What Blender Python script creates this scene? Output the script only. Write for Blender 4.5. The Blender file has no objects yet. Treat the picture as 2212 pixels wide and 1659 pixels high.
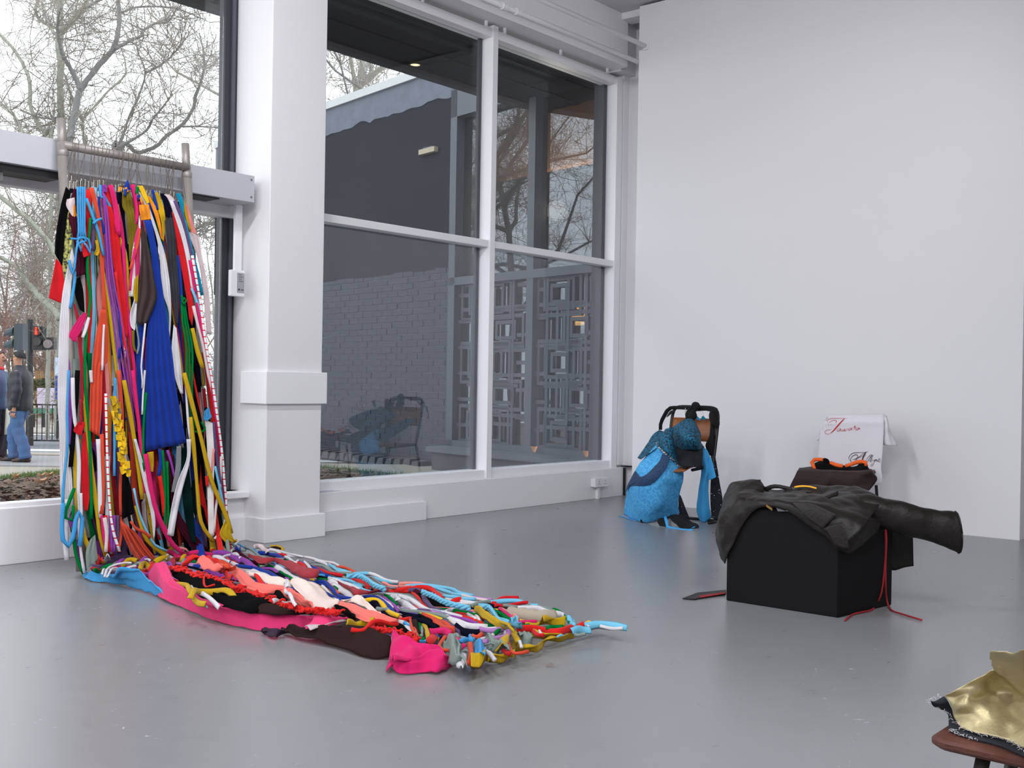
import bpy, bmesh, math, random
import numpy as np
from mathutils import Vector, Matrix, noise

random.seed(7)
S = bpy.context.scene
C = S.collection
PI = math.pi

# ------------------------------------------------------------------ camera
W_, H_ = 2212, 1659
FPX = 2390.0
CX, CY = 1106.0, 829.5
EYE = Vector((0, 0, 1.05))
YAW, PITCH, ROLL = math.radians(40.26), math.radians(-0.12), 0.0165
F0 = Vector((math.cos(YAW) * math.cos(PITCH), math.sin(YAW) * math.cos(PITCH), math.sin(PITCH)))
R0 = Vector((math.sin(YAW), -math.cos(YAW), 0))
U0 = R0.cross(F0)
CR = R0 * math.cos(ROLL) + U0 * math.sin(ROLL)
CU = U0 * math.cos(ROLL) - R0 * math.sin(ROLL)
cam = bpy.data.cameras.new('camera')
co = bpy.data.objects.new('camera', cam)
C.objects.link(co)
cam.sensor_fit = 'HORIZONTAL'
cam.sensor_width = 36
cam.lens = FPX / W_ * 36
cam.clip_end = 500
m = Matrix.Identity(4)
for i in range(3):
    m[i][0], m[i][1], m[i][2], m[i][3] = CR[i], CU[i], -F0[i], EYE[i]
co.matrix_world = m
S.camera = co

# ------------------------------------------------------------------ world, light, exposure
S.view_settings.view_transform = 'Standard'
S.view_settings.look = 'None'
S.view_settings.gamma = 1
S.view_settings.use_curve_mapping = False
S.view_settings.exposure = 0.0
world = bpy.data.worlds.new('overcast sky')
S.world = world
world.use_nodes = True
wn = world.node_tree
wn.nodes.clear()
wo = wn.nodes.new('ShaderNodeOutputWorld')
wb = wn.nodes.new('ShaderNodeBackground')
wb.inputs['Color'].default_value = (0.93, 0.965, 1.0, 1)
wb.inputs['Strength'].default_value = 3.0
wn.links.new(wb.outputs[0], wo.inputs[0])

LAMP_W = 98.0      # each added ceiling fill lamp, out of view
SPOT_W = 45.0      # each track spot
def added_fill_light(x, y, z, sx, sy, power):
    l = bpy.data.lights.new('added_fill_lamp', 'AREA')
    l.shape = 'RECTANGLE'; l.size = sx; l.size_y = sy; l.energy = power
    l.color = (0.96, 0.97, 1.0)
    o = bpy.data.objects.new('added_fill_lamp', l); C.objects.link(o)
    o.location = (x, y, z); o.rotation_euler = (0.36, -0.34, 0)      # added fill, tilted to brighten the right-hand wall and column
    return o
FILL_LAMPS = [(x, y) for x in (-5.0, -2.4, 0.2, 2.8) for y in (-3.5, 0.2, 3.9)]
for x, y in FILL_LAMPS:
    added_fill_light(x, y, 4.20, 1.5, 0.25, LAMP_W)
def spot(loc, target, power, size=0.9, col=(1.0, 0.93, 0.84)):
    l = bpy.data.lights.new('track_spot', 'SPOT')
    l.energy = power; l.spot_size = size; l.spot_blend = 1.0; l.shadow_soft_size = 0.06; l.color = col
    o = bpy.data.objects.new('track_spot', l); C.objects.link(o)
    o.location = loc
    d = Vector(target) - Vector(loc)
    o.rotation_euler = d.to_track_quat('-Z', 'Y').to_euler()
spot((5.6, 1.6, 4.2), (8.2, 3.4, 2.6), SPOT_W)

# ------------------------------------------------------------------ pixel -> world helpers
def ray(x, y): return F0 + CR * ((x - CX) / FPX) - CU * ((y - CY) / FPX)
def at(x, y, ax, v):
    d = ray(x, y); return EYE + d * ((v - EYE[ax]) / d[ax])
def fl(x, y, z=0.0): return at(x, y, 2, z)
def rw(x, y, X): return at(x, y, 0, X)
def fac(x, y, Y): return at(x, y, 1, Y)
def dep(x, y, d): return EYE + ray(x, y) * d
CROPS = {'U': (0, 400, 3.95), 'L': (0, 800, 3.77), 'M': (150, 1100, 3.687), 'N': (460, 1160, 5.53), 'P': (800, 1240, 3.95),
         'Q': (130, 1100, 5.53), 'V': (120, 360, 5.925), 'A': (1320, 850, 5.35), 'B': (1680, 880, 7.9), 'J': (1460, 880, 3.456),
         'G': (1960, 1380, 5.944), 'T': (0, 0, 3.95), 'K': (0, 680, 3.77)}
def px(s):
    """'U10,20 30,40 L5,6' -> photo pixels"""
    out = []; c = (0, 0, 1)
    for t in s.split():
        if t[0].isalpha(): c = CROPS[t[0]]; t = t[1:]
        a, b = t.split(',')
        out.append((c[0] + float(a) / c[2], c[1] + float(b) / c[2]))
    return out

# ------------------------------------------------------------------ materials
def lin(c):
    r = []
    for v in c:
        v /= 255.0
        r.append(v / 12.92 if v <= 0.04045 else ((v + 0.055) / 1.055) ** 2.4)
    return (r[0], r[1], r[2], 1)
MATS = {}
def mat(name, col=(128, 128, 128), rough=0.6, metal=0.0, spec=0.5, var=0.0, vscale=6.0, bump=0.0, bscale=80.0, stretch=None, sheen=0.0):
    if name in MATS: return MATS[name]
    m = bpy.data.materials.new(name); MATS[name] = m
    m.use_nodes = True
    nt = m.node_tree; N = nt.nodes; Lk = nt.links
    b = N['Principled BSDF']
    b.inputs['Roughness'].default_value = rough
    b.inputs['Metallic'].default_value = metal
    b.inputs['Specular IOR Level'].default_value = spec
    if sheen: b.inputs['Sheen Weight'].default_value = sheen
    c = lin(col)
    tc = N.new('ShaderNodeTexCoord'); mp = N.new('ShaderNodeMapping')
    Lk.new(tc.outputs['Object'], mp.inputs['Vector'])
    if stretch: mp.inputs['Scale'].default_value = stretch
    nz = N.new('ShaderNodeTexNoise'); nz.inputs['Scale'].default_value = vscale; nz.inputs['Detail'].default_value = 4
    Lk.new(mp.outputs[0], nz.inputs['Vector'])
    mx = N.new('ShaderNodeMix'); mx.data_type = 'RGBA'
    v = var if var else 0.04
    mx.inputs[6].default_value = tuple(max(0, x * (1 - v)) for x in c[:3]) + (1,)
    mx.inputs[7].default_value = tuple(min(1, x * (1 + v)) for x in c[:3]) + (1,)
    Lk.new(nz.outputs['Fac'], mx.inputs[0]); Lk.new(mx.outputs[2], b.inputs['Base Color'])
    if bump:
        n2 = N.new('ShaderNodeTexNoise'); n2.inputs['Scale'].default_value = bscale; n2.inputs['Detail'].default_value = 3
        Lk.new(mp.outputs[0], n2.inputs['Vector'])
        bp = N.new('ShaderNodeBump'); bp.inputs['Strength'].default_value = bump; bp.inputs['Distance'].default_value = 0.01
        Lk.new(n2.outputs['Fac'], bp.inputs['Height']); Lk.new(bp.outputs[0], b.inputs['Normal'])
    m.diffuse_color = c
    return m
def emis(name, col, s):
    if name in MATS: return MATS[name]
    m = bpy.data.materials.new(name); MATS[name] = m
    m.use_nodes = True
    b = m.node_tree.nodes['Principled BSDF']
    b.inputs['Base Color'].default_value = lin(col)
    b.inputs['Emission Color'].default_value = lin(col)
    b.inputs['Emission Strength'].default_value = s
    return m
def glass(name, tint=(0.93, 0.96, 0.95), gain=1.0, ior=1.5):
    m = bpy.data.materials.new(name); MATS[name] = m
    m.use_nodes = True
    nt = m.node_tree; N = nt.nodes; N.clear()
    o = N.new('ShaderNodeOutputMaterial'); mix = N.new('ShaderNodeMixShader')
    t = N.new('ShaderNodeBsdfTransparent'); g = N.new('ShaderNodeBsdfGlossy'); f = N.new('ShaderNodeFresnel')
    t.inputs[0].default_value = tint + (1,)
    g.inputs['Color'].default_value = (0.95, 0.97, 1, 1); g.inputs['Roughness'].default_value = 0.0
    ge = N.new('ShaderNodeNewGeometry'); mi = N.new('ShaderNodeMix'); mi.data_type = 'FLOAT'   # same reflectance from either side of the pane
    mi.inputs[2].default_value = ior; mi.inputs[3].default_value = 1.0 / ior
    nt.links.new(ge.outputs['Backfacing'], mi.inputs[0]); nt.links.new(mi.outputs[0], f.inputs['IOR'])
    mu = N.new('ShaderNodeMath'); mu.operation = 'MULTIPLY'; mu.inputs[1].default_value = gain; mu.use_clamp = True
    nt.links.new(f.outputs[0], mu.inputs[0]); nt.links.new(mu.outputs[0], mix.inputs[0])
    nt.links.new(t.outputs[0], mix.inputs[1]); nt.links.new(g.outputs[0], mix.inputs[2]); nt.links.new(mix.outputs[0], o.inputs[0])
    return m
def lace(name, c1, c2, scale, holes=0.0):
    m = bpy.data.materials.new(name); MATS[name] = m
    m.use_nodes = True
    nt = m.node_tree; N = nt.nodes; Lk = nt.links
    b = N['Principled BSDF']; b.inputs['Roughness'].default_value = 0.8
    tc = N.new('ShaderNodeTexCoord')
    v = N.new('ShaderNodeTexVoronoi'); v.inputs['Scale'].default_value = scale
    nz = N.new('ShaderNodeTexNoise'); nz.inputs['Scale'].default_value = scale * 0.7; nz.inputs['Detail'].default_value = 5
    Lk.new(tc.outputs['Object'], v.inputs['Vector']); Lk.new(tc.outputs['Object'], nz.inputs['Vector'])
    ad = N.new('ShaderNodeMath'); ad.operation = 'MULTIPLY'
    Lk.new(v.outputs['Distance'], ad.inputs[0]); Lk.new(nz.outputs['Fac'], ad.inputs[1])
    rp = N.new('ShaderNodeValToRGB'); rp.color_ramp.elements[0].position = 0.12; rp.color_ramp.elements[1].position = 0.34
    rp.color_ramp.elements[0].color = lin(c1); rp.color_ramp.elements[1].color = lin(c2)
    Lk.new(ad.outputs[0], rp.inputs[0]); Lk.new(rp.outputs[0], b.inputs['Base Color'])
    if holes:
        gt = N.new('ShaderNodeMath'); gt.operation = 'GREATER_THAN'; gt.inputs[1].default_value = holes
        Lk.new(ad.outputs[0], gt.inputs[0])
        iv = N.new('ShaderNodeMath'); iv.operation = 'SUBTRACT'; iv.inputs[0].default_value = 1.0
        Lk.new(gt.outputs[0], iv.inputs[1]); Lk.new(iv.outputs[0], b.inputs['Alpha'])
    return m
def striped(name, c1, c2, scale, duty, axis=2):
    """crisp bars of c2 on c1 across one object axis"""
    m = bpy.data.materials.new(name); MATS[name] = m
    m.use_nodes = True
    nt = m.node_tree; N = nt.nodes; Lk = nt.links
    b = N['Principled BSDF']; b.inputs['Roughness'].default_value = 0.85
    tc = N.new('ShaderNodeTexCoord'); sp = N.new('ShaderNodeSeparateXYZ'); Lk.new(tc.outputs['Object'], sp.inputs[0])
    mu = N.new('ShaderNodeMath'); mu.operation = 'MULTIPLY'; mu.inputs[1].default_value = scale; Lk.new(sp.outputs[axis], mu.inputs[0])
    fr = N.new('ShaderNodeMath'); fr.operation = 'FRACT'; Lk.new(mu.outputs[0], fr.inputs[0])
    lt = N.new('ShaderNodeMath'); lt.operation = 'LESS_THAN'; lt.inputs[1].default_value = duty; Lk.new(fr.outputs[0], lt.inputs[0])
    mx = N.new('ShaderNodeMix'); mx.data_type = 'RGBA'; mx.inputs[6].default_value = lin(c1); mx.inputs[7].default_value = lin(c2)
    Lk.new(lt.outputs[0], mx.inputs[0]); Lk.new(mx.outputs[2], b.inputs['Base Color'])
    return m
COL = dict(black=(9, 9, 11), red=(212, 24, 34), white=(222, 219, 224), skyblue=(66, 155, 214), teal=(6, 140, 176), royal=(20, 54, 152),
           navy=(11, 13, 32), pink=(218, 32, 106), hotpink=(238, 62, 124), purple=(146, 66, 164), grape=(92, 72, 112), maroon=(66, 17, 35),
           crimson=(172, 30, 48), rust=(216, 76, 50), orange=(248, 152, 36), mustard=(198, 160, 22), yellow=(240, 194, 30), olive=(118, 102, 14),
           brown=(92, 62, 30), darkbrown=(48, 33, 31), green=(0, 120, 54), bottle=(4, 30, 27), grey=(132, 134, 138), charcoal=(58, 58, 64),
           sage=(134, 148, 142), blush=(222, 204, 206), salmon=(238, 146, 140), coral=(250, 122, 112), cream=(240, 220, 210), lightblue=(120, 196, 228),
           lilac=(178, 126, 190), scarlet=(222, 34, 32), plum=(62, 48, 62), berry=(164, 52, 62), mauve=(206, 190, 194), beige=(176, 164, 148))
CNAME = dict(skyblue='sky blue', royal='royal blue', hotpink='hot pink', darkbrown='dark brown', bottle='bottle green', lightblue='light blue',
             blush='pale pink', rust='orange red', mauve='pale mauve', sage='grey green', grape='dusty purple', crimson='crimson', teal='teal blue', coral='coral pink')
def cn(c): return CNAME.get(c, c)
def fab(c):
    k = sum(COL[c]) / 3
    return mat('jersey ' + c, tuple(v * .93 for v in COL[c]), 0.9, 0, 0.16 if k > 60 else 0.06, var=0.07, vscale=25, bump=0.12, bscale=260, sheen=0.08 if k > 60 else 0.0)

# ------------------------------------------------------------------ mesh builder
def wloc(o):
    v = Vector((0, 0, 0))
    while o is not None: v += o.location; o = o.parent
    return v
def tag(o, label=None, cat=None, group=None, kind=None):
    if label: o['label'] = label
    if cat: o['category'] = cat
    if group: o['group'] = group
    if kind: o['kind'] = kind
    return o
def thing(name, loc, label=None, cat=None, group=None, kind=None):
    o = bpy.data.objects.new(name, None); C.objects.link(o); o.location = loc
    o.empty_display_size = 0.1
    return tag(o, label, cat, group, kind)
class MB:
    def __init__(s): s.v = []; s.f = []
    def add(s, vs, fs):
        n = len(s.v); s.v += [Vector(v) for v in vs]; s.f += [tuple(i + n for i in f) for f in fs]; return s
    def box(s, x0, x1, y0, y1, z0, z1, bev=0.0):
        if bev:
            b = bmesh.new(); bmesh.ops.create_cube(b, size=1)
            for v in b.verts:
                v.co = Vector(((x0 + x1) / 2 + v.co.x * (x1 - x0), (y0 + y1) / 2 + v.co.y * (y1 - y0), (z0 + z1) / 2 + v.co.z * (z1 - z0)))
            bmesh.ops.bevel(b, geom=b.edges[:], offset=bev, segments=2, affect='EDGES', profile=0.5)
            b.verts.index_update()
            s.add([v.co.copy() for v in b.verts], [[v.index for v in f.verts] for f in b.faces]); b.free(); return s
        return s.add([(x0, y0, z0), (x1, y0, z0), (x1, y1, z0), (x0, y1, z0), (x0, y0, z1), (x1, y0, z1), (x1, y1, z1), (x0, y1, z1)],
                     [(3, 2, 1, 0), (4, 5, 6, 7), (0, 1, 5, 4), (1, 2, 6, 5), (2, 3, 7, 6), (3, 0, 4, 7)])
    def hull8(s, p): return s.add(p, [(3, 2, 1, 0), (4, 5, 6, 7), (0, 1, 5, 4), (1, 2, 6, 5), (2, 3, 7, 6), (3, 0, 4, 7)])
    def bar(s, p, q, w, d, up=(0, 0, 1)):
        p = Vector(p); q = Vector(q); t = (q - p).normalized(); a = t.cross(Vector(up))
        if a.length < 1e-4: a = t.cross(Vector((1, 0, 0)))
        a.normalize(); b = a.cross(t); a = a * (w / 2); b = b * (d / 2)
        return s.hull8([p - a - b, p + a - b, p + a + b, p - a + b, q - a - b, q + a - b, q + a + b, q - a + b])
    def tube(s, pts, rad, n=8, cap=True, sq=None):
        pts = [Vector(p) for p in pts]; k = len(pts)
        if not hasattr(rad, '__len__'): rad = [rad] * k
        t0 = (pts[1] - pts[0]).normalized()
        a = t0.cross(Vector((0, 0, 1)))
        if a.length < 0.05: a = t0.cross(Vector((0, 1, 0)))
        a.normalize(); vs = []; fs = []
        for i in range(k):
            t = (pts[min(i + 1, k - 1)] - pts[max(i - 1, 0)]).normalized()
            a = (a - t * a.dot(t))
            if a.length < 1e-5: a = t.orthogonal()
            a.normalize(); b = t.cross(a)
            for j in range(n):
                th = 2 * PI * j / n
                vs.append(pts[i] + a * (math.cos(th) * rad[i]) + b * (math.sin(th) * rad[i] * (sq or 1)))
        for i in range(k - 1):
            for j in range(n):
                j2 = (j + 1) % n
                fs.append((i * n + j, i * n + j2, (i + 1) * n + j2, (i + 1) * n + j))
        if cap: fs.append(tuple(reversed(range(n)))); fs.append(tuple((k - 1) * n + j for j in range(n)))
        return s.add(vs, fs)
    def lathe(s, prof, c, n=24, axis='z'):
        vs = []; fs = []; k = len(prof)
        for r, h in prof:
            for j in range(n):
                th = 2 * PI * j / n
                p = (r * math.cos(th), r * math.sin(th), h) if axis == 'z' else ((r * math.cos(th), h, r * math.sin(th)) if axis == 'y' else (h, r * math.cos(th), r * math.sin(th)))
                vs.append(Vector(c) + Vector(p))
        for i in range(k - 1):
            for j in range(n):
                j2 = (j + 1) % n; fs.append((i * n + j, i * n + j2, (i + 1) * n + j2, (i + 1) * n + j))
        fs.append(tuple(range(n))); fs.append(tuple((k - 1) * n + j for j in range(n)))
        return s.add(vs, fs)
    def grid(s, g):
        r = len(g); c = len(g[0])
        return s.add([p for row in g for p in row], [(i * c + j, i * c + j + 1, (i + 1) * c + j + 1, (i + 1) * c + j) for i in range(r - 1) for j in range(c - 1)])
    def prism(s, outline, off):
        n = len(outline); off = Vector(off); a = [Vector(p) for p in outline]
        return s.add(a + [p + off for p in a], [tuple(range(n)), tuple(reversed(range(n, 2 * n)))] + [(i, i + n, (i + 1) % n + n, (i + 1) % n) for i in range(n)])
    def ico(s, c, r, sub=2, sc=(1, 1, 1)):
        b = bmesh.new(); bmesh.ops.create_icosphere(b, subdivisions=sub, radius=1); b.verts.index_update()
        s.add([Vector(c) + Vector((v.co.x * r * sc[0], v.co.y * r * sc[1], v.co.z * r * sc[2])) for v in b.verts], [[v.index for v in f.verts] for f in b.faces]); b.free(); return s
    def build(s, name, m, parent=None, smooth=False, solid=0.0, sub=0, fixn=True, origin=None):
        if parent is not None: base = wloc(parent)
        elif origin is not None: base = Vector(origin)
        else:
            lo = Vector([min(v[i] for v in s.v) for i in range(3)]); hi = Vector([max(v[i] for v in s.v) for i in range(3)])
            base = Vector(((lo.x + hi.x) / 2, (lo.y + hi.y) / 2, lo.z))
        me = bpy.data.meshes.new(name)
        me.from_pydata([tuple(v - base) for v in s.v], [], s.f)
        if fixn:
            b = bmesh.new(); b.from_mesh(me); bmesh.ops.recalc_face_normals(b, faces=b.faces); b.to_mesh(me); b.free()
        if smooth: me.polygons.foreach_set('use_smooth', [True] * len(me.polygons))
        me.update()
        o = bpy.data.objects.new(name, me); C.objects.link(o)
        if parent is not None: o.parent = parent
        else: o.location = base
        if m is not None: me.materials.append(m)
        if solid:
            md = o.modifiers.new('thickness', 'SOLIDIFY'); md.thickness = solid; md.offset = 0
        if sub:
            md = o.modifiers.new('smooth', 'SUBSURF'); md.levels = sub; md.render_levels = sub
        return o

def spline(pts, n):
    """Catmull-Rom through pts, resampled evenly to n points"""
    P = np.array([list(p) for p in pts], float)
    if len(P) == 2: P = np.array([P[0], (P[0] + P[1]) / 2, P[1]])
    E = np.vstack([2 * P[0] - P[1], P, 2 * P[-1] - P[-2]])
    out = []
    for i in range(1, len(E) - 2):
        p0, p1, p2, p3 = E[i - 1:i + 3]
        for t in np.linspace(0, 1, 9)[:-1]:
            out.append(0.5 * ((2 * p1) + (-p0 + p2) * t + (2 * p0 - 5 * p1 + 4 * p2 - p3) * t * t + (-p0 + 3 * p1 - 3 * p2 + p3) * t ** 3))
    out.append(E[-2]); out = np.array(out)
    d = np.concatenate([[0], np.cumsum(np.linalg.norm(np.diff(out, axis=0), axis=1))])
    if d[-1] < 1e-9: return [Vector(out[0])] * n
    q = np.linspace(0, d[-1], n)
    return [Vector([np.interp(t, d, out[:, k]) for k in range(out.shape[1])]) for t in q]
def up2(g, nr, nc):
    """upsample a grid of control points with splines"""
    rows = [spline(r, nc) for r in g]
    cols = [spline([rows[i][j] for i in range(len(rows))], nr) for j in range(nc)]
    return [[cols[j][i] for j in range(nc)] for i in range(nr)]
def wrinkle(g, amp, freq, seed=0.0, stretch=(1, 1, 1)):
    r = len(g); c = len(g[0]); out = []
    for i in range(r):
        row = []
        for j in range(c):
            a = g[min(i + 1, r - 1)][j] - g[max(i - 1, 0)][j]; b = g[i][min(j + 1, c - 1)] - g[i][max(j - 1, 0)]
            n = a.cross(b)
            n = n.normalized() if n.length > 1e-9 else Vector((0, 0, 1))
            p = g[i][j]; q = Vector((p.x * stretch[0], p.y * stretch[1], p.z * stretch[2])) * freq + Vector((seed, seed * 1.7, 0))
            row.append(p + n * (amp * (noise.noise(q) + 0.5 * noise.noise(q * 2.1))))
        out.append(row)
    return out
def ribbon(pts, w, kind='flat', seed=0, n=None, tw=0.5, pinch=0.0):
    """a cloth strip: flattened (or tubular) cross-section swept along pts"""
    rnd = random.Random(seed)
    L = sum((Vector(pts[i + 1]) - Vector(pts[i])).length for i in range(len(pts) - 1))
    n = n or max(8, min(40, int(L / 0.055) + 4))
    P = spline(pts, n)
    k = 6 if kind == 'tube' else 8
    a0 = rnd.uniform(-tw, tw); a1 = rnd.uniform(-tw, tw); ph = rnd.uniform(0, 6)
    mb = MB(); vs = []; fs = []
    for i in range(n):
        t = (P[min(i + 1, n - 1)] - P[max(i - 1, 0)])
        t = t.normalized() if t.length > 1e-9 else Vector((0, 0, -1))
        vd = (P[i] - EYE).normalized()
        s = t.cross(vd)
        if s.length < 0.05: s = t.orthogonal()
        s.normalize(); b = s.cross(t)
        an = a0 + (a1 - a0) * i / n + 0.25 * math.sin(ph + i * 0.5)
        s, b = s * math.cos(an) + b * math.sin(an), b * math.cos(an) - s * math.sin(an)
        ww = w * (1 + 0.10 * math.sin(ph * 2 + i * 0.8)) / 2
        if pinch and i == 0: ww *= (1 - pinch)
        if kind == 'tube':
            for j in range(k):
                th = 2 * PI * j / k; vs.append(P[i] + s * (math.cos(th) * ww) + b * (math.sin(th) * ww * 0.8))
        else:
            th_ = max(0.0025, w * 0.10)
            for j in range(k):
                th = 2 * PI * j / k
                x = math.cos(th); curl = (x * x - 0.4) * w * 0.14
                vs.append(P[i] + s * (x * ww) + b * (math.sin(th) * th_ + curl))
    for i in range(n - 1):
        for j in range(k):
            j2 = (j + 1) % k; fs.append((i * k + j, i * k + j2, (i + 1) * k + j2, (i + 1) * k + j))
    fs.append(tuple(reversed(range(k)))); fs.append(tuple((n - 1) * k + j for j in range(k)))
    mb.add(vs, fs); return mb
def sheet(A, B, nr=26, nc=12, folds=3, amp=0.012, seed=0, crumple=0.004, up=None, edge=0.0):
    """cloth spanned between two long edges, with lengthwise folds"""
    a = spline(A, nr); b = spline(B, nr); rnd = random.Random(seed); ph = rnd.uniform(0, 6); g = []
    for i in range(nr):
        row = []
        ac = (b[i] - a[i])
        nrm = up or (EYE - a[i]).normalized()
        tt = i / (nr - 1)
        for j in range(nc):
            u = j / (nc - 1)
            p = a[i] + ac * u
            d = math.sin(u * folds * 2 * PI + ph + 1.2 * math.sin(tt * 3 + ph)) * min(amp, ac.length * .22 / max(1, folds)) * (0.55 + 0.45 * math.sin(tt * 5 + ph * 3))
            d += crumple * noise.noise(p * 14 + Vector((seed, 0, 0))) * 2
            if edge: d += min(edge, ac.length * .3) * math.sin(PI * u)
            row.append(p + nrm * d)
        g.append(row)
    return MB().grid(g)

# ================================================================== SETTING
white = mat('white wall paint', (228, 226, 229), 0.62, var=0.012, vscale=1.5, bump=0.03, bscale=30)
trimw = mat('white gloss trim paint', (232, 231, 234), 0.38, var=0.012, vscale=3, bump=0.02, bscale=25)
concrete_c = mat('white sprayed ceiling', (205, 203, 206), 0.95, var=0.08, vscale=40, bump=0.9, bscale=45)
darkf = mat('dark grey metal frame', (40, 43, 49), 0.5, var=0.05, vscale=8)

def floor_material():
    m = bpy.data.materials.new('grey floor paint'); m.use_nodes = True
    nt = m.node_tree; N = nt.nodes; Lk = nt.links; b = N['Principled BSDF']
    tc = N.new('ShaderNodeTexCoord')
    def nz(scale, det, stretch=None):
        n = N.new('ShaderNodeTexNoise'); n.inputs['Scale'].default_value = scale; n.inputs['Detail'].default_value = det
        mp = N.new('ShaderNodeMapping'); Lk.new(tc.outputs['Object'], mp.inputs[0])
        if stretch: mp.inputs['Scale'].default_value = stretch
        Lk.new(mp.outputs[0], n.inputs['Vector']); return n
    a = nz(0.5, 3); c = nz(9, 8, (1, 1.2, 1)); d = nz(60, 3)
    r = N.new('ShaderNodeValToRGB'); r.color_ramp.elements[0].position = 0.25; r.color_ramp.elements[1].position = 0.78
    r.color_ramp.elements[0].color = lin((128, 130, 133)); r.color_ramp.elements[1].color = lin((139, 141, 144))
    mx = N.new('ShaderNodeMix'); mx.data_type = 'FLOAT'; mx.inputs[0].default_value = 0.45
    Lk.new(a.outputs['Fac'], mx.inputs[2]); Lk.new(c.outputs['Fac'], mx.inputs[3]); Lk.new(mx.outputs[0], r.inputs[0])
    # thin pale scratches
    w = N.new('ShaderNodeTexVoronoi'); w.feature = 'DISTANCE_TO_EDGE'; w.inputs['Scale'].default_value = 0.8
    n3 = nz(2.2, 4); ad = N.new('ShaderNodeVectorMath'); ad.operation = 'ADD'; Lk.new(tc.outputs['Object'], ad.inputs[0]); Lk.new(n3.outputs['Color'], ad.inputs[1]); Lk.new(ad.outputs[0], w.inputs['Vector'])
    lt = N.new('ShaderNodeMath'); lt.operation = 'LESS_THAN'; lt.inputs[1].default_value = 0.0016; Lk.new(w.outputs['Distance'], lt.inputs[0])
    gt = N.new('ShaderNodeMath'); gt.operation = 'GREATER_THAN'; gt.inputs[1].default_value = 0.6; Lk.new(d.outputs['Fac'], gt.inputs[0])
    ml = N.new('ShaderNodeMath'); ml.operation = 'MULTIPLY'; Lk.new(lt.outputs[0], ml.inputs[0]); Lk.new(gt.outputs[0], ml.inputs[1])
    m2 = N.new('ShaderNodeMix'); m2.data_type = 'RGBA'; m2.inputs[7].default_value = lin((185, 185, 188)); Lk.new(ml.outputs[0], m2.inputs[0]); Lk.new(r.outputs[0], m2.inputs[6])
    Lk.new(m2.outputs[2], b.inputs['Base Color'])
    rr = N.new('ShaderNodeMapRange'); rr.inputs['To Min'].default_value = 0.25; rr.inputs['To Max'].default_value = 0.33
    Lk.new(c.outputs['Fac'], rr.inputs[0]); Lk.new(rr.outputs[0], b.inputs['Roughness'])
    b.inputs['Specular IOR Level'].default_value = 0.55
    bp = N.new('ShaderNodeBump'); bp.inputs['Strength'].default_value = 0.012; bp.inputs['Distance'].default_value = 0.01
    Lk.new(a.outputs['Fac'], bp.inputs['Height']); Lk.new(bp.outputs[0], b.inputs['Normal'])
    return m
FLM = floor_material()
tag(MB().box(-7.0, 11.0, -6.0, 6.05, -0.12, 0.0).build('floor', FLM), kind='structure')
tag(MB().box(-7.0, 11.0, -6.0, 6.05, 4.42, 4.6).build('ceiling', concrete_c), kind='structure')
tag(MB().box(-7.2, -7.0, -6.0, 6.05, 0, 4.42).build('wall_left', white), kind='structure')
tag(MB().box(-7.2, 11.2, -6.2, -6.0, 0, 4.42).build('wall_back', white), kind='structure')
# partition on the right, standing clear of the outer side wall
tag(MB().box(8.2, 8.62, 2.275, 5.53, 0, 4.40).build('wall_right', white), kind='structure')
tag(MB().box(8.62, 11.0, 2.275, 2.40, 0, 4.40).build('wall_right', white), kind='structure')
tag(MB().box(11.0, 11.2, -6.0, 2.4, 0, 4.42).build('wall_right', white), kind='structure')
tag(MB().box(8.64, 8.78, 5.53, 6.0, 0, 4.42).build('wall_right', white), kind='structure')
tag(MB().box(8.62, 8.70, 2.4, 5.6, 0, 4.42).build('wall_right', white), kind='structure')
# low walls under the windows
tag(MB().box(4.60, 8.62, 5.89, 6.12, 0, 0.264, 0.004).build('wall_front', white), kind='structure')
tag(MB().box(4.80, 5.945, 5.855, 5.892, 0, 0.142, 0.004).build('baseboard_front', trimw), kind='structure')
tag(MB().box(-7.0, 4.40, 6.01, 6.25, 0, 0.312, 0.005).build('wall_front', white), kind='structure')
# sill end piece with skirting beside the column
sl = thing('trim_1', (4.3, 5.98, 0), kind='structure')
MB().box(4.02, 4.43, 5.90, 6.10, 0.275, 0.312, 0.004).build('sill_board', trimw, sl)
MB().box(4.02, 4.40, 5.955, 6.08, 0.0, 0.275).build('sill_riser', white, sl)
MB().box(4.02, 4.40, 5.90, 6.02, 0.0, 0.15, 0.003).build('skirting', trimw, sl)
# lining strips beside the left window: three shallow steps up to the column
MB().box(4.375, 4.46, 6.06, 6.17, 0.312, 4.42).build('window_lining', trimw, sl)
MB().box(4.43, 4.50, 5.99, 6.17, 0.0, 4.42).build('window_lining', trimw, sl)
# column
cm_ = thing('trim_2', (4.6, 5.9, 0), kind='structure')
MB().box(4.36, 4.805, 5.73, 6.17, 0, 4.42, 0.004).build('column_shaft', white, cm_)
MB().box(4.335, 4.832, 5.705, 5.98, 0.882, 1.09, 0.004).build('column_band', trimw, cm_)
MB().box(4.335, 4.832, 5.70, 5.90, 0.0, 0.155, 0.004).build('column_skirting', trimw, cm_)
# beam over the right window, running up to the ceiling
tag(MB().box(4.80, 8.40, 5.79, 6.30, 3.95, 4.42).build('trim_3', white), kind='structure')
tag(MB().box(8.40, 8.66, 5.86, 6.30, 3.93, 4.42).build('trim_4', mat('grey shadowed lining', (200, 199, 203), 0.7)), kind='structure')  # lining coloured greyer to stand in for the shade of the recess
tag(MB().box(-7.0, 4.40, 6.0, 6.20, 3.98, 4.42).build('wall_front', white), kind='structure')
# stub batten where ceiling meets the partition
tag(MB().box(8.30, 8.47, 5.55, 5.80, 4.36, 4.45, 0.004).build('trim_5', white), kind='structure')

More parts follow.
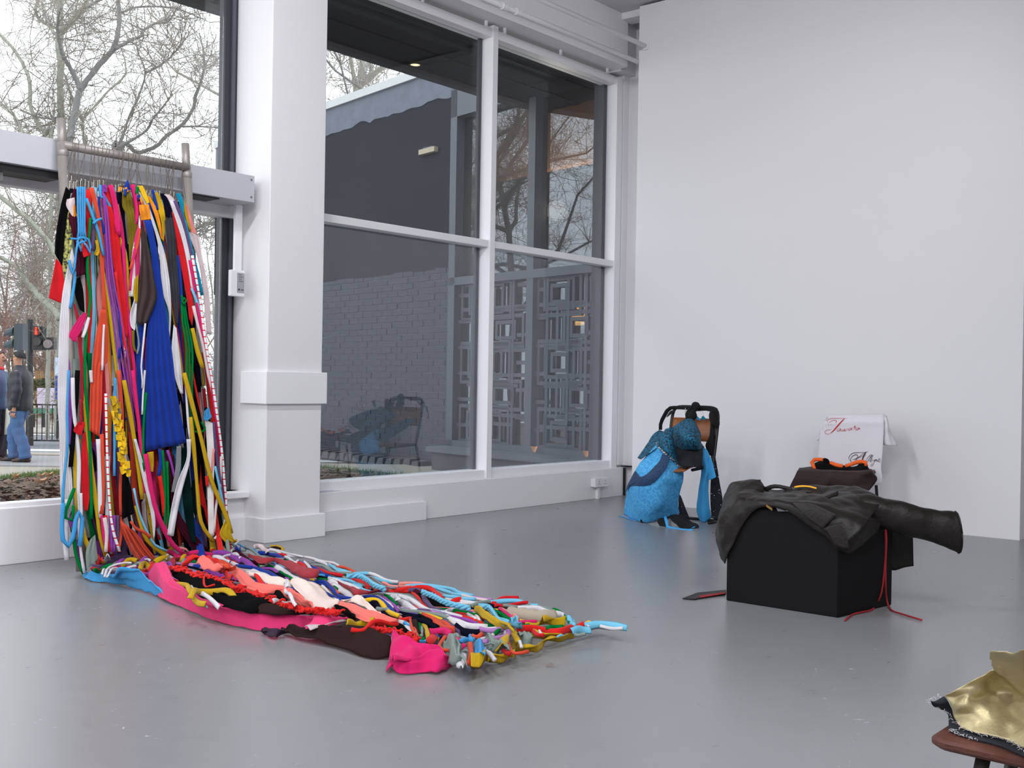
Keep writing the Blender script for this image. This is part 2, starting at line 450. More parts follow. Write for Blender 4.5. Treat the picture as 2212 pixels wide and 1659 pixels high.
gl1 = glass('clear glazing', (0.95, 0.97, 0.97), 1.0)
gl3 = glass('upper glazing', (0.93, 0.95, 0.96), 0.6)
gl2 = glass('tinted glazing', (0.82, 0.85, 0.87), 1.6)
# window 2 (right, four lights)
w2 = thing('window_2', (6.7, 5.95, 0.27), kind='structure')
MB().box(4.80, 8.46, 5.95, 6.10, 0.262, 0.332, 0.004).build('bottom_rail', trimw, w2)
MB().box(4.80, 8.46, 5.95, 6.10, 3.835, 3.905, 0.004).build('top_rail', trimw, w2)
MB().box(6.70, 6.762, 5.93, 6.06, 0.262, 3.93, 0.004).build('mullion', trimw, w2)
MB().box(8.452, 8.545, 5.935, 6.10, 0.262, 3.90, 0.004).build('right_stile', trimw, w2)
MB().box(8.553, 8.66, 5.93, 6.10, 0.285, 3.95, 0.003).build('right_lining', white, w2)
for x0, x1 in ((4.80, 6.70), (6.762, 8.452)):
    MB().box(x0, x1, 5.95, 6.06, 2.137, 2.193, 0.004).build('transom', trimw, w2)
    MB().box(x0, x1, 6.040, 6.048, 0.332, 2.137).build('glass_pane', gl2, w2)
    MB().box(x0, x1, 6.040, 6.048, 2.193, 3.835).build('glass_pane', gl3, w2)
for x in (5.9, 6.62, 6.85, 7.6, 8.3):
    MB().box(x, x + 0.018, 5.94, 5.958, 3.90, 3.955).build('frame_clip', trimw, w2)
MB().box(8.40, 8.458, 6.05, 6.16, 0.33, 3.84).build('outer_stile', darkf, w2)
MB().box(6.665, 6.705, 6.05, 6.075, 0.33, 3.84).build('outer_stile', darkf, w2)
# rotten corner at the end of the low wall
tag(MB().box(8.56, 8.63, 5.80, 5.90, 0.272, 0.282).build('trim_6', mat('dark gap', (22, 22, 22), 0.9)), kind='structure')
tag(MB().box(8.585, 8.602, 5.872, 5.892, 0.005, 0.26).build('trim_7', mat('dark gap')), kind='structure')
# window 1 (left, tall lights running on out of frame)
w1 = thing('window_1', (1.0, 6.1, 0.31), kind='structure')
MB().box(4.262, 4.376, 6.10, 6.165, 0.312, 3.98, 0.003).build('right_jamb', darkf, w1)
MB().box(4.31, 4.335, 6.085, 6.102, 0.312, 3.98).build('jamb_rib', mat('mid grey metal', (70, 74, 82), 0.45), w1)
MB().box(-7.0, 4.376, 6.10, 6.165, 3.92, 3.98).build('head', darkf, w1)
MB().box(-7.0, 4.30, 6.06, 6.16, 0.305, 0.333, 0.003).build('bottom_rail', trimw, w1)
MB().box(-7.0, 4.25, 6.10, 6.108, 0.333, 2.16).build('glass_pane', gl1, w1)
MB().box(-7.0, 4.25, 6.10, 6.108, 2.30, 3.92).build('glass_pane', gl1, w1)
MB().box(-7.0, 4.376, 6.06, 6.14, 2.085, 2.165, 0.003).build('transom', trimw, w1)
for x in (1.9, -0.6, -3.1, -5.6):
    MB().box(x - 0.05, x + 0.05, 6.06, 6.2, 0.33, 3.95, 0.003).build('mullion', darkf, w1)

# grey fascia casing across the left window
casing = mat('satin grey casing', (186, 187, 193), 0.45, var=0.02, vscale=2)
fb = thing('trim_8', (0, 5.8, 2.15), kind='structure')
MB().box(-7.0, 4.29, 5.80, 6.08, 2.158, 2.328, 0.003).build('casing', casing, fb)
MB().box(-7.0, 3.02, 5.84, 5.99, 2.118, 2.158).build('track_slot', mat('dark track', (48, 48, 52), 0.5), fb)
MB().box(3.86, 4.05, 5.83, 5.98, 2.150, 2.158).build('track_slot', mat('dark track'), fb)
MB().box(2.70, 2.72, 5.86, 5.90, 2.07, 2.125).build('bracket', mat('steel', (150, 150, 150), 0.35, 0.8), fb)
for z in (2.19, 2.30):
    MB().lathe([(0.0, -0.004), (0.006, -0.004), (0.007, 0.0)], (4.265, 5.80, z), 10, 'y').build('screw', mat('steel'), fb)

# housings for the added fill lamps that light the room, out of frame
for x, y in FILL_LAMPS:
    b = thing('added_fill_light', (x, y, 4.24), kind='structure')
    MB().box(x - 0.78, x + 0.78, y - 0.14, y + 0.14, 4.24, 4.42, 0.01).build('housing', trimw, b)

# ================================================================== OUTSIDE GROUND
def gz(y):
    return float(np.interp(y, [6.2, 9.5, 12.0, 15.5, 100], [0.03, 0.05, -0.10, -0.35, -0.35]))
def ground_strip(name, xs, ys, m, jag=0.0, lift=0.0, thick=0.1, nx=24):
    g = []
    yl = sorted(set([ys[0], ys[1]] + [v for v in (9.5, 10.5, 12, 13, 14, 15.5) if ys[0] < v < ys[1]]))
    for y in yl:
        row = []
        for i in range(nx + 1):
            x = xs[0] + (xs[1] - xs[0]) * i / nx
            yy = y + (jag * noise.noise(Vector((x * 1.3, y, 3))) if y in (ys[0], ys[1]) else 0)
            row.append(Vector((x, yy, gz(yy) + lift)))
        g.append(row)
    return tag(MB().grid(g).build(name, m, solid=thick), kind='structure')
soil_m = mat('bark mulch soil', (74, 58, 48), 0.95, var=0.55, vscale=28, bump=1.0, bscale=40)
pave_m = mat('pale paving', (150, 143, 132), 0.85, var=0.06, vscale=3, bump=0.1, bscale=40)
road_m = mat('wet grey asphalt', (112, 114, 122), 0.7, var=0.06, vscale=4, bump=0.1, bscale=60)
def yedge(x): return max(6.6, 11.3 + 0.9 * (x - 5.3))
def bed(name, x0, x1, f0, f1, m, lift, thick):
    g = []
    for i in range(41):
        x = x0 + (x1 - x0) * i / 40; row = []
        for j in range(13):
            y = f0(x) + (f1(x) - f0(x)) * j / 12
            row.append(Vector((x, y, gz(y) + lift + 0.03 * noise.noise(Vector((x * 3, y * 3, 1))))))
        g.append(row)
    return tag(MB().grid(g).build(name, m, solid=thick), kind='structure')
bed('soil_bed', -6.0, 7.95, lambda x: 6.28, yedge, soil_m, 0.0, 0.06)
# grass fringe round the bed: many blades, one object
gm = mat('grass', (96, 122, 58), 0.8, var=0.35, vscale=30)
mb = MB()
rg = random.Random(5)
def blade(x, y, h):
    a = rg.uniform(0, 6.28); dx, dy = 0.006 * math.cos(a), 0.006 * math.sin(a); lx, ly = rg.uniform(-.05, .05), rg.uniform(-.05, .05)
    z = gz(y)
    mb.add([(x - dx, y - dy, z), (x + dx, y + dy, z), (x + lx, y + ly, z + h)], [(0, 1, 2)])
for i in range(9000):
    x = rg.uniform(3.0, 8.0); e = yedge(x)
    blade(x, e - abs(rg.gauss(0, 0.28)), rg.uniform(0.03, 0.10))
for i in range(6000):
    y = rg.uniform(7.0, 13.5); blade(7.95 - abs(rg.gauss(0, 0.22)), y, rg.uniform(0.03, 0.09))
for i in range(700):
    blade(rg.uniform(4, 7.9), rg.uniform(7.5, 12.5), rg.uniform(0.03, 0.07))
tag(mb.build('grass_fringe', gm, fixn=False), 'green grass fringe growing round the mulch bed outside the windows', 'grass', kind='stuff')
# bark chips and dead leaves on the bed
mb = MB()
for i in range(9000):
    x = rg.uniform(2.6, 7.9); y = rg.uniform(7.2, max(7.3, yedge(x) - 0.2)); z = gz(y) + 0.035 + 0.03 * noise.noise(Vector((x * 3, y * 3, 1)))
    a = rg.uniform(0, 6.28); l = rg.uniform(0.012, 0.045); w = l * rg.uniform(0.15, 0.4); t = rg.uniform(-.3, .3)
    c, s_ = math.cos(a), math.sin(a)
    mb.add([(x - c * l + s_ * w, y - s_ * l - c * w, z - t * l), (x + c * l + s_ * w, y + s_ * l - c * w, z + t * l), (x + c * l - s_ * w, y + s_ * l + c * w, z + t * l + .01), (x - c * l - s_ * w, y - s_ * l + c * w, z - t * l + .01)], [(0, 1, 2, 3)])
tag(mb.build('bark_chips', mat('bark chip', (112, 92, 80), 0.9, var=0.5, vscale=9), fixn=False), 'brown bark chips scattered over the planting bed outside', 'mulch', kind='stuff')
leafm = mat('dead leaf', (206, 160, 128), 0.8, var=0.2, vscale=20)
LEAVES = [('K130,1405 ', 'curled tan leaf near the grass edge of the mulch bed'), ('K330,1495', 'large pale leaf on the mulch bed beside the hanging white strips'),
          ('K335,1412', 'small grey white leaf in the middle of the mulch bed'), ('K400,1395', 'tan leaf on the mulch bed next to the hanging strips')]
for i, (s, lab) in enumerate(LEAVES):
    (x, y), = px(s); p = fl(x, y, -0.02)
    p.z = gz(p.y) + 0.06; d = 0.035 if i != 1 else 0.055
    g = [[p + Vector((u * d, v * d * 0.55 * (1 - u * u * 0.7), 0.03 * abs(v) + 0.02 * u * u)) for v in (-1, -.5, 0, .5, 1)] for u in (-1, -.6, -.2, .2, .6, 1)]
    tag(MB().grid(g).build('dead_leaf', leafm, solid=0.003), lab, 'leaf')

tag(MB().grid([[Vector((x, y, gz(y) - 0.02)) for y in (6.2, 9.5, 12.0, 15.5, 30)] for x in (-40, -5, 3, 7.95, 8.0, 9.9)]).build('pavement', pave_m, solid=0.02), kind='structure')
def hband(name, y0, y1, m, lift=0.0, l0=-25, l1=14, thick=0.04):
    a = fl(60, y0, -0.35); b = fl(60, y1, -0.35); r = Vector((CR.x, CR.y, 0)).normalized(); z = Vector((0, 0, lift))
    return tag(MB().prism([a + r * l0 + z, a + r * l1 + z, b + r * l1 + z, b + r * l0 + z], (0, 0, -thick)).build(name, m), kind='structure')
hband('pavement', 1007, 985, mat('grey paving', (138, 137, 138), 0.85, var=0.06, vscale=3), 0.012)
hband('kerb', 985, 980, mat('kerb stone', (150, 142, 134), 0.85, var=0.1, vscale=6), 0.03)
hband('road', 980, 939, road_m, 0.004)
hband('road_line', 974.5, 971.5, mat('white road paint', (235, 236, 240), 0.7), 0.014)
hband('kerb', 939.5, 937.5, mat('kerb stone'), 0.06)
hband('pavement', 938, 906, mat('far pink paving', (166, 156, 150), 0.85, var=0.05, vscale=3), 0.05)
hband('lawn', 906, 840, mat('park grass', (116, 122, 84), 0.9, var=0.25, vscale=4), 0.05)

# ================================================================== THE OTHER WING (seen through window 2)
AW = math.radians(80)
WD = Vector((math.cos(AW), math.sin(AW), 0))           # runs away from the facade
WN = Vector((-math.sin(AW), math.cos(AW), 0))           # faces the street side
WQ = Vector((8.872, 6.25, 0))
def wp(s, z, o=0.0): return WQ + WD * s + WN * o + Vector((0, 0, z))
def wbox(mb, s0, s1, z0, z1, o0, o1):
    return mb.hull8([wp(s0, z0, o0), wp(s1, z0, o0), wp(s1, z0, o1), wp(s0, z0, o1), wp(s0, z1, o0), wp(s1, z1, o0), wp(s1, z1, o1), wp(s0, z1, o1)])
def wpix(x, y):
    d = ray(x, y); t = (WQ - EYE).dot(WN) / d.dot(WN); p = EYE + d * t
    return (p - WQ).dot(WD), p.z
brickm = mat('dark grey painted brick', (62, 65, 72), 0.7, spec=0.2, var=0.10, vscale=7, bump=0.35, bscale=40)
mortarm = mat('dark grey painted mortar', (84, 88, 95), 0.7, var=0.15, vscale=9, bump=0.3, bscale=30)
renderm = mat('dark grey painted render', (33, 36, 41), 0.85, spec=0.12, var=0.22, vscale=2.2, bump=0.15, bscale=18, stretch=(1, 1, 0.35))
SB = 2.62                                              # brick wall starts here along the wing
bw = thing('brick_wall', wp(5, 0), kind='structure')
wbox(MB(), SB, 9.0, -0.05, 4.70, -0.30, 0.0).build('wall_core', mortarm, bw)
wbox(MB(), SB, 9.0, 2.36, 4.40, 0.0, 0.012).build('render_panel', renderm, bw)
# stained band under the coping, ragged lower edge
ol = [wp(SB, 4.70, 0.018)] + [wp(9.0, 4.70, 0.018)] + [wp(SB + (9.0 - SB) * (1 - i / 60), 4.36 + 0.07 * noise.noise(Vector((i * 0.33, 0, 5))) + 0.03 * noise.noise(Vector((i * 1.1, 3, 5))), 0.018) for i in range(61)]
MB().prism(ol, WN * -0.018).build('stained_band', mat('weathered grey band', (92, 97, 108), 0.85, var=0.3, vscale=6, bump=0.4, bscale=25), bw)
wbox(MB(), SB - 0.3, 9.0, 4.70, 4.80, -0.35, 0.05).build('coping', mat('pale coping stone', (182, 184, 184), 0.8, var=0.08, vscale=5), bw)
# bricks: courses 0.0775 apart, stretcher bond, seen through the lower lights
rb = random.Random(11)
bricks = []
for r in range(30):
    z = 0.06 + r * 0.0775
    s = SB + (0.115 if r % 2 else 0.0)
    if r % 2: bricks.append((SB + 0.004, s - 0.01, z))
    while s < 6.6:
        bricks.append((s, min(s + 0.215, 9.0), z)); s += 0.225
bricks.sort(key=lambda b: b[0] + abs(b[2] - 1.0) * 0.3)
def brick_mb(mb, b):
    o = 0.009 + rb.uniform(-0.003, 0.005); t = rb.uniform(-.003, .003); s0, s1, z = b
    return mb.hull8([wp(s0 - .004, z + t, -.01), wp(s1 + .004, z - t, -.01), wp(s1 + .002, z + .004 - t, o), wp(s0 - .002, z + .004 + t, o),
                     wp(s0 - .004, z + .073 + t, -.01), wp(s1 + .004, z + .073 - t, -.01), wp(s1 + .002, z + .066 - t, o), wp(s0 - .002, z + .066 + t, o)])
for b in bricks[:300]: brick_mb(MB(), b).build('brick', brickm, bw)
mb = MB()
for b in bricks[300:]: brick_mb(mb, b)
tag(mb.build('brick_field', brickm, bw), kind='stuff')
# downpipe clip / stray leaf / bulkhead lamp seen on the wall
s, z = wpix(931, 327)
bl = thing('bulkhead_lamp', wp(s, z - .06, 0.02), 'small cream bulkhead lamp on the dark wall of the next wing', 'lamp')
wbox(MB(), s - .16, s + .16, z - .03, z + .03, 0.012, 0.07).build('lamp_housing', mat('cream lamp cover', (150, 140, 120), 0.5), bl)
wbox(MB(), s - .10, s + .10, z + .03, z + .05, 0.012, 0.05).build('lamp_bracket', darkf, bl)
# row of stone setts along the foot of the wall
se = thing('stone_setts', wp(4.5, 0), 'row of dark granite setts edging the path under the brick wall', 'edging')
settm = mat('granite sett', (70, 70, 72), 0.8, var=0.2, vscale=12, bump=0.4, bscale=30)
s = 2.95
while s < 6.2:
    l = rb.uniform(0.155, 0.185); o = rb.uniform(-.012, .012); z1 = 0.105 + rb.uniform(-.015, .01)
    mb = MB(); p = [wp(s + .01, 0.0, .02), wp(s + l, 0.0, .02), wp(s + l, 0.0, .20 + o), wp(s + .01, 0.0, .20 + o), wp(s + .02, z1, .03), wp(s + l - .012, z1 + .005, .03), wp(s + l - .02, z1 - .01, .175 + o), wp(s + .03, z1 - .005, .18 + o)]
    mb.hull8(p).build('sett', settm, se); s += l + 0.018
# raised stone plinth in front of the screen
pl_ = thing('step', wp(1.3, 0), kind='structure')
wbox(MB(), -0.1, 2.55, -0.02, 0.24, -0.3, 0.30).build('plinth', mat('dark stone plinth', (72, 72, 74), 0.85, var=0.25, vscale=5, bump=0.3, bscale=25), pl_)
wbox(MB(), -0.1, 2.62, 0.24, 0.30, -0.3, 0.34).build('step_slab', mat('grey step slab', (92, 94, 100), 0.85, var=0.15, vscale=6, bump=0.3, bscale=30), pl_)
for i, (x, y, lab) in enumerate(((1171, 971, 'curled orange leaf lying at the foot of the fretwork screen'), (1284, 978, 'crumpled brown leaf in the corner by the outer window post'))):
    s, z = wpix(x, y); p = wp(s, 0.32, 0.10)
    g = [[p + WD * (u * .035) + Vector((0, 0, 0.03 + v * 0.03)) + WN * (0.02 * u * v + .01 * u * u) for v in (-1, -.3, .3, 1)] for u in (-1, -.5, 0, .5, 1)]
    tag(MB().grid(g).build('dead_leaf', mat('orange leaf', (214, 150, 104), 0.8, var=.2, vscale=30), solid=.003), lab, 'leaf')

# glazed screen with fretwork in the wing
gs = thing('glazed_screen', wp(1.3, 0.3), kind='structure')
frm = mat('grey painted frame', (66, 70, 78), 0.5, var=0.04, vscale=6)
wbox(MB(), 2.50, 2.62, 0.30, 4.40, -0.10, 0.06).build('post', frm, gs)
wbox(MB(), 1.13, 1.24, 0.30, 4.40, -0.12, 0.05).build('post', frm, gs)
wbox(MB(), -0.02, 0.17, 0.30, 4.40, -0.12, 0.05).build('post', darkf, gs)
wbox(MB(), -0.02, 2.62, 4.08, 4.70, -0.12, 0.06).build('head', frm, gs)
wbox(MB(), -0.02, 2.62, 2.145, 2.235, -0.08, 0.06).build('rail', frm, gs)
wbox(MB(), -0.02, 2.62, 0.30, 0.37, -0.10, 0.06).build('bottom_rail', frm, gs)
wglass = glass('dark reflective glazing', (0.62, 0.66, 0.68), 1.9, 1.5)
for s0, s1 in ((0.17, 1.13), (1.24, 2.50)):
    wbox(MB(), s0, s1, 2.235, 4.08, -0.060, -0.054).build('glass_pane', wglass, gs)
    wbox(MB(), s0, s1, 0.37, 2.145, -0.060, -0.054).build('glass_pane', wglass, gs)
# fretwork panels: a real lattice of bars, nested rectangles on a grid
fretm = mat('grey fretwork', (60, 64, 71), 0.55, var=0.03)
def fret(s0, s1, z0, z1, seed):
    r = random.Random(seed)
    f = thing('fretwork_panel', wp((s0 + s1) / 2, z0, 0.0), kind='structure')
    bwid = 0.040
    def hb(a, b, z): wbox(MB(), a, b, z - bwid / 2, z + bwid / 2, -0.030, 0.0).build('lattice_bar', fretm, f)
    def vb(a, b, s): wbox(MB(), s - bwid / 2, s + bwid / 2, a, b, -0.032, 0.002).build('lattice_bar', fretm, f)
    nz_ = 6; ch = (z1 - z0) / nz_; W = s1 - s0
    for i in range(1, nz_ + 1): hb(s0, s0 + W * 0.16, z0 + ch * i - (0.05 if i == nz_ else 0)); hb(s1 - W * 0.2, s1, z0 + ch * i - 0.12)
    for k in range(5):
        cx = s0 + W * (0.30 if k % 2 else 0.62) + r.uniform(-.04, .04); cz = z0 + (k + 0.5) * (z1 - z0) / 5
        for q in range(3):
            hw = W * (0.36 - 0.11 * q); hh = (z1 - z0) / 5 * (0.62 - 0.19 * q)
            a, b = max(s0, cx - hw), min(s1, cx + hw); c, d = max(z0, cz - hh), min(z1, cz + hh)
            hb(a, b, c); hb(a, b, d); vb(c, d, a + bwid / 2); vb(c, d, b - bwid / 2)
    for q in (0.22, 0.5, 0.8): vb(z0, z1, s0 + W * q + r.uniform(-.02, .02))
    for q in range(4): z = z0 + (z1 - z0) * (0.12 + 0.24 * q); hb(s0 + W * r.uniform(0, .3), s1 - W * r.uniform(0, .3), z)
fret(0.17, 1.13, 0.37, 2.145, 3)
fret(1.24, 2.50, 0.37, 2.145, 8)
# dim room behind the screen
ri = thing('cafe_room', wp(1.5, 0), kind='structure')
dim = mat('dim interior', (70, 66, 64), 0.9)
wbox(MB(), -0.5, 4.0, 0.28, 0.32, -5.0, -0.12).build('room_floor', mat('dim timber floor', (96, 84, 74), 0.6, var=.2, vscale=3), ri)
wbox(MB(), -0.5, 4.0, 4.2, 4.3, -5.0, -0.12).build('room_ceiling', dim, ri)
wbox(MB(), -0.5, 4.0, 0.3, 4.2, -5.2, -5.0).build('room_wall', dim, ri)
wbox(MB(), -0.6, -0.5, 0.3, 4.2, -5.0, -0.12).build('room_wall', mat('ochre interior wall', (150, 112, 84), 0.85, var=.1), ri)
wbox(MB(), 4.0, 4.1, 0.3, 4.2, -5.0, -0.12).build('room_wall', dim, ri)
tanp = mat('tan plywood lining', (176, 124, 86), 0.7, var=.12, vscale=5, stretch=(1, 1, .3))
wbox(MB(), 0.12, 0.64, 0.32, 4.18, -0.62, -0.50).build('timber_lining', tanp, ri)
wbox(MB(), 0.64, 2.50, 3.42, 4.18, -0.62, -0.50).build('timber_bulkhead', tanp, ri)
wbox(MB(), 0.62, 0.68, 0.32, 4.18, -0.66, -0.49).build('timber_post', mat('pale timber post', (206, 160, 112), 0.7), ri)
for i, (s_, z_) in enumerate(((2.2, 1.92),)):
    pd = thing('pendant_lamp', wp(s_, 1.75, -1.6), 'glowing ribbed pendant lamp behind the fretwork screen', 'lamp')
    for k in range(3):
        MB().lathe([(0.02, 0), (0.09, 0.01), (0.10, 0.025), (0.09, 0.04), (0.02, 0.05)], wp(s_, 1.75 + k * 0.10, -1.6), 16).build('glowing_ring', emis('warm lamp ring', (255, 190, 110), 2.2), pd)
    MB().tube([wp(s_, 1.72, -1.6), wp(s_, 4.2, -1.6)], 0.008, 6).build('flex', darkf, pd)
l = bpy.data.lights.new('cafe_lamp', 'POINT'); l.energy = 60; l.color = (1, .78, .56); l.shadow_soft_size = .15
lo = bpy.data.objects.new('cafe_lamp', l); C.objects.link(lo); lo.location = wp(1.6, 2.9, -2.2)
l = bpy.data.lights.new('added_lining_lamp', 'POINT'); l.energy = 36; l.color = (1, .80, .60); l.shadow_soft_size = .12  # added lamp without a fixture, put in to brighten the tan lining
lo = bpy.data.objects.new('added_lining_lamp', l); C.objects.link(lo); lo.location = wp(1.18, 2.9, -0.30)

# canopy over both windows: dark boarded soffit with a downlight
soff = mat('black stained soffit board', (30, 32, 35), 0.8, spec=0.12, var=0.2, vscale=3, stretch=(.3, 3, 1))
cp = thing('canopy', (4, 7, 4.05), kind='structure')
MB().box(-7.0, 14.0, 6.30, 7.85, 4.09, 4.35).build('canopy_deck', darkf, cp)
yb = 6.31; k = 0
while yb < 7.60:
    MB().box(-7.0, 14.0, yb, yb + 0.135, 4.055 + (k % 3) * 0.004, 4.09).build('soffit_board', soff, cp); yb += 0.145; k += 1
MB().box(-7.0, 14.0, 7.62, 7.72, 4.045, 4.09).build('edge_board', mat('brown black edge board', (40, 36, 34), 0.6), cp)
MB().box(-7.0, 14.0, 7.72, 7.85, 4.05, 4.36).build('fascia', mat('fascia', (58, 60, 66), .6), cp)
for x in (7.50, 8.62, 5.2, 2.4): MB().box(x, x + 0.03, 6.31, 7.62, 4.045, 4.06).build('cross_batten', soff, cp)
dl = thing('downlight', fl(897, 139, 4.05), 'round lit downlight set in the dark canopy soffit', 'lamp')
MB().lathe([(0.055, 0.0), (0.062, -0.006), (0.046, -0.008), (0.044, 0.0)], fl(897, 139, 4.044), 24).build('trim_ring', darkf, dl)
MB().lathe([(0.0, 0.0), (0.045, 0.0), (0.045, -0.004), (0.0, -0.005)], fl(897, 139, 4.044), 24).build('lit_lens', emis('warm downlight lens', (255, 226, 170), 1.6), dl)

# ================================================================== TREES
barkm = mat('pale plane bark', (150, 152, 140), 0.9, var=0.28, vscale=2.5, bump=0.3, bscale=12)
barkd = mat('dark plane bark', (112, 112, 112), 0.9, var=0.3, vscale=2.5, bump=0.3, bscale=12)
twigm = mat('bare twig', (134, 126, 118), 0.9, var=0.15, vscale=2)
scrubm = mat('reddish scrub twig', (128, 106, 96), 0.9, var=0.2, vscale=2)
def twigs(mb, path, rng, count, lmin, lmax, depth, r0=0.012, upb=0.25):
    for q in range(count):
        i = rng.randrange(max(1, len(path) // 6), len(path)); p = Vector(path[i])
        d = (Vector(path[min(i + 1, len(path) - 1)]) - Vector(path[max(0, i - 1)]))
        d = d.normalized() if d.length > 1e-6 else Vector((0, 0, 1))
        v = (d * 0.5 + Vector((rng.gauss(0, 1), rng.gauss(0, 1), rng.gauss(upb, .8))).normalized()).normalized()
        L = rng.uniform(lmin, lmax); n = 5; pts = [p]
        bend = Vector((rng.gauss(0, .25), rng.gauss(0, .25), rng.gauss(.05, .25)))
        for k in range(n):
            v = (v + bend + Vector((rng.gauss(0, .22), rng.gauss(0, .22), rng.gauss(0, .22)))).normalized()
            pts.append(pts[-1] + v * (L / n))
        r = r0 * (0.55 + 0.45 * L / lmax)
        mb.tube(pts, [r * (1 - 0.75 * k / n) for k in range(n + 1)], 3, cap=False)
        if depth > 1: twigs(mb, pts, rng, rng.randint(3, 5), lmin * .5, lmax * .5, depth - 1, r0 * .6, upb)
def limb(parent, pxs, radii, d0, d1, m, name='limb', ext=None):
    pts = px(pxs); n = len(pts)
    P = [dep(x, y, d0 + (d1 - d0) * i / (n - 1)) for i, (x, y) in enumerate(pts)]
    if ext: P = [ext(P[0])] + P; radii = [radii[0] * 1.1] + list(radii)
    R = [r / 3.95 / FPX * (d0 + (d1 - d0) * min(i, n - 1) / (n - 1)) for i, r in enumerate(radii)]
    q = spline([(p.x, p.y, p.z) for p in P], 6 * len(P)); rr = np.interp(np.linspace(0, 1, len(q)), np.linspace(0, 1, len(R)), R)
    rn = random.Random(len(pxs) + int(d0 * 10))
    q = [p + Vector((rn.gauss(0, 1), rn.gauss(0, 1), 0)) * float(r) * 0.12 for p, r in zip(q, rr)]
    MB().tube(q, [float(r) * (1 + .08 * rn.gauss(0, 1)) for r in rr], 8).build(name, m, parent, smooth=True)
    return q
ground_ext = lambda p: Vector((p.x, p.y, -0.4))
# the tall pale plane directly behind the left pole of the rail
TREES = [
 ('tall pale plane tree with an upright trunk behind the left pole of the rail', barkm, 25, [
   ('T530,1400 525,1200 520,980 515,700 512,500 512,330 515,150 515,-60', (34, 34, 32, 34, 32, 27, 30, 28), 25, 25, True),
   ('T530,260 600,190 690,80 760,50 860,-10', (24, 22, 18, 14, 11), 25, 23, False),
   ('T505,330 420,230 330,160 305,90 325,-20', (15, 12, 12, 14, 12), 25, 26, False),
   ('T545,280 700,120 800,20', (12, 8, 5), 25, 26, False),
   ('U490,-20 500,60 520,180', (8, 16, 24), 24, 25, False)]),
 ('dark forked plane tree leaning right in the middle of the upper window', barkd, 22, [
   ('T590,1380 600,1180 650,900 690,760 770,650 850,540 960,430 1000,330 1020,180 1015,60 1010,-60', (32, 30, 35, 40, 34, 32, 31, 24, 22, 18, 15), 22, 23, True),
   ('T690,760 610,600 540,480 510,380 490,250 500,150 520,60', (26, 21, 17, 15, 13, 11, 8), 22, 21, False),
   ('T980,420 1120,340 1200,310 1220,260 1330,200 1440,180 1500,90', (16, 13, 12, 11, 9, 7, 4), 22.5, 24, False),
   ('T1035,110 1150,65 1300,55 1450,65 1560,90 1700,150 1790,190', (11, 9, 8, 8, 6, 5, 3), 23, 25, False)]),
 ('pale twisting plane tree between the two dark trunks', barkm, 27, [
   ('T735,1330 720,1230 710,1020 760,960 860,850 930,770 1060,650 1070,540 1040,420', (30, 28, 24, 17, 15, 13, 11, 9, 5), 27, 28, True),
   ('T710,1030 640,900 590,760 560,640', (16, 12, 8, 5), 27, 26, False)]),
 ('slim plane tree rising behind the middle of the hangers', barkd, 24, [
   ('T960,1400 1000,1280 1050,1150 1110,980 1190,800 1240,620 1180,450 1160,340', (20, 18, 18, 15, 14, 12, 8, 4), 24, 25, True),
   ('T1240,625 1380,550 1480,460 1560,380', (9, 8, 6, 3), 24.5, 25, False),
   ('T1000,1270 1200,1150 1270,1090 1300,1020 1400,900 1470,800', (15, 12, 10, 9, 8, 4), 24, 23, False)]),
 ('plane tree with a low limb sweeping up to the dark window jamb', barkd, 26, [
   ('T1000,1420 1180,1310 1330,1250 1420,1160 1560,1060 1650,920 1670,820 1720,680 1745,550 1730,400 1700,280', (24, 24, 27, 28, 28, 22, 18, 15, 14, 10, 5), 26, 27, True),
   ('T1745,585 1810,560 1890,470', (9, 7, 4), 27, 28, False), ('T1560,1080 1750,1080 1900,1100', (9, 7, 5), 26, 27, False)]),
 ('plane tree with a bowed pale limb at the left edge of the window', barkm, 24, [
   ('T440,1300 400,1150 360,1100 300,1020 260,900 255,700 200,550 100,400 -20,270', (18, 18, 16, 15, 15, 18, 17, 15, 13), 24, 25, True),
   ('T-80,820 80,940 130,1010 180,1110 220,1250', (10, 13, 14, 14, 14), 24, 23, False), ('T170,940 300,990 440,1020 490,1050', (7, 7, 6, 4), 24, 25, False)]),
 ('mossy leaning plane tree crossing the lower left light', barkm, 21, [
   ('U600,900 480,600 400,470 250,300 100,180 -40,60', (22, 24, 24, 24, 22, 20), 21, 21, True),
   ('U500,1140 480,1090 350,960 250,850 120,680 -40,600', (26, 26, 26, 22, 18, 14), 21, 22, False)]),
 ('far plane tree seen through the gap right of the rail', barkm, 30, [
   ('U1850,1300 1830,1200 1810,900 1780,700 1760,500', (14, 12, 9, 7, 4), 30, 30, True),
   ('U1660,130 1780,220 1870,310', (11, 10, 9), 26, 26, False), ('U1660,380 1760,330 1880,335', (12, 15, 14), 26, 26, False), ('U1850,345 1700,435', (8, 4), 26, 26, False)]),
]
rt = random.Random(21)
for lab, m, d, limbs in TREES:
    (x0, y0) = px(limbs[0][0])[0]; b = dep(x0, y0, limbs[0][2])
    t = thing('plane_tree', (b.x, b.y, -0.35), lab, 'tree', 'bare plane trees beyond the window')
    tw = MB()
    for i, (s_, rad, a, e, g) in enumerate(limbs):
        q = limb(t, s_, rad, a, e, m, 'trunk' if i == 0 else 'limb', ground_ext if g else None)
        twigs(tw, q, rt, 42 if i == 0 else 24, 0.6, 2.3, 3, 0.014)
    tag(tw.build('twigs', twigm, t, fixn=False), kind='stuff')
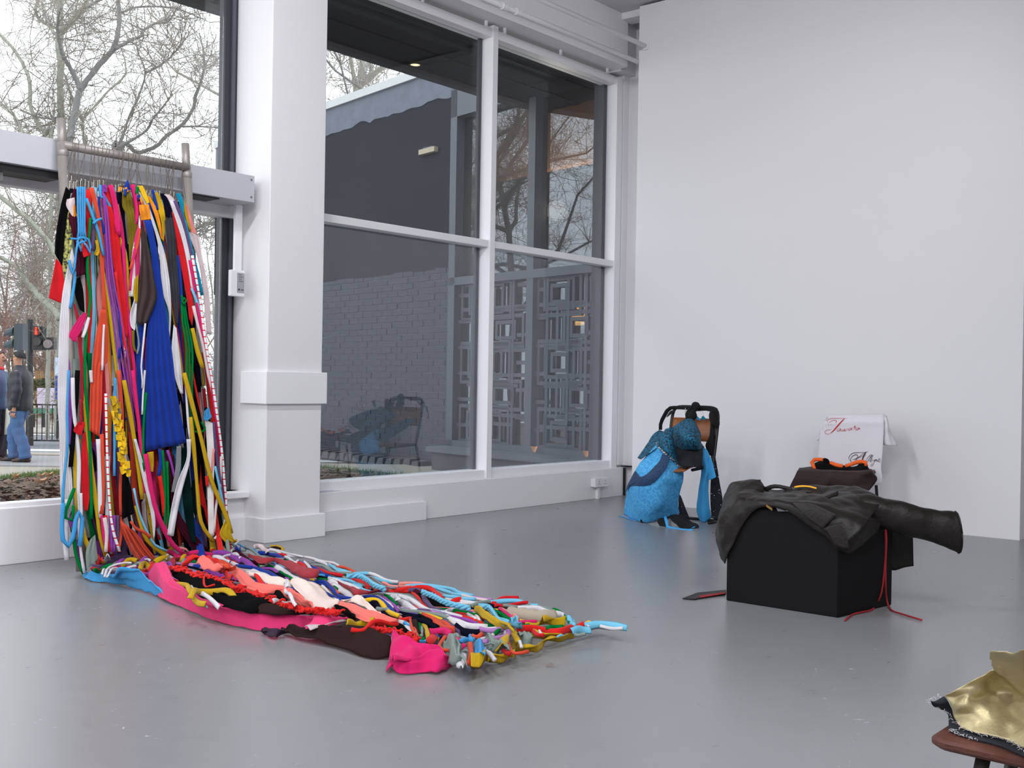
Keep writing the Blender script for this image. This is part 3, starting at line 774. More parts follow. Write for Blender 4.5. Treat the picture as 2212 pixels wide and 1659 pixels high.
# further bare trees along the street (seen over the other wing and mirrored in its glazing)
def street_tree(x, y, h, seed, label, m=barkd, tm=twigm, r=0.2, ntw=34):
    rng = random.Random(seed)
    t = thing('plane_tree', (x, y, -0.35), label, 'tree', 'bare plane trees beyond the window')
    p = [Vector((x, y, -0.4))]; v = Vector((rng.gauss(0, .06), rng.gauss(0, .06), 1))
    for k in range(7): v = (v + Vector((rng.gauss(0, .10), rng.gauss(0, .10), 0))).normalized(); p.append(p[-1] + v * h / 7)
    MB().tube(p, [r * (1 - .09 * k) for k in range(8)], 9).build('trunk', m, t, smooth=True)
    tw = MB(); twigs(tw, p[2:], rng, ntw // 2, .8, 2.4, 3, .016)
    for i in range(9):
        k = rng.randint(2, 6); q = [p[k].copy()]; a = rng.uniform(0, 6.28); v = Vector((math.cos(a), math.sin(a), rng.uniform(.3, .9))).normalized()
        for j in range(6): v = (v + Vector((rng.gauss(0, .25), rng.gauss(0, .25), rng.gauss(.08, .2)))).normalized(); q.append(q[-1] + v * h * .085)
        MB().tube(q, [r * .5 * (1 - .13 * j) for j in range(7)], 6).build('limb', m, t, smooth=True)
        twigs(tw, q, rng, ntw, .6, 2.2, 3, .014)
    tag(tw.build('twigs', tm, t, fixn=False), kind='stuff')
a = dep(760, 200, 30); street_tree(a.x, a.y, 13, 1, 'bare tree with a pale trunk seen over the coping of the dark wall', barkm, r=.16)
a = dep(735, 220, 25); street_tree(a.x, a.y, 10, 2, 'bare branching tree seen beside the column over the dark wall', barkd, r=.09)
for k_, (x_, y_, r_, h_, l_) in enumerate(((1.2, 25.5, .17, 12, 'bare street tree close to the left window, mirrored in the glazed screen'), (-2.6, 31, .18, 13, 'bare street tree mirrored in the middle of the glazed screen'), (-7.0, 36, .20, 14, 'bare street tree mirrored at the left of the glazed screen'),
                                           (-4.5, 42, .22, 14, 'farther bare street tree mirrored low in the glazed screen'), (4.5, 40, .18, 12, 'distant bare street tree mirrored right in the glazed screen'))):
    street_tree(x_, y_, h_, 30 + k_, l_, r=r_, ntw=44)
# reddish scrub filling the park behind the road
for i, (x, y, d, h, lab) in enumerate(((20, 700, 34, 7.5, 'tangled reddish scrub at the left edge of the window'), (80, 690, 38, 7.0, 'tangled reddish scrub behind the traffic signals'),
                                      (-40, 720, 30, 7.5, 'tangled scrub at the far left, half out of frame'), (130, 720, 36, 6.0, 'brown scrub behind the left edge of the hanging cloth'),
                                      (455, 740, 40, 6.5, 'thin pale scrub seen right of the hanging cloth'))):
    p = dep(x, y, d); rng = random.Random(60 + i)
    t = thing('scrub', (p.x, p.y, -0.35), lab, 'bush')
    st = []; tw = MB()
    for k in range(16):
        o = Vector((p.x + rng.gauss(0, 1.7), p.y + rng.gauss(0, 1.3), -0.4)); q = [o]; v = Vector((rng.gauss(0, .35), rng.gauss(0, .35), 1)).normalized()
        for j in range(6): v = (v + Vector((rng.gauss(0, .2), rng.gauss(0, .2), .05))).normalized(); q.append(q[-1] + v * h * rng.uniform(.10, .19))
        tw.tube(q, [.05 * (1 - .14 * j) for j in range(7)], 5); twigs(tw, q, rng, 26, .4, 1.7, 3, .013)
    tag(tw.build('twigs', scrubm, t, fixn=False), kind='stuff')

# ================================================================== STREET
blackm = mat('black street metal', (30, 31, 34), 0.5)
RV = Vector((CR.x, CR.y, 0)).normalized(); FV = Vector((F0.x, F0.y, 0)).normalized()
# pedestrian signal with red figure and a push box
p = fl(65, 955, -0.35) * 1.0
scale = 3.77
def sigbox(w, mbx, x0, x1, y0, y1, d, depth, off=0.0):
    a = dep(x0, y1, d); b = dep(x1, y0, d); n = -FV
    P = [a, dep(x1, y1, d), dep(x1, y1, d) + FV * depth, a + FV * depth, dep(x0, y0, d), b, b + FV * depth, dep(x0, y0, d) + FV * depth]
    return mbx.hull8([q - FV * off for q in P])
D = 21.5
base = dep(66, 960, D); base.z = -0.35
tl = thing('traffic_signal', base, 'black pedestrian signal showing a red standing figure', 'traffic light')
MB().tube([dep(65, 690, D), base], 0.055, 10).build('pole', blackm, tl)
sigbox(None, MB(), 68, 92, 704, 756, D - .1, .18).build('signal_head', blackm, tl)
sigbox(None, MB(), 93, 116, 729, 755, D - .1, .15).build('countdown_box', blackm, tl)
c = dep(104, 743, D - .13); MB().tube([c, c - FV * .03], 0.085, 20).build('countdown_lens', mat('dull grey lens', (130, 122, 120), .4), tl)
c = dep(81, 738, D - .13); MB().tube([c, c - FV * .03], 0.075, 20).build('green_lens', mat('dark lens', (44, 40, 40), .3), tl)
rm = emis('red signal figure', (255, 60, 40), 1.5)
mb = MB(); c = dep(79.5, 715, D - .14); mb.tube([c, c - FV * .02], 0.085, 20); mb.build('red_lens', mat('dark red lens', (80, 18, 16), .4), tl)
mb = MB(); c = c - FV * .03
mb.ico(c + Vector((0, 0, .058)), .018, 2); mb.bar(c + Vector((0, 0, .04)), c + Vector((0, 0, -.015)), .045, .02, RV); mb.bar(c + Vector((0, 0, -.01)) - RV * .012, c + Vector((0, 0, -.07)) - RV * .012, .016, .02, RV); mb.bar(c + Vector((0, 0, -.01)) + RV * .012, c + Vector((0, 0, -.07)) + RV * .012, .016, .02, RV)
mb.build('red_figure', rm, tl)
D = 20.5
base = dep(44, 960, D); base.z = -0.35
tl = thing('traffic_signal', base, 'black vehicle signal seen side-on with two visors', 'traffic light')
MB().tube([dep(46, 700, D), base], 0.05, 10).build('pole', blackm, tl)
sigbox(None, MB(), 30, 49, 699, 757, D - .1, .22).build('signal_head', mat('dark signal housing', (52, 58, 66), .5), tl)
for y in (712, 738):
    c = dep(31, y + 6, D); v = -RV
    g = [[c + v * (.15 * u) + Vector((0, 0, .10 * math.cos(th) - .05 * u)) + FV * (.10 * math.sin(th)) for th in [PI * (.62 * k / 8 * 2 - .62) for k in range(9)]] for u in (0, .5, 1)]
    MB().grid(g).build('visor', mat('visor', (40, 58, 62), .5), tl, solid=.01)
# railing
ra = fl(57, 962, -0.35); re_ = ra + RV * 1.6
rl = thing('street_railing', ra, 'black upright bar railing between the pavement and the road', 'railing')
top = 0.80
MB().bar(ra + Vector((0, 0, .80)), re_ + Vector((0, 0, .80)), .03, .03).build('top_bar', blackm, rl)
MB().bar(ra + Vector((0, 0, .10)), re_ + Vector((0, 0, .10)), .03, .03).build('foot_bar', blackm, rl)
for k in range(17):
    q = ra + RV * (0.1 * k)
    MB().tube([q + Vector((0, 0, 0 if k % 8 == 0 else .10)), q + Vector((0, 0, .86 if k % 8 == 0 else .80))], .020 if k % 8 == 0 else .011, 6).build('post' if k % 8 == 0 else 'railing_bar', blackm, rl)
# hoarding, board and sign across the road
D = 28
b = dep(100, 905, D); b.z = -.35
pb = thing('poster_board', b, 'white and purple poster board on posts across the road', 'sign')
sigbox(None, MB(), 80, 122, 838, 882, D, .05).build('panel', mat('poster print', (196, 184, 204), .6, var=.35, vscale=3.5), pb)
sigbox(None, MB(), 64, 126, 882, 893, D - .02, .08).build('green_strip', mat('green sign strip', (52, 118, 92), .6), pb)
for x in (72, 94): MB().tube([dep(x, 893, D + .05), Vector((dep(x, 893, D + .05).x, dep(x, 893, D + .05).y, -.35))], .05, 8).build('post', blackm, pb)
D = 24
b = dep(124, 940, D); b.z = -.35
sg = thing('blue_sign', b, 'blue and white sign panel half hidden by the hanging white strips', 'sign')
sigbox(None, MB(), 119, 130, 812, 862, D, .05).build('blue_panel', mat('blue sign', (46, 64, 150), .5), sg)
sigbox(None, MB(), 119, 130, 772, 811, D, .05).build('white_panel', mat('white blue sign', (200, 212, 232), .5, var=.2, vscale=6), sg)
MB().tube([dep(127, 770, D + .06), b], .03, 8).build('post', blackm, sg)
D = 33
fn = thing('board_fence', dep(95, 905, D), 'orange brown timber fence panel across the road', 'fence')
for k in range(9): sigbox(None, MB(), 76 + k * 5, 80.4 + k * 5, 801, 858, D, .04).build('board', mat('orange fence board', (176, 134, 84), .8, var=.2, vscale=3), fn)
hg = MB(); rh = random.Random(9)
for k in range(1500):
    c = dep(rh.uniform(60, 134), rh.uniform(822, 846), rh.uniform(30, 31)); hg.add([c, c + Vector((rh.gauss(0, .05), rh.gauss(0, .05), rh.gauss(0, .05))), c + Vector((rh.gauss(0, .05), rh.gauss(0, .05), .06))], [(0, 1, 2)])
tag(hg.build('hedge', mat('dull hedge', (86, 92, 62), .9, var=.3, vscale=5), fixn=False), 'low dull green hedge behind the poster board', 'hedge', kind='stuff')

# ------------------------------------------------------------------ people
skin_m = mat('skin', (186, 136, 112), 0.6, var=.05, vscale=20)
def skinmesh(name, m, parent, nodes, edges, sub=2):
    me = bpy.data.meshes.new(name); base = wloc(parent)
    me.from_pydata([tuple(Vector(p) - base) for p, r in nodes], edges, [])
    o = bpy.data.objects.new(name, me); C.objects.link(o); o.parent = parent
    md = o.modifiers.new('skin', 'SKIN'); md.use_smooth_shade = True
    sv = me.skin_vertices[0].data
    for i, (p, r) in enumerate(nodes):
        r = r if hasattr(r, '__len__') else (r, r); sv[i].radius = r; sv[i].use_root = (i == 0)
    s = o.modifiers.new('smooth', 'SUBSURF'); s.levels = sub; s.render_levels = sub
    me.materials.append(m); return o
def person(base, fdir, label, coat_c, leg_c, hair_c, collar=None, hscale=1.0, stride=1.0, glasses=True, coat_puff=1.0, arm_swing=-0.06):
    h = hscale; f = fdir.normalized(); nl = Vector((f.y, -f.x, 0))
    if nl.dot(EYE - base) < 0: nl = -nl            # nl: the side we see
    def P(a, b, c): return base + f * (a * h) + nl * (b * h) + Vector((0, 0, c * h))
    t = thing('person', base, label, 'person', 'people walking past outside')
    # continuous body: pelvis root, spine, head, arms, legs
    nd = [(P(0, 0, .93), (.13, .15)), (P(0, 0, 1.12), (.12, .14)), (P(-.01, 0, 1.32), (.12, .17)), (P(.0, 0, 1.46), .06), (P(.03, 0, 1.53), .055),
          (P(.04, 0, 1.60), (.085, .07)), (P(.035, 0, 1.68), (.092, .076)), (P(.03, 0, 1.735), .05)]
    ed = [(0, 1), (1, 2), (2, 3), (3, 4), (4, 5), (5, 6), (6, 7)]
    hands = []
    for sd in (1, -1):
        sw = arm_swing if sd == 1 else .12
        i0 = len(nd); sh = P(0, .19 * sd, 1.40); el = P(-.05 + sw * .3, .24 * sd, 1.12); wr = P(.02 + sw * .6, .22 * sd, .86)
        nd += [(sh, .06), (el, .042), (wr, .028), (P(.03 + sw * .65, .22 * sd, .80), (.04, .022))]
        ed += [(2, i0), (i0, i0 + 1), (i0 + 1, i0 + 2), (i0 + 2, i0 + 3)]; hands.append((sd, sw, i0 + 3))
    for sd in (1, -1):
        i0 = len(nd); k = stride * (1 if sd == -1 else -1)
        kn = P(.10 * k + .05, .09 * sd, .50); an = P(.17 * k - .02, .09 * sd, .10)
        nd += [(P(0, .09 * sd, .86), .085), (kn, .058), (an, .04), (P(.17 * k + .10, .09 * sd, .04), .035)]
        ed += [(0, i0), (i0, i0 + 1), (i0 + 1, i0 + 2), (i0 + 2, i0 + 3)]
    body = skinmesh('body', skin_m, t, nd, ed)
    for sd, sw, ih in hands:                        # fingers rooted in each palm
        for q in range(4):
            o = (q - 1.5) * .018; L = (.075, .088, .084, .068)[q]; c = P(.035 + sw * .65 + o, .22 * sd, .785)
            MB().tube([c, c + Vector((0, 0, -L * .5)) + f * .012, c + Vector((0, 0, -L * .9)) - f * .004 - nl * (.012 * sd)], [.0095, .0085, .006], 6).build('finger', skin_m, body, smooth=True)
        c = P(.07 + sw * .65, .215 * sd, .825)
        MB().tube([c, c + f * .028 + Vector((0, 0, -.03)), c + f * .034 + Vector((0, 0, -.06))], [.011, .010, .007], 6).build('thumb', skin_m, body, smooth=True)
    hc = P(.035, 0, 1.655)
    MB().tube([P(.115, 0, 1.665), P(.142, 0, 1.632), P(.118, 0, 1.617)], [.010, .016, .008], 8).build('nose', skin_m, body, smooth=True)
    for sd in (1, -1):
        MB().ico(P(.02, .078 * sd, 1.64), .03, 2, (.7, .35, 1)).build('ear', skin_m, body, smooth=True)
        MB().ico(P(.108, .032 * sd, 1.658), .011, 2).build('eye', mat('dark eye', (30, 26, 24), .3), body, smooth=True)
        if glasses:
            mb = MB(); c = P(.128, .035 * sd, 1.658)
            mb.tube([c + nl * (.03 * math.cos(a)) + Vector((0, 0, .02 * math.sin(a))) for a in np.linspace(0, 2 * PI, 13)], .004, 5)
            mb.tube([P(.125, .066 * sd, 1.662), P(.02, .086 * sd, 1.665)], .004, 5); mb.build('glasses', blackm, t)
    MB().tube([P(.112, -.022, 1.588), P(.120, 0, 1.59), P(.112, .022, 1.588)], .007, 6).build('mouth', mat('lips', (150, 92, 84), .6), body)
    MB().tube([P(.113, -.03, 1.602), P(.124, 0, 1.606), P(.113, .03, 1.602)], .009, 6).build('moustache', mat('hair ' + str(hair_c), hair_c, .8), t)
    hm = mat('hair ' + str(hair_c), hair_c, .8, var=.2, vscale=30, bump=.5, bscale=90)
    g = []
    for i in range(9):                               # hair cap
        th = i / 8 * PI * .56; row = []
        for j in range(21):
            a = 2 * PI * j / 20; front = math.cos(a)
            tt = th * (1.0 - .62 * max(0, front) - .12 * (1 - abs(front)))
            row.append(hc + Vector((0, 0, .004)) + f * (.106 * math.sin(tt) * math.cos(a) - .016) + nl * (.088 * math.sin(tt) * math.sin(a)) + Vector((0, 0, .100 * math.cos(tt) - .004)))
        g.append(row)
    MB().grid(g).build('hair', hm, t, smooth=True, solid=.014)
    # coat: torso shell + sleeves in one loft each
    cm2 = mat('coat ' + str(coat_c), coat_c, .55, var=.1, vscale=8, bump=.3, bscale=20)
    rows = []
    for z, a, b in ((.82, .155, .19), (.88, .17, .205), (.96, .175, .21), (1.02, .165, .20), (1.08, .18, .215), (1.16, .17, .21), (1.24, .18, .22), (1.34, .165, .215), (1.42, .12, .17), (1.47, .085, .10), (1.53, .075, .08)):
        rows.append([P(-.01 + a * coat_puff * math.cos(th), b * math.sin(th) * coat_puff, z) for th in np.linspace(0, 2 * PI, 21)])
    MB().grid(rows).build('coat', cm2, t, smooth=True, solid=.012)
    for sd in (1, -1):
        sw = arm_swing if sd == 1 else .12
        q = spline([P(-.01, .18 * sd, 1.41), P(-.035 + sw * .15, .225 * sd, 1.27), P(-.05 + sw * .3, .245 * sd, 1.12), P(-.01 + sw * .45, .235 * sd, 1.0), P(.015 + sw * .58, .22 * sd, .885)], 18)
        MB().tube(q, [.088 + .006 * math.sin(i * 1.6) - .022 * i / 17 for i in range(18)], 12).build('sleeve', cm2, t, smooth=True)
    if collar: MB().tube([P(.07 * math.cos(a) + .01, .075 * math.sin(a), 1.475) for a in np.linspace(0, 2 * PI, 17)], .03, 8).build('collar', mat('collar ' + str(collar), collar, .7), t, smooth=True)
    lm = mat('trousers ' + str(leg_c), leg_c, .85, var=.18, vscale=9, bump=.25, bscale=40)
    for sd in (1, -1):
        k = stride * (1 if sd == -1 else -1)
        q = spline([P(0, .07 * sd, .95), P(.02 * k + .01, .09 * sd, .75), P(.10 * k + .05, .09 * sd, .50), P(.15 * k + .005, .09 * sd, .28), P(.17 * k - .02, .09 * sd, .07)], 20)
        MB().tube(q, [.125 - .028 * min(1, i / 8) + .008 * math.sin(i * 2.1) - .006 * max(0, i - 10) / 10 for i in range(20)], 12).build('trouser_leg', lm, t, smooth=True)
        c = P(.17 * k + .03, .09 * sd, .05)
        MB().tube([P(.17 * k - .09, .09 * sd, .045), P(.17 * k, .09 * sd, .06), P(.17 * k + .10, .09 * sd, .045), P(.17 * k + .19, .09 * sd, .03)], [.045, .056, .048, .022], 10, sq=.9).build('shoe', mat('dark brown shoe', (50, 40, 38), .45), t, smooth=True)
    return t, P
mb_ = fl(40, 999, -0.35)
man, MP = person(mb_, -RV, 'man in a black puffer jacket and blue jeans walking left outside', (34, 35, 44), (66, 96, 140), (32, 28, 28), None, 1.0, 0.75)
tb = thing('tote_bag', MP(.20, -.24, .48), 'off-white cotton tote bag carried beside the man in blue jeans', 'bag')
g = [[MP(.20 + u * (.13 + .02 * v), -.26 + .05 * (1 - v) * (1 - u * u), .84 - v * .42 - .02 * (1 - u * u) * (1 - v)) for u in (-1, -.5, 0, .5, 1)] for v in (0, .3, .65, 1)]
g2 = [[p - (MP(0, 1, 0) - MP(0, 0, 0)) * (.03 + .05 * (i > 0)) for p in row] for i, row in enumerate(g)]
MB().grid(g).grid(g2).build('bag_body', mat('cotton canvas', (214, 210, 200), .9, var=.06, vscale=12), tb, smooth=True, solid=.004)
MB().tube([MP(.12, -.25, .82), MP(.14, -.24, .95), MP(.18, -.235, .90), MP(.26, -.25, .82)], .012, 6).build('bag_handle', mat('cotton canvas'), tb)
person(fl(-9, 995, -0.35), RV, 'person at the left edge in a blue coat with a red collar and dark trousers', (62, 82, 116), (34, 36, 44), (70, 56, 50), (206, 44, 48), 1.0, 0.3, False)

# ================================================================== WALL FITTINGS
def pipe(y, z, x0, x1, r, label):
    t = thing('pipe', (x1, y, z), label, 'pipe')
    MB().tube([(x0, y, z), (x1, y, z)], r, 12).build('pipe_run', trimw, t, smooth=True)
    return t
t = pipe(5.45, 4.03, 4.9, 8.20, .020, 'upper white painted pipe running along the beam into the right wall')
MB().lathe([(0.0, 8.175), (.034, 8.175), (.034, 8.20), (0, 8.20)], (0, 5.45, 4.03), 16, 'x').build('wall_collar', trimw, t)
t = pipe(5.55, 3.915, 4.9, 8.33, .020, 'lower white painted pipe under the upper pipe along the beam')
for x in (6.36, 6.52): MB().lathe([(0.0, x), (.027, x), (.027, x + .05), (0, x + .05)], (0, 5.55, 3.915), 14, 'x').build('coupling', trimw, t)
sk = thing('power_socket', (8.09, 5.87, .14), 'white double power socket low on the wall under the window corner', 'socket')
p = fac(1285, 1055, 5.845); q = fac(1314, 1032, 5.845)
sx0, sx1, sz0, sz1 = p.x, q.x, min(p.z, q.z) + .01, max(p.z, q.z)
MB().box(sx0, sx1, 5.845, 5.892, sz0, sz1, .004).build('back_box', trimw, sk)
MB().box(sx0 - .003, sx1 + .003, 5.838, 5.848, sz0 - .003, sz1 + .003, .003).build('face_plate', mat('white plastic', (226, 226, 230), .35), sk)
for k in (0.27, 0.73):
    cx = sx0 + (sx1 - sx0) * k
    for dx, dz, w, h in ((0, .012, .004, .011), (-.013, -.012, .009, .004), (.013, -.012, .009, .004)):
        MB().box(cx + dx - w / 2, cx + dx + w / 2, 5.836, 5.839, (sz0 + sz1) / 2 + dz - h / 2, (sz0 + sz1) / 2 + dz + h / 2).build('pin_slot', mat('dark slot', (60, 60, 66), .6), sk)
MB().box((sx0 + sx1) / 2 - .03, (sx0 + sx1) / 2 + .005, 5.862, 5.892, 0.0, sz0, .003).build('conduit', trimw, sk)
# control unit on the column with its trunking
p = rw(518, 612, 4.36)
cu = thing('control_unit', (4.36, 6.02, 1.60), 'small white control unit on the window reveal under its trunking', 'control')
pc = fac(515, 613, 5.985)
MB().box(pc.x - .075, pc.x + .030, 5.955, 5.992, pc.z - .085, pc.z + .085, .006).build('unit_case', mat('white plastic'), cu)
MB().box(pc.x - .032, pc.x + .022, 5.951, 5.956, pc.z - .060, pc.z + .068, .002).build('grey_face', mat('grey control face', (156, 156, 162), .5), cu)
for k in range(4):
    MB().box(pc.x - .022, pc.x + .012 - (k % 2) * .012, 5.949, 5.952, pc.z + .012 + .014 * k, pc.z + .016 + .014 * k).build('print_line', mat('grey print', (108, 108, 114), .6), cu)
MB().lathe([(0.0, -.003), (.006, -.003), (.006, 0.0)], (pc.x - .020, 5.951, pc.z - .040), 12, 'y').build('black_button', blackm, cu)
MB().box(pc.x - .004, pc.x + .016, 5.949, 5.952, pc.z - .046, pc.z - .036).build('print_line', mat('grey print'), cu)
MB().box(pc.x - .042, pc.x + .010, 5.965, 5.992, pc.z + .085, 2.16, .003).build('trunking', trimw, cu)
# leaflet on the sill
p = fl(703, 1058, .266)
lf = thing('leaflet', (p.x, p.y, .264), 'pale lilac folded leaflet lying on the sill beside the column', 'leaflet')
MB().prism([(4.90, 5.93, .266), (5.16, 5.925, .266), (5.12, 5.985, .266), (4.92, 5.99, .266)], (0, 0, .002)).build('sheet', mat('white paper', (232, 232, 238), .7), lf)
MB().grid([[Vector((4.91 + .2 * u, 5.945 + .045 * v, .269 + .014 * math.sin(u * 3) * v)) for v in (0, .5, 1)] for u in (0, .25, .5, .75, 1)]).build('cover', mat('lilac print', (176, 178, 214), .6, var=.15, vscale=14), lf, solid=.001)

# ================================================================== THE LEANING RAIL
steel = mat('scuffed galvanised tube', (148, 142, 136), 0.42, 0.25, var=0.16, vscale=14, bump=.08, bscale=50)
LEAN = 0.12
def pole_pt(xz, z): return Vector((xz, 5.745 - (2.43 - z) * LEAN, z))
PX0, PX1 = fac(132, 252, 5.745).x, fac(400, 307, 5.745).x
lr = thing('leaning_rail', ((PX0 + PX1) / 2, 5.3, 0), 'tall scuffed steel tube frame leaning on the window casing with rags hung on it', 'clothes rail')
ZT = 2.43
for x in (PX0, PX1):
    MB().tube([pole_pt(x, 0.02), pole_pt(x, 1.2), pole_pt(x, 2.30)], .027, 14).build('pole', steel, lr, smooth=True)
    MB().tube([pole_pt(x, 2.24), pole_pt(x, ZT)], .024, 14).build('pole_tip', steel, lr, smooth=True)
    MB().lathe([(.027, 0), (.0295, .004), (.0295, .03), (.027, .034)], pole_pt(x, 2.225), 14).build('tube_collar', steel, lr, smooth=True)
BA, BB = fac(150, 312, 5.715), fac(402, 364, 5.715)
zb = 2.285
MB().tube([(PX0, 5.716, zb), (PX1, 5.716, zb)], .0245, 14).build('crossbar', steel, lr, smooth=True)
MB().tube([pole_pt(PX0, .35), pole_pt(PX1, .35)], .02, 12).build('crossbar', steel, lr, smooth=True)

# wire clip hangers over the crossbar
wire = mat('thin hanger wire', (112, 102, 94), 0.4, 0.7)
clipm = mat('chrome clip', (196, 190, 182), 0.25, 0.9)
HX = [592, 606, 618, 640, 700, 752, 776, 806, 846, 880, 905, 940, 985, 1016, 1030, 1066, 1108, 1124, 1160, 1222, 1238, 1276, 1346, 1384, 1420, 1448, 1462, 1530]
def hanger(i, ux):
    rn = random.Random(i * 3 + 1)
    u = ux / 3.95; p = fac(u, 330 + (u - 150) * .21, 5.716); x = min(max(p.x, PX0 + .035), PX1 - .03)
    t = thing('wire_hanger', (x, 5.716, 2.08), 'thin wire clip hanger hooked over the steel crossbar', 'hanger', 'wire hangers on the leaning rail')
    dx = rn.uniform(-.02, .03); zl = 2.085 + rn.uniform(-.02, .02)
    hook = [(x + dx * .0, 5.716 + .030 * math.cos(a), zb + .004 + .030 * math.sin(a)) for a in np.linspace(-.6, PI, 9)]
    hook = [(x, 5.716 + .038 * math.cos(a), zb + .014 + .038 * math.sin(a)) for a in np.linspace(.1 - .8, PI, 10)]
    MB().tube(hook + [(x + dx * .3, 5.684, zb - .06), (x + dx, 5.69, zl + .012)], .0016, 5).build('hook_wire', wire, t)
    MB().tube([(x + dx * .2, 5.684, zb - .03), (x + dx + rn.choice((-1, 1)) * rn.uniform(.018, .04), 5.688, zl + .014)], .0015, 5).build('hook_wire', wire, t)
    for k in (-1, 1):
        cx = x + dx + k * .011
        MB().box(cx - .005, cx + .005, 5.680, 5.697, zl - .02, zl + .022, .002).build('clip', clipm, t)
for i, ux in enumerate(HX): hanger(i, ux)

# ================================================================== THE HANGING RAGS
def cur(x, y, off=0.0):
    d = ray(x, y); k = 0.12
    t = (5.408 - off + k * EYE.z) / (d.y - k * d.z); p = EYE + d * t
    if p.z < 0.03:
        q = fl(x, y, 0.03); return q
    return p
PXM = 6.2 / FPX
RAGS = 'strips of cloth hanging from the leaning rail'
nstrip = [0]
def strip(c, w, path, off=0.03, kind='flat', label=None, cat='fabric strip', m=None, tw=.5, name='cloth_strip', group=None, pinch=0.0):
    nstrip[0] += 1
    P = [cur(x, y, off) for x, y in px(path)]
    o = ribbon(P, w * PXM / 1.0, kind, seed=nstrip[0], tw=tw, pinch=pinch).build(name, m or fab(c), smooth=True)
    w_ = 'rolled' if kind == 'tube' else 'flat'
    return tag(o, label or f'{w_} {cn(c)} cloth strip in the curtain of rags on the rail', cat, None if label else f'{cn(c)} {w_} strips hanging from the rail')
def hang(c, A, B, label, off=0.04, folds=2, amp=.010, cat='garment', name='hanging_cloth', m=None, nr=30, nc=14, seed=None, crumple=.004, solid=.003):
    nstrip[0] += 1
    a = [cur(x, y, off) for x, y in px(A)]; b = [cur(x, y, off) for x, y in px(B)]
    o = sheet(a, b, nr, nc, folds, amp, seed or nstrip[0], crumple).build(name, m or fab(c), smooth=True, solid=solid, fixn=False)
    return tag(o, label, cat)
# --- background fill: overlapping strips from the clips to the floor
rf = random.Random(31)
cols_fill = ['rust', 'purple', 'mustard', 'red', 'pink', 'white', 'white', 'royal', 'green', 'grape', 'crimson', 'maroon', 'skyblue', 'black', 'navy', 'blush', 'orange', 'scarlet', 'salmon', 'sage', 'bottle', 'lightblue']
def fill_x(u, y):                                       # photo x across the curtain, u in 0..1, by height
    l = np.interp(y, [400, 640, 900, 1100, 1200, 1240], [150, 150, 150, 150, 172, 185]); r = np.interp(y, [400, 500, 640, 900, 1100, 1200], [400, 415, 432, 462, 484, 500])
    return l + (r - l) * u
for i in range(120):
    u = (i + rf.random()) / 120; u2 = min(.99, max(.01, u + rf.gauss(0, .05)))
    y0 = rf.choice((402 + 34 * u, 402 + 34 * u, 520, 640, 760)) + rf.uniform(-5, 20); y1 = rf.choice((1180, 1200, 1150, 1000, 850)) + rf.uniform(-40, 20)
    if y1 - y0 < 250: y0 = 405 + 34 * u
    ys = np.linspace(y0, y1, 7)
    P = ['%.1f,%.1f' % (0, 0)]
    pts = [(fill_x(u + (u2 - u) * k / 6, y) + rf.gauss(0, 2.0), y) for k, y in enumerate(ys)]
    c = rf.choice(cols_fill); kind = 'tube' if rf.random() < .35 else 'flat'
    off = rf.uniform(-.055, .012)
    nstrip[0] += 1
    w = rf.uniform(5, 9) if kind == 'tube' else rf.uniform(9, 18)
    Pp = [cur(x, y, off) for x, y in pts]
    o = ribbon(Pp, w * PXM, kind, seed=nstrip[0]).build('cloth_strip', fab(c), smooth=True)
    wd = 'rolled' if kind == 'tube' else 'flat'
    tag(o, f'{wd} {cn(c)} cloth strip in the curtain of rags on the rail', 'fabric strip', f'{cn(c)} {wd} strips hanging from the rail')

for i in range(64):                                      # darker strips crowding the lower half behind the rest
    u = (i + rf.random()) / 64; y0 = rf.uniform(820, 960); y1 = rf.uniform(1175, 1222) - 18 * u
    c = rf.choice(['black', 'maroon', 'darkbrown', 'grape', 'navy', 'bottle', 'crimson', 'purple', 'rust', 'olive', 'royal', 'white', 'mustard'])
    w = rf.uniform(10, 17); nstrip[0] += 1
    Pp = [cur(fill_x(u, y) + rf.gauss(0, 2), y, rf.uniform(-.05, -.01)) for y in np.linspace(y0, y1, 5)]
    tag(ribbon(Pp, w * PXM, 'flat', seed=nstrip[0]).build('cloth_strip', fab(c), smooth=True), f'flat {cn(c)} cloth strip in the curtain of rags on the rail', 'fabric strip', f'{cn(c)} flat strips hanging from the rail')
# --- traced garments and cloths, left to right
snake = lace('snakeskin print', (40, 42, 30), (176, 176, 96), 60)
tick = striped('white tape with red ticks', (232, 224, 228), (205, 26, 44), 27, .17)
stripe2 = striped('white cloth with pink and orange bands', (226, 220, 224), (214, 46, 110), 9, .3, 0)
hang('black', 'U562,12 515,190 478,420 468,585', 'U604,60 588,180 560,350 530,690', 'long black cloth hanging over the left pole of the rail', .05, 1.5, .008)
hang('red', 'U480,625 455,760 430,880 417,962', 'U528,680 545,800 550,860 527,1010', 'bright red cloth hem hanging below the long black cloth', .05, 1, .006)
hang('olive', 'U592,170 555,330 540,420 525,780', 'U620,130 612,400 612,500 552,832', 'yellow snakeskin print cloth beside the long black cloth', .045, 2, .006, m=snake)
hang('olive', 'U602,900 590,960 582,1050', 'U642,830 640,900 612,1060', 'small hanging scrap of yellow snakeskin print cloth', .05, 1, .003, m=snake)
hang('white', 'U615,530 550,830 525,1000 503,1300 L470,250 485,500 490,900 500,1100 488,1325', 'U634,620 612,800 594,1010 588,1300 L548,300 560,600 585,850 590,1090 560,1200', 'long white pleated cloth down the left edge of the curtain', .06, 5, .010, nc=24)
strip('white', 11, 'L535,1050 530,1250 535,1400 545,1545', .07, label='white tape end hanging lowest at the left corner of the curtain')
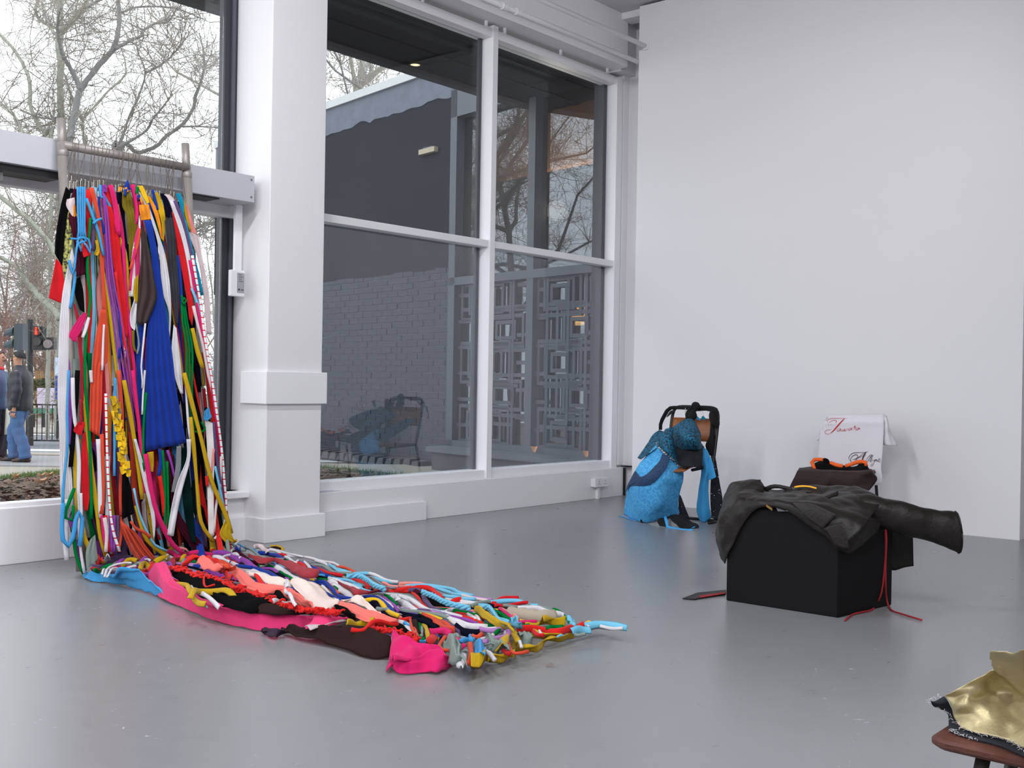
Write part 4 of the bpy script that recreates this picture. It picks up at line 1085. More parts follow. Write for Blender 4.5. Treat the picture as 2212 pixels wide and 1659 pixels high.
hang('blush', 'U572,120 568,180 620,270', 'U635,105 640,160 625,250', 'small pale pink flap clipped at the top left of the rail', .055, 1, .004)
hang('orange', 'U655,60 628,170 626,320', 'U664,60 668,180 652,330', 'orange cloth scrap clipped beside the maroon cloth', .05, 1, .005)
hang('maroon', 'U634,20 600,130 612,160 588,270 620,420 650,600 650,780', 'U660,50 664,200 668,300 672,430 700,560 735,640 728,760', 'crumpled maroon blouse hanging behind the sky blue loops', .055, 2.5, .018, crumple=.012)
for k, (a, b) in enumerate(((664, 672), (684, 690), (704, 706), (722, 722))):
    strip('skyblue', 4.6, f'U{a},15 {a},200 {b},380 {b + (k - 1.5) * 6:.0f},450', .085, 'tube', tw=.2)
kn = thing('rag_knot', cur(*px('U690,470')[0], .09), 'knot of thick sky blue tubes tied round the blue loops', 'knot')
for pth in ('U604,455 640,465 700,450 745,440 760,480 780,560 765,575 740,520 700,470', 'U660,500 700,485 740,470 700,440 670,450 660,490 690,540 695,565', 'U668,480 650,560 640,680 620,760 600,690 590,640'):
    ribbon([cur(x, y, .10) for x, y in px(pth)], 4.6 * PXM, 'tube', seed=len(pth)).build('cord_loop', fab('skyblue'), kn, smooth=True)
hang('red', 'U708,490 700,560 715,618', 'U742,485 775,560 778,590', 'small red pocket shaped scrap under the sky blue knot', .09, 1, .008)
strip('skyblue', 6, 'U590,640 600,700 640,740 625,900 600,1050', .075, 'tube')
hang('black', 'U655,800 640,920 680,1060', 'U680,780 710,900 722,1090', 'black scrap hanging under the maroon blouse', .06, 1, .005)
hang('pink', 'U715,1085 640,1180 590,1280 620,1330', 'U745,1100 700,1230 660,1300 660,1340', 'pink knotted sleeve at the left of the curtain', .085, 3, .012)
strip('white', 7, 'U760,1130 730,1230 705,1300', .085)
hang('crimson', 'U625,1010 660,1200 670,1400 L655,0 655,250', 'U640,1010 695,1200 700,1400 L690,0 680,250', 'crimson cloth running down to a braided knot', .07, 2, .007)
bd = thing('braided_cloth', cur(*px('L660,420')[0], .09), 'red braided cloth with a flared end left of the orange red skirt', 'braid')
for ph in (0, 2.1, 4.2):
    ribbon([cur(*px(f'L{662 + 9 * math.sin(ph + k * .9):.1f},{240 + 22 * k}')[0], .09 + .012 * math.cos(ph + k * .9)) for k in range(10)], 3.6 * PXM, 'tube', seed=int(ph)).build('braid_strand', fab('crimson'), bd, smooth=True)
hang('red', 'L640,420 600,492 650,530', 'L680,420 690,440 665,520', 'small flared red scrap under the braid', .095, 1, .006)
hang('red', 'L675,520 660,750 665,1000 690,1150', 'L695,500 722,800 728,1030 715,1140', 'long red gathered cloth hanging at the left', .075, 2, .012)
strip('green', 6.5, 'U770,280 745,700 770,960 735,1280 L690,60 722,450 740,900 745,1210', .08, 'flat')
strip('mustard', 9, 'L690,0 705,400 745,800 790,1150 815,1340 862,1510', .072)
strip('mustard', 8, 'L640,560 615,760 620,1000 635,1150', .07)
strip('black', 10, 'L632,0 612,300 590,600 572,785', .075)
strip('skyblue', 5, 'L560,0 548,330 552,600 520,900 510,1100', .075)
strip('white', 8, 'L592,60 600,300 640,700 640,1000 660,1270', .08, kind='flat')
strip('white', 7, 'L655,1000 668,1270', .09)
strip('green', 6.5, 'L605,960 560,1080 530,1160 545,1218 590,1215 596,1100', .10, 'tube', label='green loop of cloth hanging low at the left corner', tw=.2)
strip('skyblue', 9, 'L515,1080 505,1240 512,1380 560,1432 600,1340 622,1180 645,1150 670,1180 665,1300 650,1430', .11, 'tube', label='thick sky blue loop hanging low at the left corner', tw=.2)
strip('green', 7, 'L596,1280 615,1480 650,1590 685,1655', .09)
strip('white', 6, 'L640,1200 650,1400 672,1560 690,1650', .10)
strip('purple', 7, 'L625,1380 650,1560 680,1640', .07)
strip('mustard', 8.5, 'L675,1280 690,1370 740,1470 800,1540 850,1570', .10)
strip('blush', 7, 'L740,0 745,100', .09)
# orange red group
hang('rust', 'U760,20 795,150 830,300 852,600 870,900 870,1050', 'U800,20 850,250 880,500 892,800 905,1000 905,1080', 'tall orange red draped cloth left of the purple strips', .075, 3, .008)
hang('rust', 'U862,1060 820,1280 795,1450 785,1580 L732,200 728,490', 'U905,1060 918,1300 915,1500 L838,0 828,300 810,540', 'orange red skirt with a cut hem hanging at mid height', .085, 3, .012, nc=18)
strip('white', 5, 'U888,1190 880,1350 872,1580', .10, 'tube')
strip('skyblue', 6, 'U738,112 770,200 800,290 840,400 865,520 885,600', .09, 'tube', tw=.2)
strip('skyblue', 5.5, 'U795,328 830,300 868,285', .10, 'tube', label='short sky blue cord tied across the orange red cloth', tw=.1)
strip('mustard', 7, 'U735,115 790,270 830,430 855,600 900,850 930,1050 970,1400 1000,1650', .065)
hang('mustard', 'U812,470 820,540 800,592', 'U835,470 850,560 832,604', 'small yellow scrap beside the sky blue cord', .08, 1, .004)
strip('grape', 8, 'U790,270 795,420 790,560', .075)
strip('royal', 7, 'U845,100 855,260 890,420 910,430', .07)
for k in range(4):
    strip('purple', 3.8, f'U{870 + 5 * k},{40 + 10 * k} {890 + 9 * k},250 {898 + 13 * k},500 {915 + 19 * k},820 {965 + 24 * k},1150 {1015 + 27 * k},1500 L{1015 + 22 * k},200 {1060 + 26 * k},500', .07 + (.0, .016, .006, .02, .003, .012)[k], 'tube', tw=.2)
strip('skyblue', 6, 'U855,0 858,90 880,110', .085, 'tube'); strip('skyblue', 5.5, 'U885,80 920,150 945,190', .08, 'tube')
hang('purple', 'U868,0 880,60 905,40', 'U905,-8 915,40 905,70', 'purple gathered scrap clipped near the left hangers', .085, 1, .008)
hang('red', 'U885,150 935,430 965,660 1030,1000 1060,1300', 'U952,190 1015,420 1040,690 1082,1010 1090,1300', 'wide bright red cloth falling diagonally from the clips', .08, 2, .010)
hang('red', 'U890,10 900,90 960,200 985,360', 'U930,20 950,110 985,230 1005,340', 'crumpled red sleeve beside the pink loops', .075, 2, .010)
for k in range(3):
    strip('pink', 6, f'U{935 + 9 * k},0 {962 + 11 * k},120 {985 + 11 * k},260 {1000 + 10 * k},400 {1022},{432 - 4 * k}', .09 + .006 * k, 'tube', tw=.2)
strip('pink', 8, 'U1000,160 1035,350 1055,600 1075,900 1110,1250 1150,1600 L1120,200 1150,500 1165,650', .075)
strip('skyblue', 4, 'U968,20 985,120 1000,250', .10, 'tube'); strip('mustard', 4.5, 'U1005,170 1015,270 1020,310', .10)
strip('mustard', 10, 'U1010,450 1060,560 1085,720 1100,1000 1105,1250', .07)
strip('navy', 8, 'U1025,60 1045,250 1070,480 1095,640', .06)
strip('scarlet', 6, 'U985,740 1000,850 1040,1150 1065,1350 1092,1440', .09)
strip('royal', 6, 'U990,800 1015,1000 1030,1250 1015,1480', .085)
hang('orange', 'U1015,15 1010,45 1012,60', 'U1040,15 1035,40 1030,50', 'tiny orange tag of cloth by the brown cap sleeve', .09, 1, .002)
hang('brown', 'U1010,5 1070,30 1120,120 1135,190', 'U1060,0 1110,60 1138,150 1142,190', 'brown shoulder of cloth over the olive ruffle', .09, 1, .008)
hang('olive', 'U1045,60 1045,180 1080,260 1095,450 1105,650', 'U1110,60 1140,200 1160,380 1155,450 1118,660', 'olive ruffled blouse hanging in the middle of the rail', .085, 3, .016, crumple=.014)
strip('royal', 6, 'U1088,-25 1075,40 1065,90', .10); hang('royal', 'U1086,-40 1065,0 1058,45', 'U1092,-40 1105,5 1120,40', 'pointed royal blue scrap sticking up above the clips', .095, 1, .004)
strip('orange', 7, 'U1072,20 1085,60', .10)
strip('pink', 10, 'U1128,-5 1150,120 1168,230 1150,330', .085)
hang('white', 'U1160,240 1185,300 1140,500 1110,760 1100,950', 'U1195,260 1200,420 1205,560 1190,760 1150,950', 'white cloth with pink and orange bands twisting down the middle', .085, 3, .010, m=stripe2)
strip('rust', 6, 'U1198,370 1175,500 1130,650 1110,720', .11); strip('pink', 6, 'U1150,540 1125,700 1108,900', .11)
hang('mustard', 'U1150,800 1140,940 1160,1010', 'U1180,760 1178,920 1175,1000', 'gathered mustard scrap beside the dark brown sleeve', .09, 2, .01)
hang('white', 'U1150,960 1110,1100 1115,1200 1145,1240', 'U1170,960 1165,1100 1160,1180 1150,1240', 'white knotted end under the banded white cloth', .09, 1, .012)
strip('olive', 6, 'U1135,1240 1140,1380 1170,1430 1185,1350', .09, 'tube'); strip('sage', 4, 'U1160,1180 1185,1350 1170,1440', .095, 'tube')
hang('orange', 'U1188,168 1195,240 1205,300', 'U1270,165 1282,240 1288,290', 'bunched orange cloth above the royal blue dress', .10, 2, .016, crumple=.012)
hang('yellow', 'U1178,5 1215,90 1255,160', 'U1215,5 1245,60 1275,150', 'yellow gathered cloth at the clips right of centre', .09, 2, .008)
strip('green', 7, 'U1172,15 1165,70', .10); hang('royal', 'U1170,85 1172,110 1180,130', 'U1190,85 1195,100 1185,125', 'small royal blue scrap beside the yellow cloth', .10, 1, .002)
hang('white', 'U1185,60 1260,220 1330,430 1360,600 1385,900 1440,1080 1440,1290', 'U1225,60 1300,260 1365,450 1410,600 1450,850 1460,1100 1450,1310', 'wide white split cloth falling beside the royal blue dress', .08, 3, .010)
hang('orange', 'U1255,90 1300,200 1335,300 1375,455', 'U1280,100 1340,210 1370,330 1388,470', 'orange strip of cloth behind the mustard blouse', .075, 1, .006)
hang('mustard', 'U1310,70 1345,200 1380,330 1388,470', 'U1345,60 1395,180 1412,330 1395,480', 'mustard yellow ruffled blouse right of centre', .085, 3, .014, crumple=.012)
strip('royal', 7, 'U1300,40 1320,120 1345,210', .08)
strip('navy', 9, 'U1290,260 1310,380 1325,520', .06)
hang('navy', 'U1365,70 1395,160 1410,260', 'U1400,70 1460,180 1470,280', 'navy shoulder of cloth above the charcoal cloth', .085, 2, .01)
hang('charcoal', 'U1395,220 1420,450 1425,600 1460,900 1500,1190', 'U1470,240 1500,450 1512,700 1530,900 1518,1200', 'charcoal grey ruffled cloth right of centre', .09, 3, .014, crumple=.012)
hang('blush', 'U1400,80 1430,110 1470,200 1480,240', 'U1440,80 1475,110 1500,180 1500,250', 'pale pink flap clipped right of the navy cloth', .09, 1, .006)
hang('red', 'U1465,230 1495,400 1525,580 1590,950 1615,1140', 'U1495,250 1555,470 1590,640 1650,1000 1640,1200', 'long plain red cloth falling to the right', .085, 1.5, .008)
for k in range(4): strip('white', 5, f'U{1450 + 12 * k},130 {1510 + 14 * k},300 {1570 + 10 * k},500 {1615 + 9 * k},720 {1640 + 9 * k},900', .09, 'tube', tw=.2)
strip('grape', 8, 'U1490,130 1560,300 1610,480 1650,700 1668,930', .10)
hang('teal', 'U1500,70 1535,170 1545,250 1580,330', 'U1540,70 1568,160 1570,250 1600,340', 'teal blue cloth clipped near the right pole', .10, 1, .008)
strip('teal', 7, 'U1575,300 1610,450 1650,620 1690,760 1724,940', .10)
strip('mustard', 6, 'U1565,140 1590,260 1625,390', .08); hang('salmon', 'U1575,170 1600,250 1620,400', 'U1595,160 1650,330 1680,420', 'salmon pink cloth hanging in front of the right pole', .075, 1, .008)
hang('blush', 'U1600,400 1680,600 1720,800 1745,1050 1762,1270', 'U1650,410 1700,430 1720,580 1780,900 1806,1275', 'pale pink vest hanging at the right edge of the curtain', .07, 2, .010)
strip('white', 6, 'U1640,600 1675,800 1710,1000 1740,1230 1780,1500 L1715,0 1745,200 1800,600 1825,900 1843,1120 1815,1300 1745,1372', .11, 'tube', label='white tape with red ticks curving down the right edge', m=tick, tw=.1)
strip('white', 5.5, 'L862,190 868,500 875,760 890,1050 918,1290 975,1480', .10, 'tube', label='white tape with red ticks hanging in the middle', m=tick, tw=.1)
strip('pink', 6.5, 'U1620,640 1665,900 1700,1130 1760,1400 1790,1560 L1720,60 1760,400 1800,700 1825,950 1842,1180', .10, 'flat')
strip('lightblue', 6, 'U1635,880 1680,1000 1735,1230', .10); strip('blush', 7, 'U1650,1030 1690,1200 1740,1400 L1690,0 1730,180 1755,330', .095)
strip('royal', 8, 'U1512,600 1535,800 1555,1100', .085); strip('bottle', 9, 'U1530,640 1550,800 1565,960', .07)
kg = thing('rag_knot', cur(*px('U1565,1000')[0], .10), 'knot of green tubes right of the charcoal cloth', 'knot')
for pth in ('U1560,960 1590,980 1570,1010 1550,990 1575,965', 'U1548,940 1560,1000 1580,1020'): ribbon([cur(x, y, .11) for x, y in px(pth)], 4.5 * PXM, 'tube', seed=len(pth)).build('cord_loop', fab('green'), kg, smooth=True)
for k in range(3): strip('green', 5, f'U{1552 + 10 * k},1010 {1560 + 20 * k},1180 {1590 + 25 * k},1400 L{1520 + 22 * k},200 {1545 + 20 * k},500', .095, 'tube', tw=.2)
hang('white', 'U1482,1190 1462,1420 1475,1500 L1425,60 1470,190', 'U1505,1220 1530,1420 1545,1560 L1485,100 1492,190', 'white hanging panel with a pointed top right of the blue dress', .095, 2, .008)
strip('mustard', 10, 'U1640,1220 1680,1400 1730,1560', .10)
hang('navy', 'U1460,1080 1450,1400 L1480,300 1500,640', 'U1480,1180 1465,1420 L1500,320 1520,600', 'navy panel beside the hem of the blue dress', .06, 1, .006)
# royal blue dress, dark sleeve in front of it
hang('royal', 'U1228,300 1275,500 1300,700 1295,1000 1262,1200 1240,1500 L1185,200 1183,660', 'U1292,300 1340,560 1370,760 1410,1050 1465,1400 L1430,120 1475,380 1518,592', 'royal blue pleated dress hanging in the middle of the curtain', .105, 5, .012, nc=30, nr=40)
hang('royal', 'U1185,1190 1170,1400 1165,1580 L1120,200 1160,480', 'U1225,1190 1225,1500 L1180,100 1183,350 1182,500', 'narrow royal blue panel left of the blue dress', .09, 2, .008)
hang('darkbrown', 'U1205,350 1205,600 1185,900 1165,1100 1180,1190', 'U1240,400 1285,620 1315,800 1335,970 1250,1185', 'dark brown sheer sleeve in front of the blue dress', .125, 2, .008, m=mat('sheer dark brown', (46, 30, 28), .8, var=.15, vscale=20))
strip('white', 4, 'U1240,1180 1218,1400 1205,1560 L1160,60 1158,145', .13, 'tube'); strip('white', 4.5, 'L1180,0 1165,200 1158,360', .115, 'tube')
strip('green', 5.5, 'L1190,180 1172,400 1165,600 1170,825', .12)
# lower middle
strip('skyblue', 5.5, 'L938,60 934,300 932,600 930,860', .12)
strip('rust', 9, 'L825,520 838,800 838,1000 828,1172', .09); strip('white', 9, 'L800,560 808,760 812,1000 818,1200', .085); strip('white', 10, 'L870,700 880,1000 875,1300 868,1420', .075)
rag = thing('ragged_cloth', cur(*px('L990,830')[0], .11), 'ragged torn yellow cloth hanging left of the blue dress', 'garment')
rr = random.Random(3)
for k in range(26):
    yy = 210 + k * 24; xx = 930 + k * 3.6 + rr.uniform(-22, 22)
    a = [cur(*px(f'L{xx + d:.0f},{yy:.0f}')[0], .11 + rr.uniform(0, .03)) for d in (-26, 0, 28)]; b = [cur(*px(f'L{xx + d + rr.uniform(-8, 8):.0f},{yy + 55 + rr.uniform(-14, 16):.0f}')[0], .12 + rr.uniform(0, .03)) for d in (-20, 4, 26)]
    MB().grid([a, b]).build('torn_flap', fab('yellow') if k > 4 else fab('mustard'), rag, solid=.002, fixn=False)
strip('grey', 5, 'L890,230 905,330 950,400 980,390 975,330 945,260', .13, 'tube', label='grey cord loop hanging by the torn yellow cloth', tw=.1)
strip('grey', 7, 'L940,440 945,560 935,640', .10)
strip('rust', 9, 'L968,0 985,250 992,500 990,800 985,1000 985,1180', .10)
hang('black', 'L998,835 992,1000 995,1215', 'L1035,835 1070,980 1092,1165', 'black sleeve end hanging in front of the orange red tubes', .13, 1.5, .010)
strip('black', 6, 'L1050,1180 1060,1240 1068,1290', .13)
strip('mustard', 10, 'L1010,80 1080,480 1125,760 1160,1050', .105); strip('pink', 8, 'L1080,0 1125,400 1155,750 1180,1000', .11)
strip('pink', 10, 'L1185,680 1220,900 1255,1080 1310,1240 1400,1410 1510,1500', .13, label='long hot pink strip sweeping down to the floor on the right')
hang('white', 'L1090,560 1155,850 1225,1150 1250,1380', 'L1110,560 1190,850 1260,1180 1262,1350', 'white tapering cloth in the lower middle', .12, 2, .008)
strip('green', 6, 'L1325,650 1340,900 1345,1150 1335,1330', .12); strip('green', 6, 'L1362,740 1365,1000 1372,1290', .12)
hang('mustard', 'L1200,668 1205,760 1212,826', 'L1250,662 1252,760 1247,826', 'short mustard tab under the blue dress hem', .115, 1, .004)
strip('scarlet', 8, 'L1300,860 1320,1000 1335,1190', .115); strip('purple', 6, 'L1362,650 1395,760 1420,870', .12); strip('royal', 8, 'L1300,640 1310,740 1290,860', .11)
hang('grey', 'L1440,620 1432,780 1395,990', 'L1475,615 1470,790 1432,998', 'ribbed grey strip under the hem of the blue dress', .13, 4, .004)
hang('white', 'L1520,560 1520,720 1450,900 1400,1100 1362,1340', 'L1555,560 1545,740 1490,950 1450,1130 1412,1352', 'broad white tape crossing down to the left in the lower right', .145, 1, .004)
hang('maroon', 'L1345,670 1385,950 1400,1150 1480,1330 1590,1480', 'L1420,690 1430,1000 1470,1180 1590,1340 1690,1460', 'maroon skirt cloth sweeping to the floor at the right', .10, 3, .016)
hang('bottle', 'L1478,640 1480,900 1500,1150 1560,1400', 'L1530,600 1545,850 1572,1100 1595,1410', 'bottle green crumpled cloth at the lower right', .12, 3, .014, crumple=.012)
strip('mustard', 9, 'L1555,380 1580,650 1612,1000 1640,1240 1735,1392', .13, label='mustard strip running from the right hangers to the floor knot')
strip('mustard', 9.5, 'L1500,20 1550,220 1640,560 1725,900 1835,1170 1885,1330', .15, label='long mustard strip crossing the lower right of the curtain')
strip('white', 5, 'L1512,120 1530,400 1545,560', .12, 'tube'); strip('green', 5, 'L1640,420 1670,480 1640,500 1590,500', .13, 'tube')
hang('black', 'L1565,60 1580,500 1590,700 1615,930', 'L1640,400 1660,520 1640,700 1622,930', 'black cloth behind the green tubes at the right', .085, 1, .008)
hang('cream', 'L1672,400 1690,700 1690,1000 1700,1370', 'L1730,430 1745,700 1740,1000 1745,1340', 'bunched ivory strips at the lower right', .12, 4, .014, m=mat('jersey ivory', (226, 220, 218), .88, var=.05))
strip('grape', 8, 'L1735,420 1765,700 1790,900 1808,1060', .12); strip('lightblue', 6, 'L1752,780 1790,960 1832,1160', .13); strip('salmon', 4.5, 'L1742,640 1725,800 1705,900 1690,950', .13, 'tube')
hang('skyblue', 'L1668,330 1660,400 1690,410', 'L1700,300 1715,350 1725,380', 'sky blue knot of cloth at the right edge', .14, 2, .012)
strip('blush', 6, 'L1800,700 1790,950 1760,1100 1745,1320', .12); strip('scarlet', 7, 'L1680,860 1685,940', .14)
hang('mustard', 'L1830,1230 1790,1330 1830,1400', 'L1870,1290 1900,1370 1930,1395', 'star shaped mustard rag at the foot of the right edge', .15, 2, .014)
for k in range(7):
    strip('rust', 4.4, f'L{985 + 8 * k},{1225 + 8 * k} {1010 + 16 * k},1330 {1060 + 22 * k},1450 {1130 + 26 * k},1560', .11 + (.0, .018, .006, .024, .002, .014, .008)[k], 'tube', tw=.2)
strip('rust', 6, 'L1065,1230 1110,1290 1180,1320 1225,1365', .16, 'tube'); strip('mustard', 10, 'L1110,1100 1150,1260 1200,1380 1280,1450 1370,1520', .12)
strip('lightblue', 5, 'L1090,960 1130,1150 1190,1300 1260,1420 1360,1470', .13, 'tube'); strip('salmon', 5, 'L1360,1350 1420,1440 1500,1450 1535,1480', .12, 'tube')
for k, c in enumerate(('pink', 'red', 'purple', 'purple', 'grape', 'rust')): strip(c, 7, f'L{830 + 32 * k},1180 {845 + 28 * k},1330 {870 + 18 * k},1480', .09)
strip('blush', 8, 'L850,1200 870,1330 862,1480', .10); hang('sage', 'L735,1380 700,1480 705,1620', 'L775,1340 790,1480 800,1540', 'grey green rag bunched at the left foot of the curtain', .11, 2, .012)

# ================================================================== THE TRAIN OF RAGS ON THE FLOOR
def mstrip(c, w, path, z=.06, kind='tube', label=None, wav=.012, tw=.4, m=None, name='floor_strip', group=None, cat='fabric strip'):
    nstrip[0] += 1
    rn = random.Random(nstrip[0]); ph = rn.uniform(0, 6)
    pts = px(path) if isinstance(path, str) else path
    P = []
    for i, (x, y) in enumerate(pts):
        zz = z[i] if hasattr(z, '__len__') else z
        P.append(fl(x, y, zz))
    P = spline(P, max(10, 3 * len(P)))
    Ltot = sum((P[i + 1] - P[i]).length for i in range(len(P) - 1)); w = min(w, Ltot / .0021 / 3.0)
    kk_ = .0019 if kind == 'tube' else .0021; hw = w * kk_ / 2
    P = [p + Vector((0, 0, wav * math.sin(ph + i * .55))) for i, p in enumerate(P)]
    P = [Vector((p.x, p.y, max(p.z, hw * .8 + .004))) for p in P]
    o = ribbon(P, w * kk_, kind, seed=nstrip[0], tw=tw, n=max(14, 4 * len(pts))).build(name, m or fab(c), smooth=True)
    wd = 'rolled' if kind == 'tube' else 'flat'
    return tag(o, label or f'{wd} {cn(c)} cloth strip in the train of rags along the floor', cat, None if label else f'{cn(c)} {wd} strips in the train on the floor')
def mcloth(c, A, B, label, zA=.02, zB=.08, folds=2, amp=.012, crumple=.006, nr=34, nc=12, cat='garment', edge=.02, name='floor_cloth', m=None, solid=.003):
    nstrip[0] += 1
    a = px(A); b = px(B)
    f = lambda z, i: z[i] if hasattr(z, '__len__') else z
    PA = [fl(x, y, f(zA, i)) for i, (x, y) in enumerate(a)]; PB = [fl(x, y, f(zB, i)) for i, (x, y) in enumerate(b)]
    mb = sheet(PA, PB, nr, nc, folds, amp, nstrip[0], crumple, up=Vector((0, 0, 1)), edge=edge)
    mb.v = [Vector((v.x, v.y, max(v.z, .006))) for v in mb.v]
    return tag(mb.build(name, m or fab(c), smooth=True, solid=solid, fixn=False), label, cat)
# --- filling pile
rm_ = random.Random(77)
LANES = [('lightblue', 4), ('white', 7), ('red', 4), ('grey', 3), ('sage', 4), ('royal', 4), ('scarlet', 3), ('skyblue', 3), ('green', 3), ('lilac', 3), ('purple', 2), ('crimson', 2), ('mustard', 3), ('salmon', 2), ('navy', 3), ('coral', 2), ('yellow', 2), ('grape', 2), ('black', 2)]
bag_ = [c for c, n in LANES for _ in range(n)]
for i in range(150):
    u = rm_.random(); x = 3.02 + .86 * u; XM = lambda y: float(np.interp(y, [2.8, 3.3, 3.9, 4.6, 5.4], [3.62, 3.70, 3.70, 3.90, 3.92]))
    y0 = rm_.uniform(3.4, 5.55); L = rm_.uniform(.7, 1.7); y1 = max(3.0 + .25 * abs(u - .4), y0 - L)
    if y0 - y1 < .3: continue
    n = max(5, int((y0 - y1) / .13)); zb_ = rm_.uniform(.012, .034); ph = rm_.uniform(0, 6)
    P = []
    for k in range(n + 1):
        y = y0 + (y1 - y0) * k / n
        xx = 3.0 + (XM(y) - 3.02) * u + .03 * math.sin(y * 4.2 + 2.2 * u) + .012 * rm_.gauss(0, 1) + .10 * (y - 4.2) * (.5 - u) * -.12
        hump = .016 * (1 + math.sin(y * 7.5 + u * 4)) * (1 - .35 * abs(u - .5))
        P.append(Vector((xx, y, zb_ + hump * .9)))
    c = rm_.choice(bag_ if u > .35 else bag_ + ['coral', 'black', 'scarlet', 'cream', 'pink'] * 3)
    kind = 'tube' if rm_.random() < .6 else 'flat'; nstrip[0] += 1
    w = rm_.uniform(.013, .019) if kind == 'tube' else rm_.uniform(.022, .038)
    wd = 'rolled' if kind == 'tube' else 'flat'
    tag(ribbon(P, w, kind, seed=nstrip[0]).build('floor_strip', fab(c), smooth=True), f'{wd} {cn(c)} cloth strip in the train of rags along the floor', 'fabric strip', f'{cn(c)} {wd} strips in the train on the floor')
# --- big cloths on the left half
mcloth('skyblue', 'M100,528 150,562 280,580 390,592 440,602 560,640 690,682 780,720 860,757', 'M135,508 230,518 330,518 400,490 480,474 560,500 620,560 680,620 840,735', 'sky blue cloth spread on the floor at the left foot of the curtain', .008, (.02, .03, .06, .10, .11, .10, .07, .05, .015), 2.5, .020, .014, nr=44, nc=16)
mcloth('hotpink', 'M620,528 660,610 700,685 780,735 870,765 1000,822 1200,892 1400,942 1600,968 1750,972 1900,968 2050,935 2212,885', 'M775,440 805,500 830,570 900,640 975,690 1080,745 1200,778 1400,812 1600,832 1700,838 1850,845 2000,852 2200,872',
       'long hot pink cloth folded along the left side of the train', (.05, .02, .01, .01, .01, .01, .01, .01, .01, .01, .01, .03, .06), (.12, .11, .10, .085, .08, .08, .08, .08, .075, .07, .07, .06, .065), 2.0, .012, .003, nr=70, nc=30, edge=.035)
mcloth('hotpink', 'N1100,1120 1300,1110 1450,1060 1580,1010 1690,995', 'N1290,930 1420,955 1550,970 1640,985 1700,992', 'tapering end of the hot pink cloth over the brown cloth', .05, .07, 1.5, .008, .003, nr=24)
mcloth('mauve', 'N1080,1122 1290,1120 1450,1085 1600,1040 1700,1000', 'N1160,1112 1300,1080 1420,1040 1560,1008 1690,992', 'pale mauve lining strip under the hot pink cloth', .035, .06, 1, .005, .003, nr=20, nc=6)
mcloth('darkbrown', 'N790,1122 880,1175 1100,1250 1400,1305 1600,1365 1770,1420 1900,1447 2130,1445', 'N1000,1115 1200,1125 1400,1110 1600,1075 1750,1080 1900,1110 2040,1160 2125,1200', 'dark brown cloth lying at the front left edge of the train', .008, (.03, .04, .05, .08, .085, .08, .08, .07), 2, .014, .010, nr=40, nc=16)
mcloth('plum', 'N570,1112 640,1180 740,1215 780,1180 860,1168', 'N600,1105 680,1108 740,1110 800,1115 850,1130', 'small plum rag poking out under the hot pink cloth', .008, .03, 1.5, .010, .012, nr=20, nc=8)
mcloth('black', 'M800,490 850,560 950,620 1050,680 1150,742 1300,788 1480,815', 'M870,470 1000,515 1150,553 1280,615 1320,680 1450,690 1620,765', 'black cloth lying between the pink and the red ruffles', (.085, .08, .075, .075, .075, .075, .075), .105, 1.5, .010, .006, nr=36)
mcloth('black', 'N0,780 150,840 320,880 500,895 640,850', 'N0,680 200,705 400,715 560,705 700,790', 'black cloth fold in front of the brown wedge', .085, .105, 1.5, .010, .005, nr=26)
mcloth('darkbrown', 'N490,895 700,925 900,925 1100,915 1260,918', 'N640,830 760,825 860,855 1000,880 1200,905', 'brown wedge of cloth between the black cloth and the pink cloth', .08, .10, 1, .006, .004, nr=22, nc=8)
mcloth('coral', 'N0,360 120,395 220,430 330,560 440,640 620,690 760,680 900,740 1040,820 1170,850', 'N0,345 180,350 330,400 460,500 560,580 700,600 850,610 950,640 1080,740 1200,850', 'coral pink pleated cloth running down the middle left', .095, .115, 5, .011, .004, nr=54, nc=44)
mcloth('coral', 'N1480,845 1600,900 1750,990 1900,1020 2050,1015 2212,1010', 'N1560,790 1700,830 1850,880 1980,930 2100,960 2212,985', 'coral pink pleated cloth near the middle of the train', .09, .10, 5, .010, .003, nr=40, nc=40)
mcloth('scarlet', 'M880,470 980,430 1100,420 1200,500 1280,560', 'M960,395 1050,400 1150,450 1260,500 1330,570', 'crumpled scarlet cloth at the head of the train', .10, .12, 3, .016, .014, nr=30, nc=14)
mcloth('coral', 'M1010,440 1060,470 1140,500 1210,490', 'M1030,410 1090,405 1140,430 1220,470', 'curled salmon cuff on the scarlet cloth', .125, .14, 1.5, .012, .01, nr=20, nc=10)
mcloth('cream', 'N890,560 960,620 1060,700 1120,800 1200,860 1350,870 1500,835', 'N990,520 1100,540 1200,560 1290,620 1380,700 1460,760 1530,800', 'cream cloth spread in the middle of the train', (.12, .12, .11, .10, .095, .095, .09), (.13, .13, .12, .11, .105, .10, .095), 2, .010, .005, nr=34, nc=14)
mcloth('cream', 'N380,430 520,500 640,560 780,590 900,590', 'N420,420 560,440 700,490 800,520 900,545', 'cream cloth fold behind the coral cloth', .11, .12, 2, .010, .008, nr=24, nc=10)
mcloth('cream', 'N1500,800 1650,790 1760,820 1860,900 1960,960', 'N1560,770 1680,735 1760,710 1850,800 2010,930', 'cream cloth with a raised tip right of the coral pleats', .095, .11, 1.5, .014, .008, nr=22, nc=10)
mcloth('berry', 'N420,240 600,310 760,300 900,390 1050,470 1200,500 1260,480', 'N430,215 620,250 800,270 960,310 1080,360 1180,400 1280,430', 'berry red sleeve lying across the right half', .10, .115, 1.5, .010, .005, nr=30, nc=12)
mcloth('berry', 'N1500,560 1620,640 1700,720 1850,690 2000,660 2105,670', 'N1480,520 1600,580 1720,640 1850,650 1980,635 2095,615', 'berry red rolled sleeve in the middle right', .095, .11, 1, .008, .004, nr=26, nc=10)
